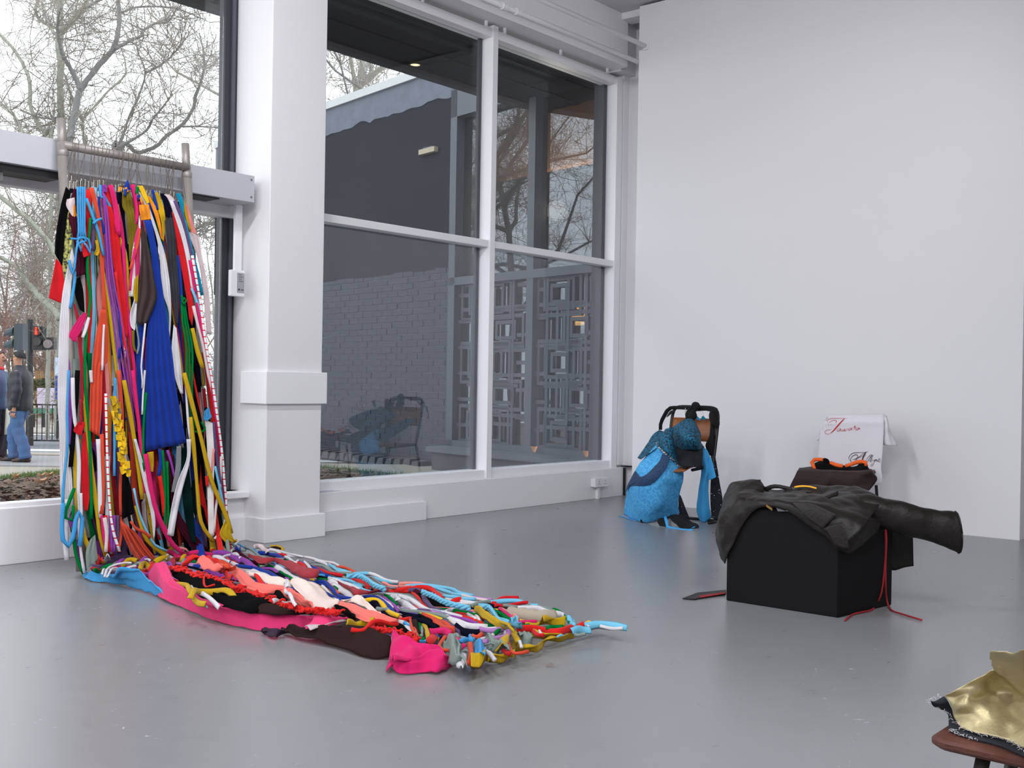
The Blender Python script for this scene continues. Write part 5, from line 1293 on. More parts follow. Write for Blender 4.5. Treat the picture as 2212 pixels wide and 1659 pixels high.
# scarlet ruffles: twisted tufted braid
def ruffle(path, z, n, w, label, seed):
    rn = random.Random(seed); pts = spline([tuple(fl(x, y, z)) for x, y in px(path)], n)
    t = thing('ruffle_braid', pts[0], label, 'braid')
    for ph in (0, 2.1, 4.2):
        P = [p + Vector((.55 * w * math.sin(ph + i * .8), .4 * w * math.cos(ph * 1.3 + i * .7), .5 * w * math.cos(ph + i * .8))) for i, p in enumerate(pts)]
        ribbon(P, w * .8, 'tube', seed=seed + int(ph)).build('braid_strand', fab('scarlet'), t, smooth=True)
    for i in range(n):
        p = pts[i]; a = rn.uniform(0, 6.28); d = Vector((math.cos(a) * w * 1.5, math.sin(a) * w * 1.5, rn.uniform(-.2, .9) * w))
        ribbon([p, p + d * .6 + Vector((0, 0, w * .5)), p + d], w * .5, 'flat', seed=seed * 31 + i, n=6).build('ruffle_tuft', fab('scarlet'), t, smooth=True)
ruffle('M810,475 900,490 1000,530 1100,545 1200,575 1280,620 1350,655', .112, 40, .019, 'bright red ruffled braid along the upper edge of the black cloth', 5)
ruffle('M1340,640 1450,680 1560,720 1660,745', .112, 26, .021, 'bright red ruffled braid ending in a fringe beside the coral cloth', 6)
ruffle('N830,820 960,850 1100,880 1250,885 1400,900 1500,920', .105, 34, .018, 'bright red tufted braid in front of the cream cloth', 7)
ruffle('P10,470 80,480 170,490 260,510 340,540 400,575', .07, 26, .017, 'bright red plait curling over the pink end cloth', 8)
# ribbons over the left half
mstrip('mustard', 14, 'M962,700 1000,665 1050,640 1120,640 1200,655 1280,675 1330,697', .12, 'flat', 'mustard ribbon lying over the black cloth')
mstrip('mustard', 12, 'M845,575 920,600 960,660 1020,720 1080,750', .105, 'flat', 'short mustard ribbon between the pink and the black cloth')
mstrip('white', 10, 'M960,600 1020,650 1080,705 1190,772', .10, 'flat', 'white ribbon crossing under the mustard ribbon')
mstrip('sage', 5, 'M850,570 930,590 990,690 1100,760', .10)
mstrip('scarlet', 5, 'M1090,530 1070,570 1085,595 1130,610 1158,612', .12, 'tube', 'short red cord curling on the black cloth')
mstrip('white', 10, 'N720,800 800,770 880,770 960,800', .115, 'flat'); mstrip('white', 8, 'N880,545 870,620 910,700 960,780 990,800', .13, 'flat', 'white tape falling across the coral cloth')
mcloth('white', 'N870,600 905,600 930,590', 'N850,560 880,535 930,560', 'white knot of cloth beside the cream cloth', .13, .14, 1, .01, .008, nr=10, nc=8)
mstrip('scarlet', 12, 'N500,490 560,530 620,570 665,600', .115, 'flat', 'short red flap lying on the coral cloth')
mcloth('rust', 'N130,395 200,410 275,395', 'N120,365 190,375 270,345', 'orange red cuff curled on the coral cloth', .12, .14, 1, .012, .008, nr=14, nc=8)
mcloth('black', 'N720,690 800,740 880,760', 'N770,670 830,690 890,745', 'small black flap beside the white tape', .11, .12, 1, .006, .004, nr=12, nc=8)
mcloth('black', 'N1420,870 1540,930 1700,995', 'N1500,845 1600,870 1700,985', 'black flap beside the scarlet fringe', .08, .10, 1, .008, .004, nr=14, nc=8)
mstrip('mustard', 15, 'N1600,1060 1720,1020 1820,1010 1910,1035', .085, 'flat', 'mustard fold at the end of the hot pink cloth')
mstrip('scarlet', 9, 'N1650,1085 1800,1080 1900,1050 2050,1025 2212,1000', .09, 'tube', 'red tube running over the mustard fold')
# head of the train by the curtain foot
for c, w, s_, k in (('grape', 16, 'Q380,720 520,660 650,610 780,580 840,590', 'flat'), ('grape', 12, 'Q430,700 560,640 700,600 830,600', 'flat'), ('purple', 10, 'Q640,660 720,640 800,620', 'flat'), ('mustard', 12, 'Q730,650 800,625 910,630', 'flat'),
                    ('green', 10, 'Q400,760 480,710 560,690 620,690', 'flat'), ('crimson', 8, 'Q370,720 420,740 500,700', 'flat'), ('white', 6, 'Q500,785 540,710 600,670 720,660 850,670', 'tube'), ('white', 6, 'Q530,790 590,720 700,690 850,690 900,700', 'tube'),
                    ('white', 6, 'Q560,790 640,730 760,690', 'tube'), ('sage', 8, 'Q850,660 930,665 980,680', 'flat'), ('purple', 14, 'Q900,700 970,640 1040,610', 'flat'), ('mustard', 14, 'Q960,720 1020,650 1070,690', 'flat'), ('scarlet', 9, 'Q1010,730 1080,700 1130,690', 'flat'),
                    ('purple', 11, 'Q1000,780 1080,740 1150,700', 'flat'), ('rust', 12, 'Q1080,690 1160,650 1230,640', 'flat'), ('purple', 10, 'Q1180,640 1260,640 1330,690', 'flat'), ('white', 7, 'Q830,460 870,520 950,580 1040,610 1070,640', 'tube'), ('mustard', 14, 'Q1130,620 1250,600 1300,570', 'flat'),
                    ('white', 9, 'Q1260,600 1310,560 1370,570', 'flat'), ('crimson', 14, 'Q1330,690 1360,620 1420,600', 'flat'), ('mustard', 11, 'Q1400,600 1450,590 1500,580', 'flat'), ('sage', 8, 'Q1440,660 1480,630 1530,620', 'flat'), ('pink', 12, 'Q1330,520 1430,540 1550,540 1700,530 1840,520', 'flat'),
                    ('pink', 12, 'Q1200,510 1300,530 1420,560 1560,560', 'flat'), ('pink', 14, 'Q570,540 650,560 760,550', 'flat'), ('maroon', 12, 'Q1540,500 1650,500 1760,480', 'flat'), ('scarlet', 9, 'Q1800,520 1860,500 1900,490', 'flat'), ('purple', 14, 'Q1830,550 1930,540 2050,560 2212,600', 'flat'),
                    ('white', 9, 'Q1900,580 1980,550 2080,550 2150,590', 'tube'), ('mustard', 9, 'Q1800,500 1880,480', 'flat'), ('cream', 14, 'Q1880,460 1960,480 2060,490', 'flat'), ('sage', 8, 'Q1940,450 2020,430 2100,450 2212,470', 'tube'), ('white', 8, 'Q1840,340 1900,390 1960,440', 'flat'), ('white', 7, 'Q1990,460 2060,420 2130,400', 'tube'), ('mustard', 11, 'Q1960,400 2020,360 2110,390', 'flat')):
    mstrip(c, w, s_, .075 if k == 'tube' else .065, k)
mcloth('red', 'Q425,650 450,685 500,665', 'Q430,620 470,615 510,640', 'small red knot at the left head of the train', .06, .09, 1, .012, .012, nr=10, nc=8, edge=.03)
mcloth('white', 'Q535,640 560,630 605,610', 'Q550,560 565,530 590,570', 'white triangular flap at the left head of the train', .07, .12, .5, .004, .004, nr=8, nc=6, edge=0)
mcloth('royal', 'N265,180 300,200 330,190', 'N270,150 300,140 325,160', 'small royal blue knot at the right head of the train', .07, .10, 1, .01, .01, nr=10, nc=8, edge=.03)
# right half: long tubes, read off the picture from back to front
R1 = [('white', 8, 'N640,160 760,170 860,220 1000,245 1130,250 1250,270 1400,300 1500,350'), ('white', 7, 'N680,140 800,160 930,215 1080,240'), ('mustard', 14, 'N690,115 760,115 830,160'), ('blush', 14, 'N490,130 560,110 620,150 650,185'), ('darkbrown', 10, 'N640,150 720,125 800,150'),
      ('royal', 12, 'N540,185 640,190 740,220 840,265'), ('sage', 7, 'N380,120 480,170 560,220 700,265 850,270'), ('sage', 7, 'N420,200 520,230 640,270 800,270'), ('sage', 6, 'N560,345 640,335 720,290 760,245'), ('red', 9, 'N740,200 820,215 870,230'),
      ('skyblue', 6, 'N300,90 400,140 500,150 560,230 700,290 830,370 1000,420 1150,455 1300,450 1420,480 1560,520'), ('white', 9, 'N860,240 920,270 980,300 1020,280'), ('royal', 9, 'N1000,290 1100,320 1200,370 1300,430 1380,460'), ('scarlet', 10, 'N980,310 1060,330 1130,380'),
      ('white', 8, 'N1090,290 1120,330 1180,380 1220,400'), ('grape', 9, 'N1190,330 1300,380 1420,430 1520,440'), ('sage', 8, 'N1180,330 1300,350 1420,400 1560,430 1680,440'), ('red', 9, 'N1200,360 1320,400 1440,450 1550,470'), ('white', 8, 'N1220,290 1350,330 1480,400 1640,440 1800,445 1960,470'),
      ('lightblue', 9, 'N1380,320 1440,370 1520,410 1640,430 1780,440 1900,450'), ('lightblue', 9, 'N1400,330 1480,390 1600,420 1740,430'), ('rust', 8, 'N1480,350 1560,370 1700,415'), ('salmon', 6, 'N1390,330 1450,380'), ('lightblue', 10, 'N1900,470 2000,510 2120,550 2212,560'), ('white', 9, 'N1850,440 2000,480 2130,530 2212,545'),
      ('grey', 6, 'N1880,480 1960,530 2080,590 2180,610'), ('salmon', 8, 'N2020,555 2130,580 2212,590'), ('scarlet', 14, 'N1600,480 1700,500 1800,560 1860,610'), ('white', 8, 'N1700,490 1800,530 1860,590'), ('rust', 12, 'N1760,490 1850,540 1960,620'), ('lightblue', 8, 'N1430,490 1560,500 1680,550 1780,590'),
      ('sage', 8, 'N1550,480 1660,530 1760,570 1880,625'), ('white', 12, 'N1380,500 1500,520 1620,580 1740,635'), ('lightblue', 9, 'N1580,540 1700,590 1800,630 1890,650'), ('white', 9, 'N880,380 960,430 1020,490 1080,540'), ('white', 16, 'N740,370 830,400 920,460 1000,520'), ('green', 9, 'N540,350 680,350 780,390 860,460 960,520'),
      ('purple', 9, 'N590,380 700,390 800,450 900,510'), ('navy', 12, 'N680,410 760,440 840,490 900,520'), ('mustard', 7, 'N720,470 830,510 940,545'), ('royal', 14, 'N470,380 580,400 680,450 760,500 860,540'), ('white', 14, 'N210,330 340,370 470,400 580,460 690,510'), ('royal', 10, 'N120,265 230,310 340,350 470,375'),
      ('purple', 16, 'N0,210 100,200 220,230 330,270 440,330 510,360'), ('purple', 12, 'N90,195 200,210 320,290'), ('white', 9, 'N110,255 200,215 280,225 330,260'), ('maroon', 16, 'N230,190 330,230 430,290 540,320'), ('scarlet', 9, 'N160,260 220,290 270,310'), ('rust', 18, 'N0,280 90,320 200,345'), ('skyblue', 7, 'N420,290 520,310 600,330'),
      ('white', 16, 'N0,250 90,270 190,310'), ('royal', 9, 'N1190,545 1320,540 1430,630 1540,720 1650,750'), ('royal', 9, 'N1230,540 1380,590 1480,680 1590,740'), ('royal', 8, 'N1170,540 1280,600 1400,700 1530,765'), ('yellow', 9, 'N1190,550 1280,620 1380,700 1510,775'), ('white', 7, 'N1300,590 1400,680 1500,760'), ('rust', 6, 'N1330,530 1440,600 1500,680'),
      ('green', 9, 'N1240,520 1340,520 1420,560 1480,630'), ('white', 16, 'N1380,520 1500,570 1590,650 1680,730'), ('white', 16, 'N1420,560 1540,640 1640,720'), ('white', 10, 'N1700,720 1800,690 1920,690 2020,680'), ('grey', 6, 'N1850,690 1980,685 2100,690 2212,700'),
      ('royal', 12, 'N1770,745 1880,715 1980,730 2080,830 2160,900 2212,940'), ('yellow', 11, 'N1780,760 1880,740 1970,760 2060,850 2140,910 2212,950'), ('purple', 8, 'N2010,710 2100,760 2180,850 2212,890'), ('white', 10, 'N1960,720 2060,760 2150,860'), ('green', 7, 'N2050,700 2130,740 2200,800'), ('white', 14, 'N2100,700 2180,720 2212,760'),
      ('navy', 16, 'N1830,770 1920,790 2010,860 2110,940 2212,980'), ('sage', 10, 'N1950,850 2040,860 2100,890')]
R2 = [('lightblue', 9, 'P0,15 100,55 200,80 280,85'), ('white', 8, 'P0,30 110,75 200,95'), ('lightblue', 10, 'P300,105 420,100 560,105 680,120 760,165 860,185'), ('lightblue', 9, 'P350,120 500,110 640,140 740,180 880,190'), ('salmon', 10, 'P120,95 260,85 400,85 490,95'), ('salmon', 8, 'P90,90 200,105 320,110 420,95'),
      ('scarlet', 13, 'P170,150 300,130 420,120 520,130 580,180 610,215'), ('scarlet', 8, 'P210,155 330,145 400,200 450,260 520,300'), ('lightblue', 9, 'P620,180 700,190 800,215 900,215'), ('lilac', 8, 'P800,190 930,205 1040,215'), ('white', 9, 'P640,205 760,235 900,250'), ('blush', 8, 'P700,170 850,200 1000,220'),
      ('scarlet', 14, 'P680,240 760,230 890,228'), ('white', 10, 'P700,250 820,255 900,255'), ('sage', 9, 'P860,265 940,250 1040,230'), ('grey', 7, 'P480,190 560,240 660,275 770,290'), ('grape', 12, 'P330,140 420,140 470,230 530,290 610,318'), ('black', 16, 'P400,180 500,220 600,260 770,295'), ('black', 14, 'P420,210 520,260 620,295'),
      ('maroon', 14, 'P370,150 450,170 540,190'), ('sage', 9, 'P60,180 200,170 330,190 420,260'), ('white', 12, 'P0,190 150,180 300,200 400,260 520,320'), ('white', 9, 'P60,195 200,185 330,230 460,310 560,335'), ('scarlet', 8, 'P330,265 420,310 500,345'), ('white', 16, 'P180,200 270,240 380,320'), ('green', 6, 'P150,190 220,240'),
      ('royal', 12, 'P0,195 90,200 170,240 230,310 290,360'), ('yellow', 10, 'P0,210 80,235 150,310 230,355'), ('purple', 8, 'P120,195 190,240 260,310 310,362'), ('white', 8, 'P90,190 170,215 240,300'), ('navy', 16, 'P0,240 80,290 160,350 300,375 420,380'), ('sage', 10, 'P50,290 120,285 150,310'),
      ('coral', 12, 'P0,310 120,345 260,385'), ('coral', 12, 'P0,330 100,370 250,395'), ('coral', 12, 'P0,350 120,400 230,405'), ('scarlet', 10, 'P0,435 120,420 240,405 350,385'), ('lightblue', 10, 'P650,325 740,325 830,340'), ('white', 9, 'P600,340 700,310 800,320 850,350 900,390'), ('green', 6, 'P770,320 830,370'), ('lilac', 7, 'P830,320 880,400'), ('white', 8, 'P870,310 930,400'),
      ('yellow', 6, 'P500,352 600,330 680,318'), ('purple', 9, 'P660,350 760,380 860,410 920,425'), ('scarlet', 10, 'P660,345 760,360 860,390 960,420'), ('white', 14, 'P550,365 650,390 750,450 880,470'), ('white', 14, 'P640,360 720,400 850,450 1000,455'), ('white', 12, 'P880,430 1000,470 1120,470'), ('green', 11, 'P840,435 950,425 1040,445 1120,470'), ('green', 9, 'P1120,470 1070,500 1040,520'),
      ('grape', 13, 'P610,385 680,440 760,490 870,510'), ('navy', 14, 'P720,450 820,490 930,505'), ('rust', 16, 'P440,365 540,400 620,460 720,490'), ('rust', 14, 'P470,380 600,420 700,480'), ('navy', 12, 'P300,370 430,400 560,460'), ('black', 16, 'P400,370 480,420 580,470'), ('rust', 6, 'P340,380 350,450 380,520'), ('rust', 6, 'P355,385 375,460 410,550'), ('green', 8, 'P370,380 420,430 410,520 440,555 465,540'),
      ('darkbrown', 14, 'P370,390 380,450 400,500'), ('white', 14, 'P240,420 300,440 360,510'), ('black', 16, 'P160,450 230,440 300,510'), ('green', 8, 'P150,445 200,460 215,500'), ('mustard', 10, 'P430,400 470,450 490,520 495,560'), ('skyblue', 9, 'P290,420 340,440'), ('skyblue', 12, 'P420,580 470,570 500,565'), ('sage', 7, 'P420,420 440,480 435,530'),
      ('lilac', 12, 'P930,470 1050,480 1150,470 1190,500'), ('lilac', 12, 'P970,590 1080,550 1170,520 1200,500'), ('white', 12, 'P960,480 1060,500 1140,490 1160,510'), ('white', 8, 'P930,570 1000,540 1050,520'), ('scarlet', 9, 'P880,510 930,530 960,520'), ('rust', 9, 'P870,520 920,540 950,510'), ('mustard', 12, 'P870,305 950,330 1040,380 1130,440 1210,500 1260,570'), ('mustard', 14, 'P890,310 980,350 1080,410 1170,450 1240,520'),
      ('green', 11, 'P890,290 980,300 1040,345'), ('green', 11, 'P980,280 1080,330 1180,390 1290,440'), ('lightblue', 14, 'P920,285 1000,290 1050,340 1080,390 1180,430'), ('green', 9, 'P1200,410 1290,435 1360,440'), ('navy', 12, 'P980,265 1080,290 1140,340'), ('pink', 8, 'P1100,290 1160,340 1230,385'), ('salmon', 8, 'P1120,290 1190,330 1260,380'), ('yellow', 7, 'P1180,365 1280,390 1400,420'), ('pink', 8, 'P1260,400 1340,410 1420,410'),
      ('red', 13, 'P1045,255 1100,225 1170,210 1265,208'), ('red', 9, 'P1060,270 1180,265 1300,250 1345,250'), ('lightblue', 12, 'P1030,240 1120,230 1240,235 1340,260 1430,270'), ('sage', 8, 'P1140,285 1260,290 1380,280 1480,290 1540,310'), ('sage', 7, 'P1130,275 1250,275 1360,265'), ('white', 14, 'P1260,300 1400,300 1500,320 1600,345 1650,365'), ('lightblue', 8, 'P1470,320 1490,360 1500,390'), ('green', 8, 'P1560,305 1620,330 1680,375 1700,420'),
      ('lightblue', 10, 'P1600,320 1680,370 1730,410 1720,470'), ('lightblue', 12, 'P1690,370 1720,420 1740,440'), ('mustard', 10, 'P1320,430 1400,430 1480,420'), ('sage', 8, 'P1390,460 1480,450 1540,460'), ('green', 12, 'P1510,470 1580,450 1640,460'), ('scarlet', 15, 'P1250,475 1370,470 1480,475 1580,500 1680,480 1760,450 1830,430'), ('red', 9, 'P1390,490 1440,520 1480,530'), ('white', 7, 'P1440,490 1470,520'), ('lightblue', 16, 'P1720,490 1800,475 1880,470'),
      ('lightblue', 14, 'P1830,435 1950,430 2080,440 2190,455'), ('white', 8, 'P1960,450 2060,460 2155,465'), ('yellow', 9, 'P1820,435 1860,420 1890,425'), ('sage', 12, 'P1740,515 1790,515 1835,520'), ('lightblue', 10, 'P1590,530 1640,525'), ('rust', 7, 'P1170,560 1190,630 1240,675 1350,665'), ('white', 7, 'P1265,560 1290,620'), ('red', 9, 'P1130,650 1160,665 1185,690'),
      ('sage', 9, 'P700,560 730,510 750,540'), ('rust', 8, 'P640,540 590,600 610,650 670,660'), ('scarlet', 16, 'P490,590 530,560 545,520'), ('rust', 12, 'P850,600 860,680 840,760'), ('sage', 7, 'P740,690 820,650 850,690 830,760 800,770'), ('white', 10, 'P970,650 1020,690 1060,725'), ('pink', 14, 'P510,490 600,480 680,510'), ('pink', 14, 'P650,500 720,560 800,620'), ('skyblue', 12, 'P770,580 830,560 880,560'), ('skyblue', 10, 'P850,530 880,560')]
rz = random.Random(4)
for i, (c, w, s_) in enumerate(R1): mstrip(c, w, s_, .070 + .014 * (i * .618 % 1), 'tube' if w < 13 else 'flat', wav=.004, tw=.25)
for i, (c, w, s_) in enumerate(R2): mstrip(c, w, s_, .048 + .016 * (i * .618 % 1), 'tube' if w < 14 else 'flat', wav=.003, tw=.25)
# plaited pale blue cords
def plait(path, z, label, seed, w=.017, n=26):
    pts = spline([tuple(fl(x, y, z)) for x, y in px(path)], n); t = thing('plaited_cord', pts[0], label, 'braid')
    for ph in (0, 2.1, 4.2):
        P = [p + Vector((.5 * w * math.sin(ph + i * 1.1), .5 * w * math.sin(ph + i * 1.1), .45 * w * math.cos(ph + i * 1.1))) for i, p in enumerate(pts)]
        ribbon(P, w * .8, 'tube', seed=seed + int(ph), n=n * 2).build('braid_strand', fab('lightblue'), t, smooth=True)
plait('N1600,470 1740,465 1840,510 1920,570 2020,610 2060,620', .12, 'plaited light blue cord at the back right of the train', 3)
plait('P440,150 540,190 640,240 760,275 850,290', .10, 'plaited light blue cord in the middle right of the train', 4)
plait('P930,280 1010,290 1060,350 1110,410 1180,435', .085, 'plaited light blue cord near the far end of the train', 6)
# end pieces
mcloth('pink', 'P185,520 180,600 155,740 135,830', 'P240,540 420,590 600,630 690,790', 'crumpled hot pink cloth at the front end of the train', (.08, .06, .02, .008), (.085, .08, .07, .008), 3, .020, .012, nr=30, nc=26, edge=.03)
mcloth('pink', 'P150,800 220,840 330,850 480,835 570,850 690,790', 'P200,740 300,720 420,690 520,660 600,650 640,700', 'lower folds of the hot pink end cloth on the floor', .007, .06, 2.5, .014, .010, nr=30, nc=14)
mcloth('sage', 'P600,600 640,700 680,780 740,790', 'P720,570 780,620 760,700 830,780', 'grey green crumpled cloth beside the pink end cloth', .03, .08, 2, .018, .014, nr=22, nc=12, edge=.03)
mcloth('white', 'P740,700 735,780 760,805', 'P815,690 820,720 790,800', 'small white tag of cloth on the grey green cloth', .05, .06, .5, .004, .004, nr=10, nc=6)
mcloth('skyblue', 'P870,640 880,700 875,755', 'P960,580 985,660 980,720', 'bright blue crumpled cloth at the front of the train', .03, .085, 2, .014, .012, nr=18, nc=12, edge=.03)
mcloth('mustard', 'P840,775 870,800 930,800 990,770', 'P860,765 900,760 960,730 985,700', 'mustard cloth lump in front of the blue cloth', .008, .07, 1.5, .014, .012, nr=20, nc=10, edge=.03)
mcloth('mustard', 'P990,745 1050,760 1130,755 1235,715', 'P1000,730 1080,700 1160,685 1225,700', 'flat mustard cloth right of the blue cloth', .008, .04, 1.5, .012, .010, nr=20, nc=10)
mcloth('sage', 'P960,600 1010,650 1060,690 1180,670', 'P1040,580 1080,560 1130,610 1190,640', 'grey green rolled cloth near the front of the train', .03, .07, 2, .012, .012, nr=18, nc=10, edge=.02)
mcloth('mustard', 'P1060,680 1080,600 1120,540', 'P1160,620 1180,580 1185,545', 'mustard cloth corner standing up near the front', .04, .07, 1, .010, .006, nr=14, nc=8, edge=.02)
mcloth('mustard', 'P1190,600 1230,660 1330,670 1440,665 1490,600 1590,580 1740,550', 'P1250,570 1300,640 1410,630 1460,570 1560,560 1640,530 1735,505', 'mustard cloth loop lying at the far front edge', .008, .035, 1, .008, .008, nr=36, nc=8)
mcloth('mustard', 'P1370,540 1450,570 1560,550', 'P1400,510 1480,520 1640,510', 'mustard fold behind the red tube', .02, .05, 1, .008, .006, nr=16, nc=8)
mcloth('mustard', 'P1440,440 1540,445 1660,440', 'P1480,400 1580,370 1670,360', 'mustard band over the rolled beige cloth', .05, .085, 1.5, .008, .006, nr=18, nc=8)
mcloth('mustard', 'P880,310 960,380 1060,440 1170,470', 'P920,290 1020,350 1120,420 1230,500', 'mustard cloth sweeping through the middle of the far end', .065, .085, 2, .008, .005, nr=26, nc=8)
mcloth('white', 'P1820,505 1900,480 2055,488', 'P1860,470 1950,420 2030,470', 'white triangular flap at the far tip of the train', .02, .05, 1, .008, .004, nr=12, nc=8)
mcloth('lightblue', 'P1180,430 1220,460 1300,465', 'P1210,420 1250,370 1260,420', 'light blue bow like scrap beside the red tube', .06, .09, 1, .010, .008, nr=12, nc=8)
mcloth('sage', 'P1240,560 1300,610 1380,600', 'P1280,510 1350,490 1390,530', 'grey green fold beside the mustard loop', .02, .06, 1.5, .010, .008, nr=16, nc=8)
rc = thing('rolled_cloth', fl(*px('P1180,350')[0], .05), 'beige rolled cloth like a bolster near the far end', 'roll')
q = spline([tuple(fl(x, y, .05)) for x, y in px('P1180,345 1280,355 1400,370 1500,375 1565,370')], 16)
MB().tube(q, [.034 + .003 * math.sin(i * 1.7) for i in range(16)], 16).build('roll_body', fab('beige'), rc, smooth=True)
rl2 = thing('rolled_hem', fl(*px('P1035,650')[0], .04), 'spiral rolled grey green hem at the front of the train', 'roll')
c = fl(*px('P1038,650')[0], .04)
MB().tube([c + RV * (.004 + .003 * k) * math.cos(k * .8) + Vector((0, 0, (.004 + .003 * k) * math.sin(k * .8))) * .8 for k in range(12)], .004, 6).build('spiral', fab('sage'), rl2, smooth=True)

# ================================================================== CHAIRS
ply = mat('reddish plywood', (150, 92, 54), 0.42, var=.16, vscale=7, bump=.04, bscale=60, stretch=(6, .6, 6))
tubem = mat('black chair tube', (26, 26, 29), 0.4, 0.2)
def chair(bx, y0, y1, label, turn=0.0, hs=1.0, dd=.50, skip=None):
    """sled based stacking chair facing -X; bx = x of the back feet, y0..y1 its width"""
    t = thing('stacking_chair', (bx - .2, (y0 + y1) / 2, 0), label, 'chair')
    sk_ = lambda x: turn * (bx - x)                 # slight turn of the front
    yc = (y0 + y1) / 2
    def V(x, y, z): return Vector((x, y + sk_(x), z * (1 if z < .5 else hs + (1 - hs) * .5 / z)))
    fx = bx - dd; r = .0115
    for y in (y0, y1):
        MB().tube([V(bx, y, .012), V(fx if y != skip else bx - .15, y, .012)], r, 10).build('runner', tubem, t, smooth=True)
        if y != skip: MB().tube(spline([V(fx, y, .012), V(fx + .005, y, .20), V(fx + .02, y, .425)], 8), r, 10).build('leg', tubem, t, smooth=True)
        MB().tube(spline([V(bx, y, .012), V(bx - .045, y, .25), V(bx - .085, y, .44)], 8), r, 10).build('leg', tubem, t, smooth=True)
        MB().tube([V(fx + .02, y, .425), V(bx - .085, y, .44)], r, 10).build('seat_rail', tubem, t, smooth=True)
    MB().tube([V(bx, y0, .012), V(bx, y1, .012)], r, 10).build('runner', tubem, t, smooth=True)
    hoop = [V(bx - .085, y0 + .01, .43), V(bx - .05, y0 + .005, .60), V(bx - .015, y0 + .005, .78), V(bx - .004, y0 + .02, .85), V(bx, y0 + .06, .875), V(bx, yc, .878), V(bx, y1 - .06, .875), V(bx - .004, y1 - .02, .85), V(bx - .015, y1 - .005, .78), V(bx - .05, y1 - .005, .60), V(bx - .085, y1 - .01, .43)]
    MB().tube(spline(hoop, 46), .0125, 10).build('back_hoop', tubem, t, smooth=True)
    g = [[V(bx - .048 + .036 * v - .022 * (1 - u * u) * -1, yc + u * ((y1 - y0) / 2 - .012), .615 + .175 * v) for u in np.linspace(-1, 1, 13)] for v in (0, .33, .66, 1)]
    MB().grid(g).build('backrest', ply, t, smooth=True, solid=.011)
    g = []
    for i in range(9):
        u = i / 8; x = bx - .09 - .43 * u; rw_ = [] 
        for j in range(11):
            v = -1 + .2 * j; rr_ = 1 - .10 * max(0, u - .8) / .2 * abs(v) ** 4
            rw_.append(V(x, yc + v * ((y1 - y0) / 2 + .004) * rr_, .452 - .016 * (1 - v * v) - (.030 * max(0, u - .82) / .18 if u > .82 else 0)))
        g.append(rw_)
    MB().grid(g).build('seat', ply, t, smooth=True, solid=.012)
    for v in (y0 + .04, y1 - .04):
        MB().ico(V(bx - .012, v, .765), .006, 2).build('rivet', clipm, t, smooth=True)
    return t
chair(7.47, 4.245, 4.665, 'plywood stacking chair with black tube frame dressed in blue and black lace', -.06, dd=.45, skip=4.245)
chair(7.90, 3.16, 3.53, 'plywood stacking chair under the white lettered shirt and brown cloth', hs=.875)

def G(path, xs):                                        # pixel path + a depth plane X per point
    pts = px(path)
    return [rw(x, y, (xs[i] if hasattr(xs, '__len__') else xs)) for i, (x, y) in enumerate(pts)]
def drape(name, m, rows, label, cat='garment', nr=30, nc=24, wr=.006, fr=7, solid=.003, seed=1, parent=None, st=(1, 1, 1), floor=True):
    g = up2(rows, nr, nc); g = wrinkle(g, wr, fr, seed, st)
    if floor: g = [[Vector((p.x, p.y, max(p.z, .004))) for p in r] for r in g]
    o = MB().grid(g).build(name, m, parent, smooth=True, solid=solid, fixn=False)
    return tag(o, label, cat) if parent is None else o
def rope(name, m, path, xs, w, label=None, cat=None, kind='tube', seed=1, parent=None, tw=.3):
    o = ribbon(G(path, xs), w, kind, seed=seed, tw=tw).build(name, m, parent, smooth=True)
    return tag(o, label, cat) if parent is None else o

teal_l = lace('teal lace', (5, 14, 26), (18, 104, 138), 70)
blue_l = lace('sky blue lace', (58, 150, 216), (86, 178, 232), 60)
navy_l = lace('navy lace net', (26, 40, 66), (34, 70, 110), 130)
black_l = lace('black lace', (8, 9, 14), (22, 24, 32), 110, .42)
blk = mat('black knit', (7, 8, 12), .92, var=.15, vscale=40, bump=.3, bscale=160)
skyb = mat('sky blue stretch cloth', (62, 164, 226), .8, var=.05, vscale=20, bump=.1, bscale=200)
# skirt trailing from the seat to the floor
drape('lace_skirt', blue_l, [
    G('A520,600 600,680 700,765 790,835 818,868', (7.02, 6.99, 6.98, 7.02, 7.06)),
    G('A370,760 490,800 630,850 750,890 826,930', (6.96, 6.90, 6.90, 6.98, 7.06)),
    G('A280,890 420,930 590,970 730,1000 822,1010', (6.94, 6.86, 6.86, 6.96, 7.06)),
    G('A195,1060 330,1090 520,1110 680,1090 795,1120', (7.02, 6.88, 6.86, 6.96, 7.10)),
    G('A160,1250 310,1280 490,1300 640,1290 772,1270', (7.16, 6.96, 6.90, 7.00, 7.16)),
    G('A152,1400 260,1460 430,1492 620,1432 798,1388', (7.26, 7.08, 7.02, 7.08, 7.2))],
    'sky blue lace skirt hanging from the chair seat to the floor', nr=44, nc=34, wr=.010, fr=8, st=(1, 1, .45))
drape('lace_hem_tail', skyb, [G('A90,1420 160,1440 260,1480 420,1505', (7.24, 7.2, 7.1, 7.04)), G('A85,1445 150,1470 250,1500 410,1512', (7.22, 7.18, 7.08, 7.02))], 'sky blue hem tail lying on the floor left of the skirt', nr=8, nc=20, wr=.004)
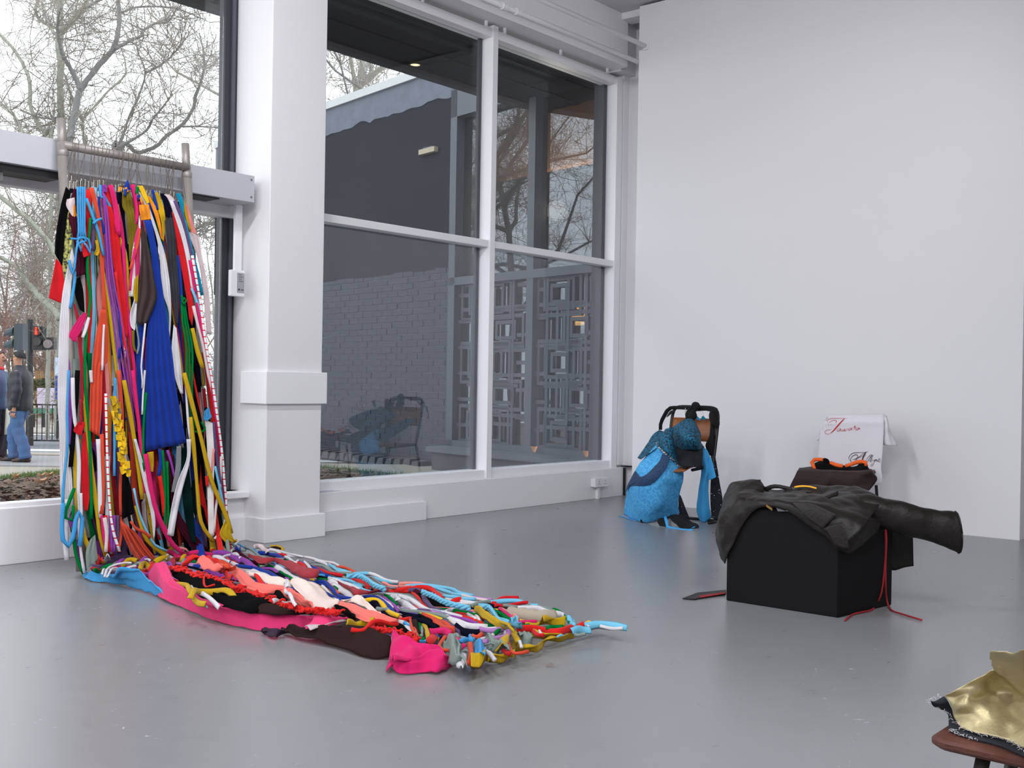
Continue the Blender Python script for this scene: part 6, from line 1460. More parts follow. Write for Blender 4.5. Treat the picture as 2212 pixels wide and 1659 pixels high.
drape('lace_bodice', teal_l, [
    G('A700,400 745,380 800,330 870,296 930,296 975,330', (7.26, 7.24, 7.2, 7.2, 7.22, 7.26)),
    G('A720,460 790,420 860,400 930,400 990,420 1030,470', (7.2, 7.12, 7.06, 7.06, 7.1, 7.2)),
    G('A730,530 800,490 880,480 960,490 1020,530 1038,560', (7.16, 7.04, 6.98, 6.98, 7.06, 7.2)),
    G('A745,590 820,570 900,560 970,590 1020,600 1060,600', (7.14, 7.04, 6.98, 7.0, 7.08, 7.22)),
    G('A765,650 830,660 910,660 980,660 1030,650 1075,620', (7.16, 7.1, 7.06, 7.08, 7.14, 7.24))],
    'teal lace cup shaped bodice draped over the middle of the plywood back', nr=30, nc=30, wr=.007, fr=10)
drape('lace_bodice', teal_l, [
    G('A630,410 660,400 690,398 718,398', (7.12, 7.1, 7.1, 7.12)), G('A560,510 620,500 680,500 722,500', (7.04, 7.0, 7.0, 7.06)),
    G('A530,580 610,620 690,640 745,640', (7.0, 6.95, 6.95, 7.04)), G('A600,660 670,710 730,760 775,760', (6.98, 6.95, 6.97, 7.06)), G('A680,730 730,790 780,830 808,860', (6.98, 6.97, 7.0, 7.06))],
    'pointed teal lace cup standing up in front of the chair seat', nr=24, nc=20, wr=.006, fr=10)
drape('lace_drape', teal_l, [
    G('A560,420 600,440 640,440', (7.34, 7.32, 7.3)), G('A490,470 540,520 600,540', (7.28, 7.2, 7.16)), G('A430,560 490,620 550,610', (7.2, 7.08, 7.04)), G('A370,650 430,690 510,640', (7.1, 7.0, 6.98)), G('A305,745 350,755 420,700', (7.0, 6.95, 6.96))],
    'teal lace drape falling from the back hoop to the seat corner at left', nr=24, nc=14, wr=.005, fr=10)
drape('lace_underlayer', mat('navy net underlayer', (11, 13, 24), .85, var=.2, vscale=60, bump=.2, bscale=200), [
    G('A700,520 760,580 860,620 960,620 1060,590', (7.26, 7.2, 7.16, 7.18, 7.26)), G('A740,640 790,680 880,690 970,690 1060,650', (7.12, 7.06, 7.02, 7.04, 7.18)), G('A770,760 820,780 890,790 970,790 1055,760', (7.0, 6.97, 6.95, 6.97, 7.06)), G('A800,830 840,862 900,850 980,855 1050,852', (6.97, 6.94, 6.93, 6.94, 7.02))],
    'dark navy net layer covering the chair seat under the bodice', nr=20, nc=26, wr=.006, fr=10)
ba = thing('bead_trim', G('A640,680', 6.96)[0], 'row of small glass beads along the seam of the teal cup', 'trim')
bp_ = spline([tuple(p) for p in G('A522,565 560,620 620,685 680,730 750,795 800,855 822,885', (6.97, 6.95, 6.93, 6.93, 6.95, 7.0, 7.04))], 46)
rb2 = random.Random(2)
for i, p in enumerate(bp_): MB().ico(p + Vector((-.006, rb2.uniform(-.004, .004), rb2.uniform(-.004, .004))), .010 if i in (16, 17) else rb2.uniform(.0035, .006), 1).build('bead', clipm if i % 3 else blackm, ba, smooth=True)
drape('lace_sash', navy_l, [  # navy lace sash, in two pieces
    G('A590,700 560,780 480,870 400,940 330,960 280,895', (6.93, 6.90, 6.86, 6.84, 6.86, 6.93)), G('A640,710 610,810 540,900 440,990 330,1000 272,910', (6.92, 6.88, 6.84, 6.82, 6.86, 6.93)),
    G('A680,735 650,840 570,950 450,1050 320,1070 200,1060', (6.92, 6.88, 6.84, 6.83, 6.88, 6.98))], 'navy lace sash looping across the sky blue skirt', nr=14, nc=34, wr=.004, fr=10)
drape('lace_sash', navy_l, [G('A270,910 230,990 190,1060 170,1140', (6.95, 6.98, 7.0, 7.04)), G('A330,980 290,1020 230,1060 185,1110', (6.88, 6.9, 6.96, 7.0))], 'dark net corner trailing at the left edge of the skirt', nr=10, nc=14, wr=.003)
# hoop wrapping and knots
rope('black_stocking', blk, 'A570,420 575,340 610,270 660,185 710,165 800,165 900,170', 7.44, .030, 'black net wound along the left side of the chair back hoop', 'cloth', 'flat', 4, tw=.1)
rope('black_stocking', blk, 'A1000,180 1060,175 1130,175 1190,195 1225,230', 7.42, .038, 'black net wound along the right side of the chair back hoop', 'cloth', 'flat', 5, tw=.1)
kk = thing('knotted_stocking', G('A950,290', 7.40)[0], 'black knotted stocking standing over the middle of the back hoop', 'cloth')
MB().tube(spline(G('A960,125 985,160 960,200 945,240 935,300', (7.42, 7.40, 7.38, 7.38, 7.36)), 18), [.012 + .022 * abs(math.sin(.5 + i * .32)) for i in range(18)], 12).build('stocking_bulb', blk, kk, smooth=True)
MB().tube(spline(G('A885,300 900,230 930,180 1000,190', (7.36, 7.38, 7.40, 7.42)), 12), [.018, .02, .024, .026, .026, .024, .022, .02, .018, .016, .014, .012], 10).build('stocking_wrap', blk, kk, smooth=True)
k2 = thing('knotted_stocking', G('A1215,390', 7.40)[0], 'black stuffed stocking hanging from the right corner of the back hoop', 'cloth')
MB().tube(spline(G('A1165,200 1180,260 1200,320 1215,370 1205,390', 7.40), 16), [.014, .020, .026, .03, .032, .034, .035, .036, .036, .036, .035, .033, .03, .026, .02, .012], 12).build('stocking_bulb', blk, k2, smooth=True)
MB().tube([p + Vector((-.01, 0, 0)) for p in spline(G('A1170,230 1200,195 1225,215 1225,260', 7.40), 12)], .012, 8).build('stocking_wrap', blk, k2, smooth=True)
drape('sky_blue_tie', skyb, [G('A985,250 1010,275 1040,305', 7.42), G('A975,290 1000,305 1030,308', 7.42)], 'sky blue cloth peeking out behind the black knot', nr=6, nc=8, wr=.003, floor=False)
rope('sky_blue_tie', mat('jersey teal'), 'A1055,265 1070,290 1085,302', 7.42, .022, 'small teal scrap pinned beside the right hoop corner', 'cloth', 'flat', 3)
for s_ in ('A860,165 855,230 868,290', 'A1030,205 1045,250 1060,270', 'A1055,205 1065,240 1072,268'):
    rope('safety_pin', clipm, s_, 7.41, .004, None, None, 'tube', 2, parent=kk)
drape('black_lace_panel', black_l, [G('A650,250 690,200 760,185', 7.43), G('A640,280 660,265 690,240', 7.43)], 'sheer black lace corner in the left angle of the back hoop', nr=8, nc=12, wr=.003, floor=False)
# right side: black lace falling down the back leg, blue sash
drape('black_lace_panel', blk, [G('A1150,280 1170,280 1190,300', (7.4, 7.4, 7.42)), G('A1140,480 1170,480 1195,470', (7.38, 7.38, 7.42)), G('A1090,600 1150,620 1200,620', (7.34, 7.36, 7.42)), G('A1130,700 1160,720 1190,680', (7.38, 7.38, 7.42))], 'black knit panel along the right side of the chair back', nr=24, nc=12, wr=.005)
drape('black_lace_panel', black_l, [G('A1150,660 1170,650 1190,640', 7.40), G('A1165,850 1195,860 1225,850', 7.41), G('A1150,1050 1205,1060 1258,1050', (7.40, 7.41, 7.42)), G('A1148,1250 1220,1270 1290,1240', (7.40, 7.42, 7.44)), G('A1160,1440 1225,1460 1262,1430', (7.42, 7.44, 7.46))], 'sheer black lace falling down the right back leg of the chair', nr=30, nc=16, wr=.006)
drape('black_lace_panel', black_l, [G('A785,1160 790,1170 800,1180', (7.2, 7.22, 7.24)), G('A780,1280 815,1290 845,1290', (7.2, 7.24, 7.28)), G('A790,1420 850,1450 915,1460', (7.22, 7.28, 7.34))], 'black lace triangle right of the sky blue skirt hem', nr=16, nc=12, wr=.004)
drape('sky_blue_sash', skyb, [G('A1070,620 1090,640 1110,660', (7.24, 7.22, 7.24)), G('A1020,710 1080,740 1140,720', (7.22, 7.18, 7.24)), G('A1045,850 1110,880 1180,850', (7.22, 7.18, 7.26)), G('A1030,1000 1080,1010 1125,1005', (7.24, 7.2, 7.26)), G('A1000,1200 1060,1220 1130,1190', (7.3, 7.26, 7.3)), G('A988,1330 1060,1360 1140,1340', (7.34, 7.3, 7.36)), G('A1010,1450 1070,1500 1155,1430', (7.42, 7.36, 7.42))],
      'sky blue sash hanging to the floor under the right of the seat', nr=34, nc=16, wr=.006, fr=9)
drape('sky_blue_sash', skyb, [G('A1120,760 1140,740 1150,740', 7.2), G('A1125,870 1160,860 1185,850', 7.2), G('A1125,1000 1170,990 1215,965', 7.2)], 'pointed sky blue end of the sash at the right', nr=14, nc=10, wr=.004)
# things lying at the foot
drape('black_knit_heap', blk, [G('A680,1410 760,1400 830,1420 920,1480', (7.08, 7.08, 7.1, 7.12)), G('A700,1470 790,1460 870,1480 980,1500', (7.0, 7.02, 7.06, 7.08)), G('A760,1520 850,1540 930,1550 1015,1530', (6.96, 6.98, 7.0, 7.04)), G('A800,1555 870,1560 940,1568 1005,1550', (6.95, 6.97, 7.0, 7.02))], 'black knit heap lying on the floor right of the skirt', nr=18, nc=20, wr=.010, fr=12)
drape('black_knit_heap', blk, [G('A560,1440 590,1436 620,1440', 7.0), G('A535,1480 580,1490 640,1490', 6.97), G('A560,1530 610,1545 650,1555', 6.94)], 'small black knit lump under the front hem of the skirt', nr=12, nc=12, wr=.006, fr=12)
rope('sky_blue_tie', skyb, 'A620,1420 640,1480 650,1540 720,1560 800,1575 880,1585 942,1582', (7.0, 6.96, 6.93, 6.92, 6.92, 6.92, 6.92), .024, 'sky blue knotted tie lying on the floor in front of the chair', 'cloth', 'flat', 7)
rope('sky_blue_tie', skyb, 'A905,1560 940,1550 970,1542', 7.0, .008, 'thin sky blue cord end on the black heap', 'cloth', 'tube', 8)

# white lettered shirt over the second chair
shirt_m = mat('white shirt jersey', (226, 222, 228), .88, var=.02, vscale=12, bump=.06, bscale=200)
SX = 7.80
sh = thing('t_shirt', (SX, 3.3, .4), 'white T-shirt with red and dark brown script lettering hung over the chair back', 'shirt')
rows = [G('B835,170 1000,168 1200,166 1400,164 1600,160 1820,150', 7.93), G('B840,138 1000,132 1200,128 1400,126 1600,122 1820,120', 7.86), G('B790,240 1000,240 1200,235 1400,232 1600,230 1808,230', SX), G('B725,360 1000,360 1200,355 1400,350 1600,345 1812,340', SX), G('B705,600 1000,600 1200,600 1400,590 1600,580 1800,570', SX),
        G('B682,840 900,850 1150,860 1400,860 1600,850 1785,820', SX), G('B690,980 900,1000 1150,1020 1400,1020 1600,1030 1765,1010', SX), G('B720,1090 900,1100 1150,1110 1400,1130 1620,1180 1782,1190', SX), G('B730,1150 900,1170 1150,1190 1400,1240 1640,1330 1762,1300', SX)]
drape('shirt_body', shirt_m, rows, None, nr=44, nc=30, wr=.0028, fr=9, parent=sh, st=(1, 1.6, .7))
drape('sleeve', shirt_m, [G('B1815,135 1840,130 1858,145', (SX, SX + .02, SX + .06)), G('B1812,290 1870,300 1900,330', (SX + .02, SX - .02, SX + .05)), G('B1800,470 1870,480 1955,480', (SX + .03, SX - .01, SX + .05)), G('B1800,640 1900,655 2040,650', (SX + .03, SX, SX + .06))], None, nr=20, nc=14, wr=.006, fr=12, parent=sh)
drape('sleeve', shirt_m, [G('B838,140 845,150 850,160', (SX, SX - .01, SX)), G('B740,330 760,340 780,340', (SX + .04, SX, SX)), G('B672,560 690,570 712,520', (SX + .05, SX + .03, SX))], None, nr=14, nc=8, wr=.004, fr=12, parent=sh)
red_ink = mat('red print', (190, 60, 66), .7); br_ink = mat('dark brown print', (66, 44, 48), .7)
def stroke(mb, path, w0, w1):
    P = px(path); Q = spline([(x, y, 0) for x, y in P], max(10, 6 * len(P))); L = []; R = []
    n = len(Q)
    for i in range(n):
        t = Q[min(i + 1, n - 1)] - Q[max(i - 1, 0)]; t.normalize(); nn = Vector((-t.y, t.x, 0)); w = (w0 + (w1 - w0) * math.sin(PI * i / (n - 1))) / 7.9 / 2
        for lst, sg in ((L, 1), (R, -1)):
            q = Q[i] + nn * (w * sg); lst.append(rw(q.x, q.y, SX - .0055))
    mb.grid([L, R])
mb = MB()
for s_, a, b in (('B1182,184 1100,184 1000,185 920,188 870,205 845,235 848,262 862,268', 3, 9), ('B866,312 870,272 925,228 985,220 1002,245 965,280 895,296', 4, 8), ('B1138,186 1080,252 1020,318 960,388 905,438', 10, 26), ('B905,438 860,457 815,445 806,415 845,385 912,380', 4, 7),
                 ('B1082,362 1048,362 1016,388 1016,408 1042,402 1078,366 1066,402 1090,400', 3, 8), ('B1108,366 1094,405 1122,396 1146,364 1136,402 1164,396 1186,362 1196,372', 3, 8), ('B1262,352 1236,352 1206,376 1206,392 1232,388 1264,354 1254,386 1280,380', 3, 8), ('B1284,352 1316,318 1322,326 1298,386', 3, 9), ('B1304,360 1322,342 1340,340', 3, 7), ('B1388,346 1358,348 1334,372 1336,388 1360,382 1392,346 1382,378 1408,356', 3, 8)):
    stroke(mb, s_, a, b)
mb.build('red_lettering', red_ink, sh, fixn=False)
mb = MB()
for s_, a, b in (('B1212,948 1222,958 1236,946', 8, 12), ('B1240,940 1262,975 1300,950 1350,880 1420,820 1480,770 1545,754', 4, 7), ('B1510,758 1480,800 1455,860 1430,925', 10, 22), ('B1262,935 1240,890 1275,835 1335,806 1366,826 1345,868 1275,892', 4, 10), ('B1250,925 1215,880 1222,835 1275,785 1360,772 1495,770', 3, 9), ('B1290,905 1400,850 1490,815 1500,830', 3, 6),
                 ('B1498,920 1535,860 1580,816 1606,812 1590,850 1535,915 1530,935', 3, 9), ('B1545,925 1580,850 1612,818 1622,825 1585,900 1572,935', 3, 8), ('B1580,915 1612,893 1600,880 1580,905 1588,930 1615,915', 3, 7), ('B1622,890 1632,920 1662,888 1640,950 1605,1000 1585,988 1620,950', 3, 7), ('B1652,925 1670,890 1680,892 1668,925', 3, 7), ('B1672,910 1694,890 1690,922 1712,912', 3, 7), ('B1715,910 1750,886 1736,874 1716,905 1726,935 1762,908', 3, 7)):
    stroke(mb, s_, a, b)
mb.build('brown_lettering', br_ink, sh, fixn=False)
# brown cloth and orange bound garment on the seat
brc = mat('chocolate brown cloth', (40, 18, 18), .75, var=.08, vscale=10, bump=.06, bscale=150)
drape('brown_cloth', brc, [G('B400,1035 600,1012 800,1040 1050,1050 1300,1050 1560,1050 1590,1055', (7.76, 7.76, 7.76, 7.76, 7.76, 7.76, 7.74)), G('B345,1060 600,1062 850,1075 1050,1088 1300,1095 1570,1075 1630,1110', (7.40, 7.38, 7.37, 7.37, 7.37, 7.38, 7.46)),
      G('B290,1180 550,1190 780,1200 950,1120 1200,1130 1440,1180 1700,1210', (7.34, 7.33, 7.32, 7.31, 7.30, 7.33, 7.42)), G('B220,1320 500,1340 760,1330 900,1240 1200,1280 1420,1290 1640,1320', (7.34, 7.34, 7.32, 7.30, 7.29, 7.33, 7.40)), G('B180,1420 480,1440 740,1440 880,1340 1200,1400 1420,1400 1560,1420', (7.34, 7.34, 7.33, 7.32, 7.30, 7.33, 7.36))],
      'chocolate brown cloth draped over the seat in front of the white shirt', 'cloth', nr=36, nc=40, wr=.006, fr=6)
mb = MB().ico(G('B860,1320', 7.33)[0], .012, 2, (.5, 1.2, 1.8)); tag(mb.build('ochre_scrap', mat('ochre cloth', (150, 100, 40), .8), smooth=True), 'small ochre scrap showing under the fold of the brown cloth', 'cloth')
og = thing('garment', G('B1000,1060', 7.52)[0], 'black garment with a bright orange bound neckline lying on the brown cloth', 'garment')
drape('black_body', mat('jersey black'), [G('B640,940 700,925 780,880 850,890 900,960 1010,1000 1120,985 1230,1005 1340,1000 1400,965 1480,960 1530,1000', (7.60, 7.60, 7.60, 7.60, 7.60, 7.60, 7.60, 7.60, 7.60, 7.60, 7.60, 7.60)),
      G('B630,980 700,985 780,960 850,980 920,1010 1010,1030 1120,1030 1230,1035 1340,1030 1420,1010 1490,1010 1548,1040', 7.52), G('B660,1040 730,1055 800,1065 870,1068 940,1070 1020,1072 1120,1075 1230,1078 1340,1075 1430,1070 1500,1065 1560,1060', 7.44)], None, nr=14, nc=44, wr=.008, fr=14, parent=og)
orr = mat('bright orange binding', (252, 104, 34), .7, var=.04, vscale=20)
for s_, X_ in (('B800,1068 720,1055 650,1055 610,1000 585,930 620,895 700,890 770,893', 7.50), ('B895,935 950,965 1020,990 1110,1003', 7.50), ('B1150,1000 1230,980 1330,945 1420,928 1490,935 1512,970 1505,1000', 7.50)):
    rope('orange_binding', orr, s_, X_, .027, None, None, 'flat', 3, parent=og, tw=.1)

# ================================================================== BLACK PLINTH AND LEATHER JACKET
N_, L_, R_ = fl(1810, 1335), fl(1568, 1297), fl(1926, 1307)
B4 = L_ + R_ - N_
ZB = .462
b = bmesh.new()
vs = [b.verts.new((p.x, p.y, z)) for z in (0, ZB) for p in (N_, R_, B4, L_)]
for f in ((3, 2, 1, 0), (4, 5, 6, 7), (0, 1, 5, 4), (1, 2, 6, 5), (2, 3, 7, 6), (3, 0, 4, 7)): b.faces.new([vs[i] for i in f])
bmesh.ops.bevel(b, geom=b.edges[:], offset=.004, segments=2, affect='EDGES')
b.verts.index_update(); mb = MB(); mb.add([v.co.copy() for v in b.verts], [[v.index for v in f.verts] for f in b.faces]); b.free()
tag(mb.build('plinth', mat('matt black paint', (9, 9, 11), .7, var=.15, vscale=8, bump=.03, bscale=60, spec=.22)), 'matt black box plinth carrying the dark leather jacket', 'plinth')
lea = mat('dark brown leather', (27, 22, 19), .46, var=.2, vscale=9, bump=.22, bscale=60, spec=.34)
jk = thing('leather_jacket', (5.0, 2.4, .49), 'dark brown leather jacket draped over the black plinth with one sleeve sticking out', 'jacket')
def JR(s_, xs): return G(s_, xs)
drape('jacket_body', lea, [
    JR('J368,1168 425,1030 495,880 590,768 700,742 840,782 970,870 1090,950 1200,1062', (4.80, 4.788, 4.785, 4.785, 4.785, 4.785, 4.785, 4.785, 4.79)),
    JR('J316,1080 335,940 420,800 540,712 700,700 870,715 1030,760 1160,850 1292,1000', (4.86, 4.80, 4.785, 4.79, 4.80, 4.80, 4.79, 4.782, 4.785)),
    JR('J303,950 335,800 430,690 560,665 710,668 890,676 1080,690 1250,770 1400,890', (4.93, 4.84, 4.82, 4.85, 4.90, 4.90, 4.88, 4.85, 4.84)),
    JR('J322,870 362,680 480,600 600,605 700,640 880,640 1090,645 1280,665 1480,780', (5.08, 5.03, 5.0, 5.03, 5.10, 5.12, 5.10, 5.05, 5.0)),
    JR('J345,800 400,600 478,556 600,548 655,620 860,600 1080,598 1360,602 1560,690', (5.20, 5.13, 5.1, 5.12, 5.2, 5.22, 5.22, 5.18, 5.14)),
    JR('J380,790 440,640 520,620 610,610 690,625 860,612 1080,612 1360,620 1570,760', (5.3, 5.3, 5.3, 5.3, 5.3, 5.3, 5.3, 5.3, 5.3))], None, nr=50, nc=70, wr=.012, fr=11, solid=.004, parent=jk)
drape('shoulder_hump', lea, [JR('J360,720 420,620 470,575 560,556 632,546', (5.06, 5.02, 5.02, 5.04, 5.06)), JR('J380,700 450,650 520,630 590,610 650,590', (4.97, 4.94, 4.94, 4.97, 5.02)), JR('J430,700 490,680 545,670 600,655 655,662', (4.92, 4.91, 4.92, 4.95, 5.0))], None, nr=16, nc=24, wr=.010, fr=12, solid=.004, parent=jk)
# sleeve
sp = spline([tuple(p) for p in JR('J1330,735 1460,760 1600,800 1760,845 1900,880 2010,905 2100,930', (5.08, 5.10, 5.14, 5.20, 5.26, 5.30, 5.34))], 30)
mb = MB(); vs = []; fs = []; nS = 16
for i, p in enumerate(sp):
    t = (sp[min(i + 1, 29)] - sp[max(i - 1, 0)]).normalized(); a = Vector((0, 0, 1)); a = (a - t * a.dot(t)).normalized(); c = t.cross(a)
    u = i / 29; rv = np.interp(u, [0, .15, .4, .7, .85, 1], [.055, .068, .074, .074, .080, .088]); rh = np.interp(u, [0, .3, 1], [.07, .060, .050])
    for j in range(nS):
        th = 2 * PI * j / nS; w = 1 + .13 * noise.noise(Vector((u * 8, math.cos(th) * 1.5, math.sin(th) * 1.5))) + .06 * noise.noise(Vector((u * 22, math.cos(th) * 2.5, math.sin(th) * 2.5 + u * 6)))
        sl_ = t * (-.035 * math.sin(th) * max(0, u - .8) / .2)
        vs.append(p + a * (math.sin(th) * rv * w) + c * (math.cos(th) * rh * w) + sl_)
for i in range(29):
    for j in range(nS):
        j2 = (j + 1) % nS; fs.append((i * nS + j, i * nS + j2, (i + 1) * nS + j2, (i + 1) * nS + j))
mb.add(vs, fs); slv = mb.build('sleeve', lea, jk, smooth=True, solid=.005, sub=1)
mb = MB(); ring = [vs[29 * nS + j] for j in range(nS)]
mb.tube(ring + [ring[0]], .004, 6); mb.build('cuff_hem', lea, slv, smooth=True)
# hanging side panel, lapels, pocket flap, strap
drape('side_panel', lea, [JR('J1480,800 1560,820 1660,880 1770,940', (5.16, 5.2, 5.32, 5.38)), JR('J1500,960 1580,1000 1680,1030 1772,1060', (5.26, 5.32, 5.36, 5.40)), JR('J1540,1180 1620,1215 1700,1195 1775,1185', (5.34, 5.38, 5.40, 5.42))], None, nr=20, nc=20, wr=.006, fr=7, parent=jk)
drape('side_panel', lea, [JR('J1200,840 1320,820 1440,820 1540,850', (4.80, 4.84, 4.95, 5.06)), JR('J1240,960 1340,960 1440,930 1520,900', (4.79, 4.84, 4.94, 5.02)), JR('J1200,1062 1290,1095 1380,1040 1500,930', (4.785, 4.86, 4.94, 5.0))], None, nr=18, nc=20, wr=.008, fr=9, parent=jk)
drape('lapel', lea, [JR('J850,705 930,708 1010,712 1110,755 1200,800', (4.78, 4.78, 4.78, 4.78, 4.78)), JR('J900,745 970,770 1040,800 1110,830 1150,850', (4.772, 4.772, 4.772, 4.772, 4.772)), JR('J960,800 1000,840 1040,870 1070,890 1090,906', (4.77, 4.77, 4.77, 4.77, 4.77))], None, nr=12, nc=18, wr=.002, fr=10, solid=.006, parent=jk)
drape('pocket_flap', lea, [JR('J1100,905 1150,880 1200,865 1245,858', 4.77), JR('J1140,950 1190,940 1230,930 1268,920', 4.768), JR('J1180,1020 1220,1045 1260,1060 1292,1050', 4.77)], None, nr=10, nc=12, wr=.002, fr=10, solid=.006, parent=jk)
drape('pocket_welt', lea, [JR('J1010,700 1080,680 1150,655 1210,625', (4.90, 4.92, 4.95, 5.0)), JR('J1015,712 1085,695 1155,672 1212,655', (4.89, 4.91, 4.94, 4.98))], None, nr=6, nc=14, wr=.001, solid=.008, parent=jk)
rope('collar_strap', lea, 'J655,625 690,600 740,588 800,596 860,612', 5.2, .022, None, None, 'flat', 2, parent=jk, tw=.1)
rope('yellow_band', mat('yellow band', (250, 180, 50), .7), 'J885,596 940,588 1000,592 1050,606', 5.18, .010, None, None, 'flat', 2, parent=jk, tw=.1)
MB().ico(JR('J990,632', 5.03)[0], .012, 2, (1, 1.4, .5)).build('button', mat('dark button', (28, 24, 24), .35), jk, smooth=True)
sm_ = mat('leather seam stitch', (82, 70, 62), .7)
for s_, X_ in (('J1100,895 1150,850 1195,805', 4.764), ('J1250,862 1275,930 1280,990', 4.762), ('J345,880 400,895 460,900', 4.79), ('J400,660 480,640 560,700', 4.92), ('J1040,700 1120,665 1200,640', 4.93)):
    q = spline([tuple(p) for p in JR(s_, X_)], 16); mb = MB()
    for i in range(0, 15, 2): mb.tube([q[i] + Vector((-.004, 0, 0)), q[i] + (q[i + 1] - q[i]) * .7 + Vector((-.004, 0, 0))], .0012, 4)
    mb.build('seam_stitching', sm_, jk)
zp = thing('zip_pull', JR('J700,750', 4.78)[0], 'brass zip end peeping out under the front edge of the jacket', 'zip')
for k in range(5): MB().box(*[v for p in [JR(f'J{680 + k * 9},{735 + k * 6}', 4.775)[0]] for v in (p.x - .002, p.x + .004, p.y - .003, p.y + .003, p.z - .006, p.z + .006)]).build('zip_tooth', mat('brass', (150, 120, 70), .35, .9), zp)
lnp = JR('J745,740 790,750 840,776 760,776', 4.782)
lt_ = MB().prism(lnp, (.012, 0, 0)).build('lining_tab', mat('grey lining', (96, 96, 104), .5)); tag(lt_, 'small grey satin lining patch under the jacket arch', 'cloth')
# white cloth and amber showing behind the collar strap
drape('white_lining', shirt_m, [JR('J745,615 790,602 840,612', 5.26), JR('J760,622 800,620 850,620', 5.24)], 'sliver of white cloth showing behind the collar strap', 'cloth', nr=6, nc=8, wr=.001, floor=False)
# red cords
rcm = mat('dark red cord', (150, 22, 36), .75, var=.1, vscale=60)
rcd = thing('red_cord', fl(1915, 1302), 'dark red double cord hanging from the jacket and trailing on the floor', 'cord')
def cord(pts): MB().tube(spline([tuple(p) for p in pts], 40), .0042, 8).build('cord_strand', rcm, rcd, smooth=True)
e1 = [fl(*p, .006) for p in px('J1495,1475 1460,1512 1380,1530 1320,1545 1285,1570 1262,1590')]; e2 = [fl(*p, .006) for p in px('J1590,1490 1620,1520 1680,1540 1760,1565 1836,1587')]
cord(JR('J1562,885 1568,1000 1562,1150 1545,1320 1530,1400 1510,1450', (5.12, 5.13, 5.14, 5.15, 5.15, 5.16)) + e1)
cord(JR('J1566,885 1572,1000 1566,1150 1566,1320 1572,1420', (5.12, 5.13, 5.14, 5.16, 5.20)) + e2)
# flat strap on the floor left of the plinth
fs_ = thing('flat_strap', fl(1510, 1288), 'flat dark strap with a red stripe lying on the floor left of the plinth', 'strap')
q = [fl(*p, .003) for p in px('J48,1430 140,1436 375,1388 375,1366 160,1388')]
MB().prism(q, (0, 0, .004)).build('strap_body', lea, fs_)
q = [fl(*p, .008) for p in px('J172,1410 182,1422 370,1392 370,1380')]
MB().prism(q, (0, 0, .002)).build('red_stripe', rcm, fs_)

# ================================================================== STOOL WITH GOLD CLOTH
SZ = .40
st_ = thing('wooden_stool', (2.15, .6, 0), 'worn reddish wooden stool with splayed legs in the front right corner', 'stool')
stm = mat('worn red brown wood', (84, 42, 31), .5, var=.45, vscale=9, bump=.25, bscale=60, stretch=(1, 1, 3))
c0 = fl(*px('G240,1262')[0], SZ); e_u = (fl(*px('G530,1078')[0], SZ) - c0).normalized(); e_v = (fl(*px('G1498,1550')[0], SZ) - c0).normalized()
e_v = (e_v - e_u * e_v.dot(e_u)).normalized(); e_v.z = 0
def sp_(u, v, z): return c0 + e_u * u + e_v * v + Vector((0, 0, z))
LU, LV, rc_ = .30, .46, .035
ol = []
for cx, cy, a0 in ((rc_, rc_, PI), (LU - rc_, rc_, 1.5 * PI), (LU - rc_, LV - rc_, 0), (rc_, LV - rc_, .5 * PI)):
    for k in range(6): a = a0 + k / 5 * PI / 2; ol.append((cx + rc_ * math.cos(a), cy + rc_ * math.sin(a)))
mb = MB(); n = len(ol); prof = ((-.0, -.004), (0.0, -.004), (-.003, 0), (.0, -.02))
vs = []
for ins, z in ((.006, 0), (.0, -.005), (.0, -.013), (.008, -.020)):
    for u, v in ol: vs.append(sp_(u + (LU / 2 - u) * ins / .15, v + (LV / 2 - v) * ins / .23, z))
fs = [tuple(range(n)), tuple(reversed(range(3 * n, 4 * n)))]
for r_ in range(3):
    for j in range(n): fs.append((r_ * n + j, r_ * n + (j + 1) % n, (r_ + 1) * n + (j + 1) % n, (r_ + 1) * n + j))
mb.add(vs, fs).build('seat', stm, st_, smooth=False)
legm = mat('dark stool leg', (44, 38, 34), .5, var=.2, vscale=8)
for u, v, du, dv in ((.05, .09, -.03, -.06), (LU - .05, .09, .03, -.06), (.05, LV - .09, -.03, .06), (LU - .05, LV - .09, .03, .06)):
    MB().tube([sp_(u, v, -.018), sp_(u + du, v + dv, -SZ)], [.0135, .010], 12).build('leg', legm, st_, smooth=True)
MB().tube([sp_(.03, .07, -.22), sp_(.03, LV - .07, -.22)], .008, 8).build('stretcher', legm, st_)
gold = mat('gold coated cloth', (186, 172, 132), .44, .55, var=.12, vscale=14, bump=.12, bscale=160)
den = mat('dark denim underside', (24, 28, 36), .9, var=.2, vscale=50)
gc = thing('gold_cloth', c0 + Vector((.2, 0, 0)), 'gold coated cloth with frayed edges and dark underside crumpled on the stool', 'cloth')
def GZ(path, zs): return [fl(x, y, zs[i] if hasattr(zs, '__len__') else zs) for i, (x, y) in enumerate(px(path))]
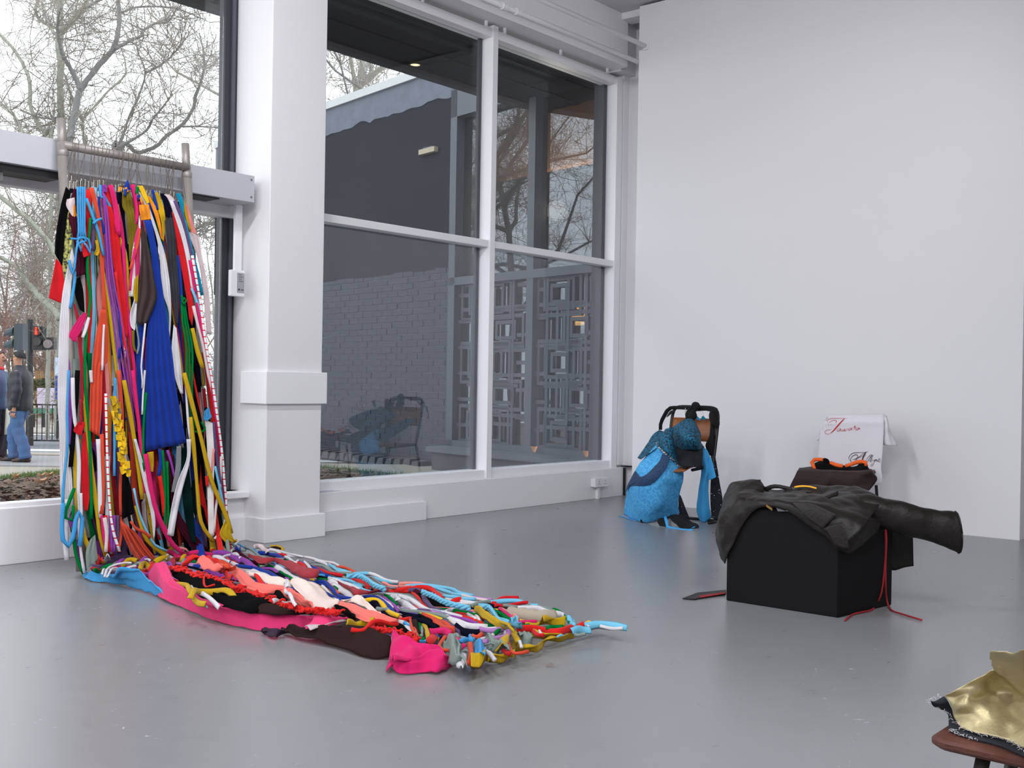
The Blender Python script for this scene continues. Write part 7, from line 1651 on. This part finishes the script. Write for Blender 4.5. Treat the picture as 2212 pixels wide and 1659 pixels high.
gtop = up2([GZ('G470,735 560,690 700,610 860,540 1000,470 1090,420 1180,430 1320,490', (.455, .47, .485, .50, .51, .52, .52, .51)),
            GZ('G540,800 640,750 780,690 920,630 1060,560 1200,520 1300,540 1420,600', (.45, .46, .475, .485, .49, .495, .495, .49)),
            GZ('G580,900 720,840 860,790 1000,740 1140,690 1300,690 1450,740 1600,820', (.435, .455, .46, .465, .468, .47, .47, .47)),
            GZ('G610,1010 760,960 900,920 1050,880 1200,860 1370,900 1520,980 1680,1060', (.42, .435, .445, .45, .45, .45, .45, .45)),
            GZ('G690,1135 820,1110 960,1090 1100,1080 1260,1100 1400,1170 1560,1260 1720,1340', (.412, .42, .425, .43, .43, .43, .43, .43)),
            GZ('G690,1140 850,1200 1000,1235 1150,1270 1300,1310 1450,1380 1600,1450 1750,1520', (.410, .412, .412, .412, .412, .412, .412, .412))], 40, 56)
MB().grid(wrinkle(gtop, .005, 16, 3)).build('gold_face', gold, gc, smooth=True, fixn=False, solid=.0015)
g2 = up2([GZ('G1060,165 1150,170 1260,160 1370,185 1500,130 1640,60', (.62, .625, .63, .63, .65, .66)), GZ('G1065,260 1160,270 1280,280 1390,290 1500,260 1640,220', (.59, .595, .60, .60, .61, .62)), GZ('G1110,400 1200,440 1300,480 1400,520 1520,540 1660,560', (.54, .54, .53, .53, .53, .53)), GZ('G1160,440 1260,500 1340,580 1420,680 1540,780 1660,860', (.51, .50, .495, .49, .485, .48))], 26, 30)
MB().grid(wrinkle(g2, .006, 16, 8)).build('gold_fold', gold, gc, smooth=True, fixn=False, solid=.0015)
und = up2([GZ('G470,738 520,800 570,900 610,1010 690,1135', (.452, .445, .43, .415, .409)), GZ('G360,800 420,840 480,900 540,960 600,1060', (.445, .44, .425, .415, .408)), GZ('G300,800 330,860 420,900 520,960 530,1080', (.45, .435, .425, .412, .406))], 18, 22)
MB().grid(und).build('denim_underside', den, gc, smooth=True, fixn=False, solid=.0015)
un2 = up2([GZ('G530,1060 700,1130 900,1200 1150,1270 1400,1360 1600,1450', .408), GZ('G530,1170 640,1220 760,1260 900,1300 1200,1380 1560,1540', .404)], 10, 26)
MB().grid(un2).build('denim_underside', den, gc, smooth=True, fixn=False, solid=.0015)
thr = mat('frayed white thread', (226, 226, 230), .8); rth = random.Random(12); mb = MB()
for path, z, n in (('G400,715 350,790 300,765 290,850 420,900 520,950 600,1060 690,1135', .43, 26), ('G690,1135 800,1185 950,1230 1100,1260 1250,1300 1400,1370 1498,1440', .412, 44), ('G530,1170 640,1225 760,1262 900,1302', .406, 22)):
    q = spline([tuple(p) for p in GZ(path, z)], n)
    for p in q:
        d = Vector((rth.gauss(0, 1), rth.gauss(0, 1), rth.uniform(-.3, .6))).normalized() * rth.uniform(.004, .014)
        mb.tube([p, p + d * .5 + Vector((0, 0, .002)), p + d], .0003, 3)
tag(mb.build('frayed_threads', thr, gc, fixn=False), kind='stuff')
# small scuffs of fluff on the floor
fl_ = MB(); rq = random.Random(8)
for k in range(40):
    p = fl(1190 + rq.gauss(0, 6), 1437 + rq.gauss(0, 2.5), .003); fl_.tube([p, p + Vector((rq.gauss(0, .012), rq.gauss(0, .012), .004))], .0006, 3)
tag(fl_.build('lint_tuft', mat('lint', (150, 138, 136), .9), fixn=False), 'small tuft of grey lint on the floor beyond the far end of the train', 'lint')

# ================================================================== LABELS FOR LOOK-ALIKES
ORD = 'first second third fourth fifth sixth seventh eighth ninth tenth eleventh twelfth thirteenth fourteenth fifteenth sixteenth seventeenth eighteenth nineteenth twentieth'.split()
hs = sorted([o for o in C.objects if o.name.startswith('wire_hanger')], key=lambda o: o.location.x)
half = len(hs) // 2
for i, o in enumerate(hs):
    o['label'] = f'{ORD[i]} thin wire clip hanger from the left pole on the steel crossbar' if i < half else f'{ORD[len(hs) - 1 - i]} thin wire clip hanger from the right pole on the steel crossbar'
def scr(v):
    d = v - EYE; w = d.dot(F0); return CX + FPX * d.dot(CR) / w, CY - FPX * d.dot(CU) / w
bpy.context.view_layer.update()
def cen(o):
    vs = o.data.vertices; k = [scr(o.location + vs[i].co) for i in range(0, len(vs), max(1, len(vs) // 40))]
    return sum(a for a, b in k) / len(k), sum(b for a, b in k) / len(k)
CUT = (' hanging', ' falling', ' running', ' spread', ' lying', ' folded', ' down ', ' in the ', ' clipped', ' beside', ' at the', ' over ', ' under ', ' in front', ' behind', ' near', ' between', ' across', ' on the', ' right of', ' left of', ' sweeping', ' above', ' twisting', ' curled', ' with ', ' end ', ' poking', ' showing', ' standing')
marks = {}
for o in C.objects:
    if o.type == 'MESH' and o.parent is None and o.name.split('.')[0] in ('hanging_cloth', 'floor_cloth'):
        l = o['label']; k = min([l.find(c) for c in CUT if l.find(c) > 4] + [len(l)]); marks.setdefault(l[:k], []).append(o)
marks = {k: (cen(v[0]), v[0].name.split('.')[0]) for k, v in marks.items() if len(v) == 1 and len(k.split()) <= 6}
used = {}
for o in list(C.objects):
    b_ = o.name.split('.')[0]
    if b_ not in ('cloth_strip', 'floor_strip') or 'group' not in o: continue
    x, y = cen(o); kind = 'hanging_cloth' if b_ == 'cloth_strip' else 'floor_cloth'
    head = o['label'].split(' cloth strip')[0]
    near = sorted(marks.items(), key=lambda kv: abs(kv[1][0][0] - x) + .5 * abs(kv[1][0][1] - y) + (1e4 if kv[1][1] != kind else 0))
    best = None
    for nm, ((mx_, my_), _) in near[:7]:
        side = ('left of' if x < mx_ else 'right of') if b_ == 'cloth_strip' or abs(x - mx_) > abs(y - my_) * 1.5 else ('beyond' if y < my_ else 'in front of')
        l = f'{head} strip {"hanging" if b_ == "cloth_strip" else "lying"} {side} the {nm}'
        if l not in used: best = l; break
    if best is None: best = f'{head} strip {"hanging" if b_ == "cloth_strip" else "lying"} near the {near[0][0]}'
    used[best] = 1; o['label'] = best
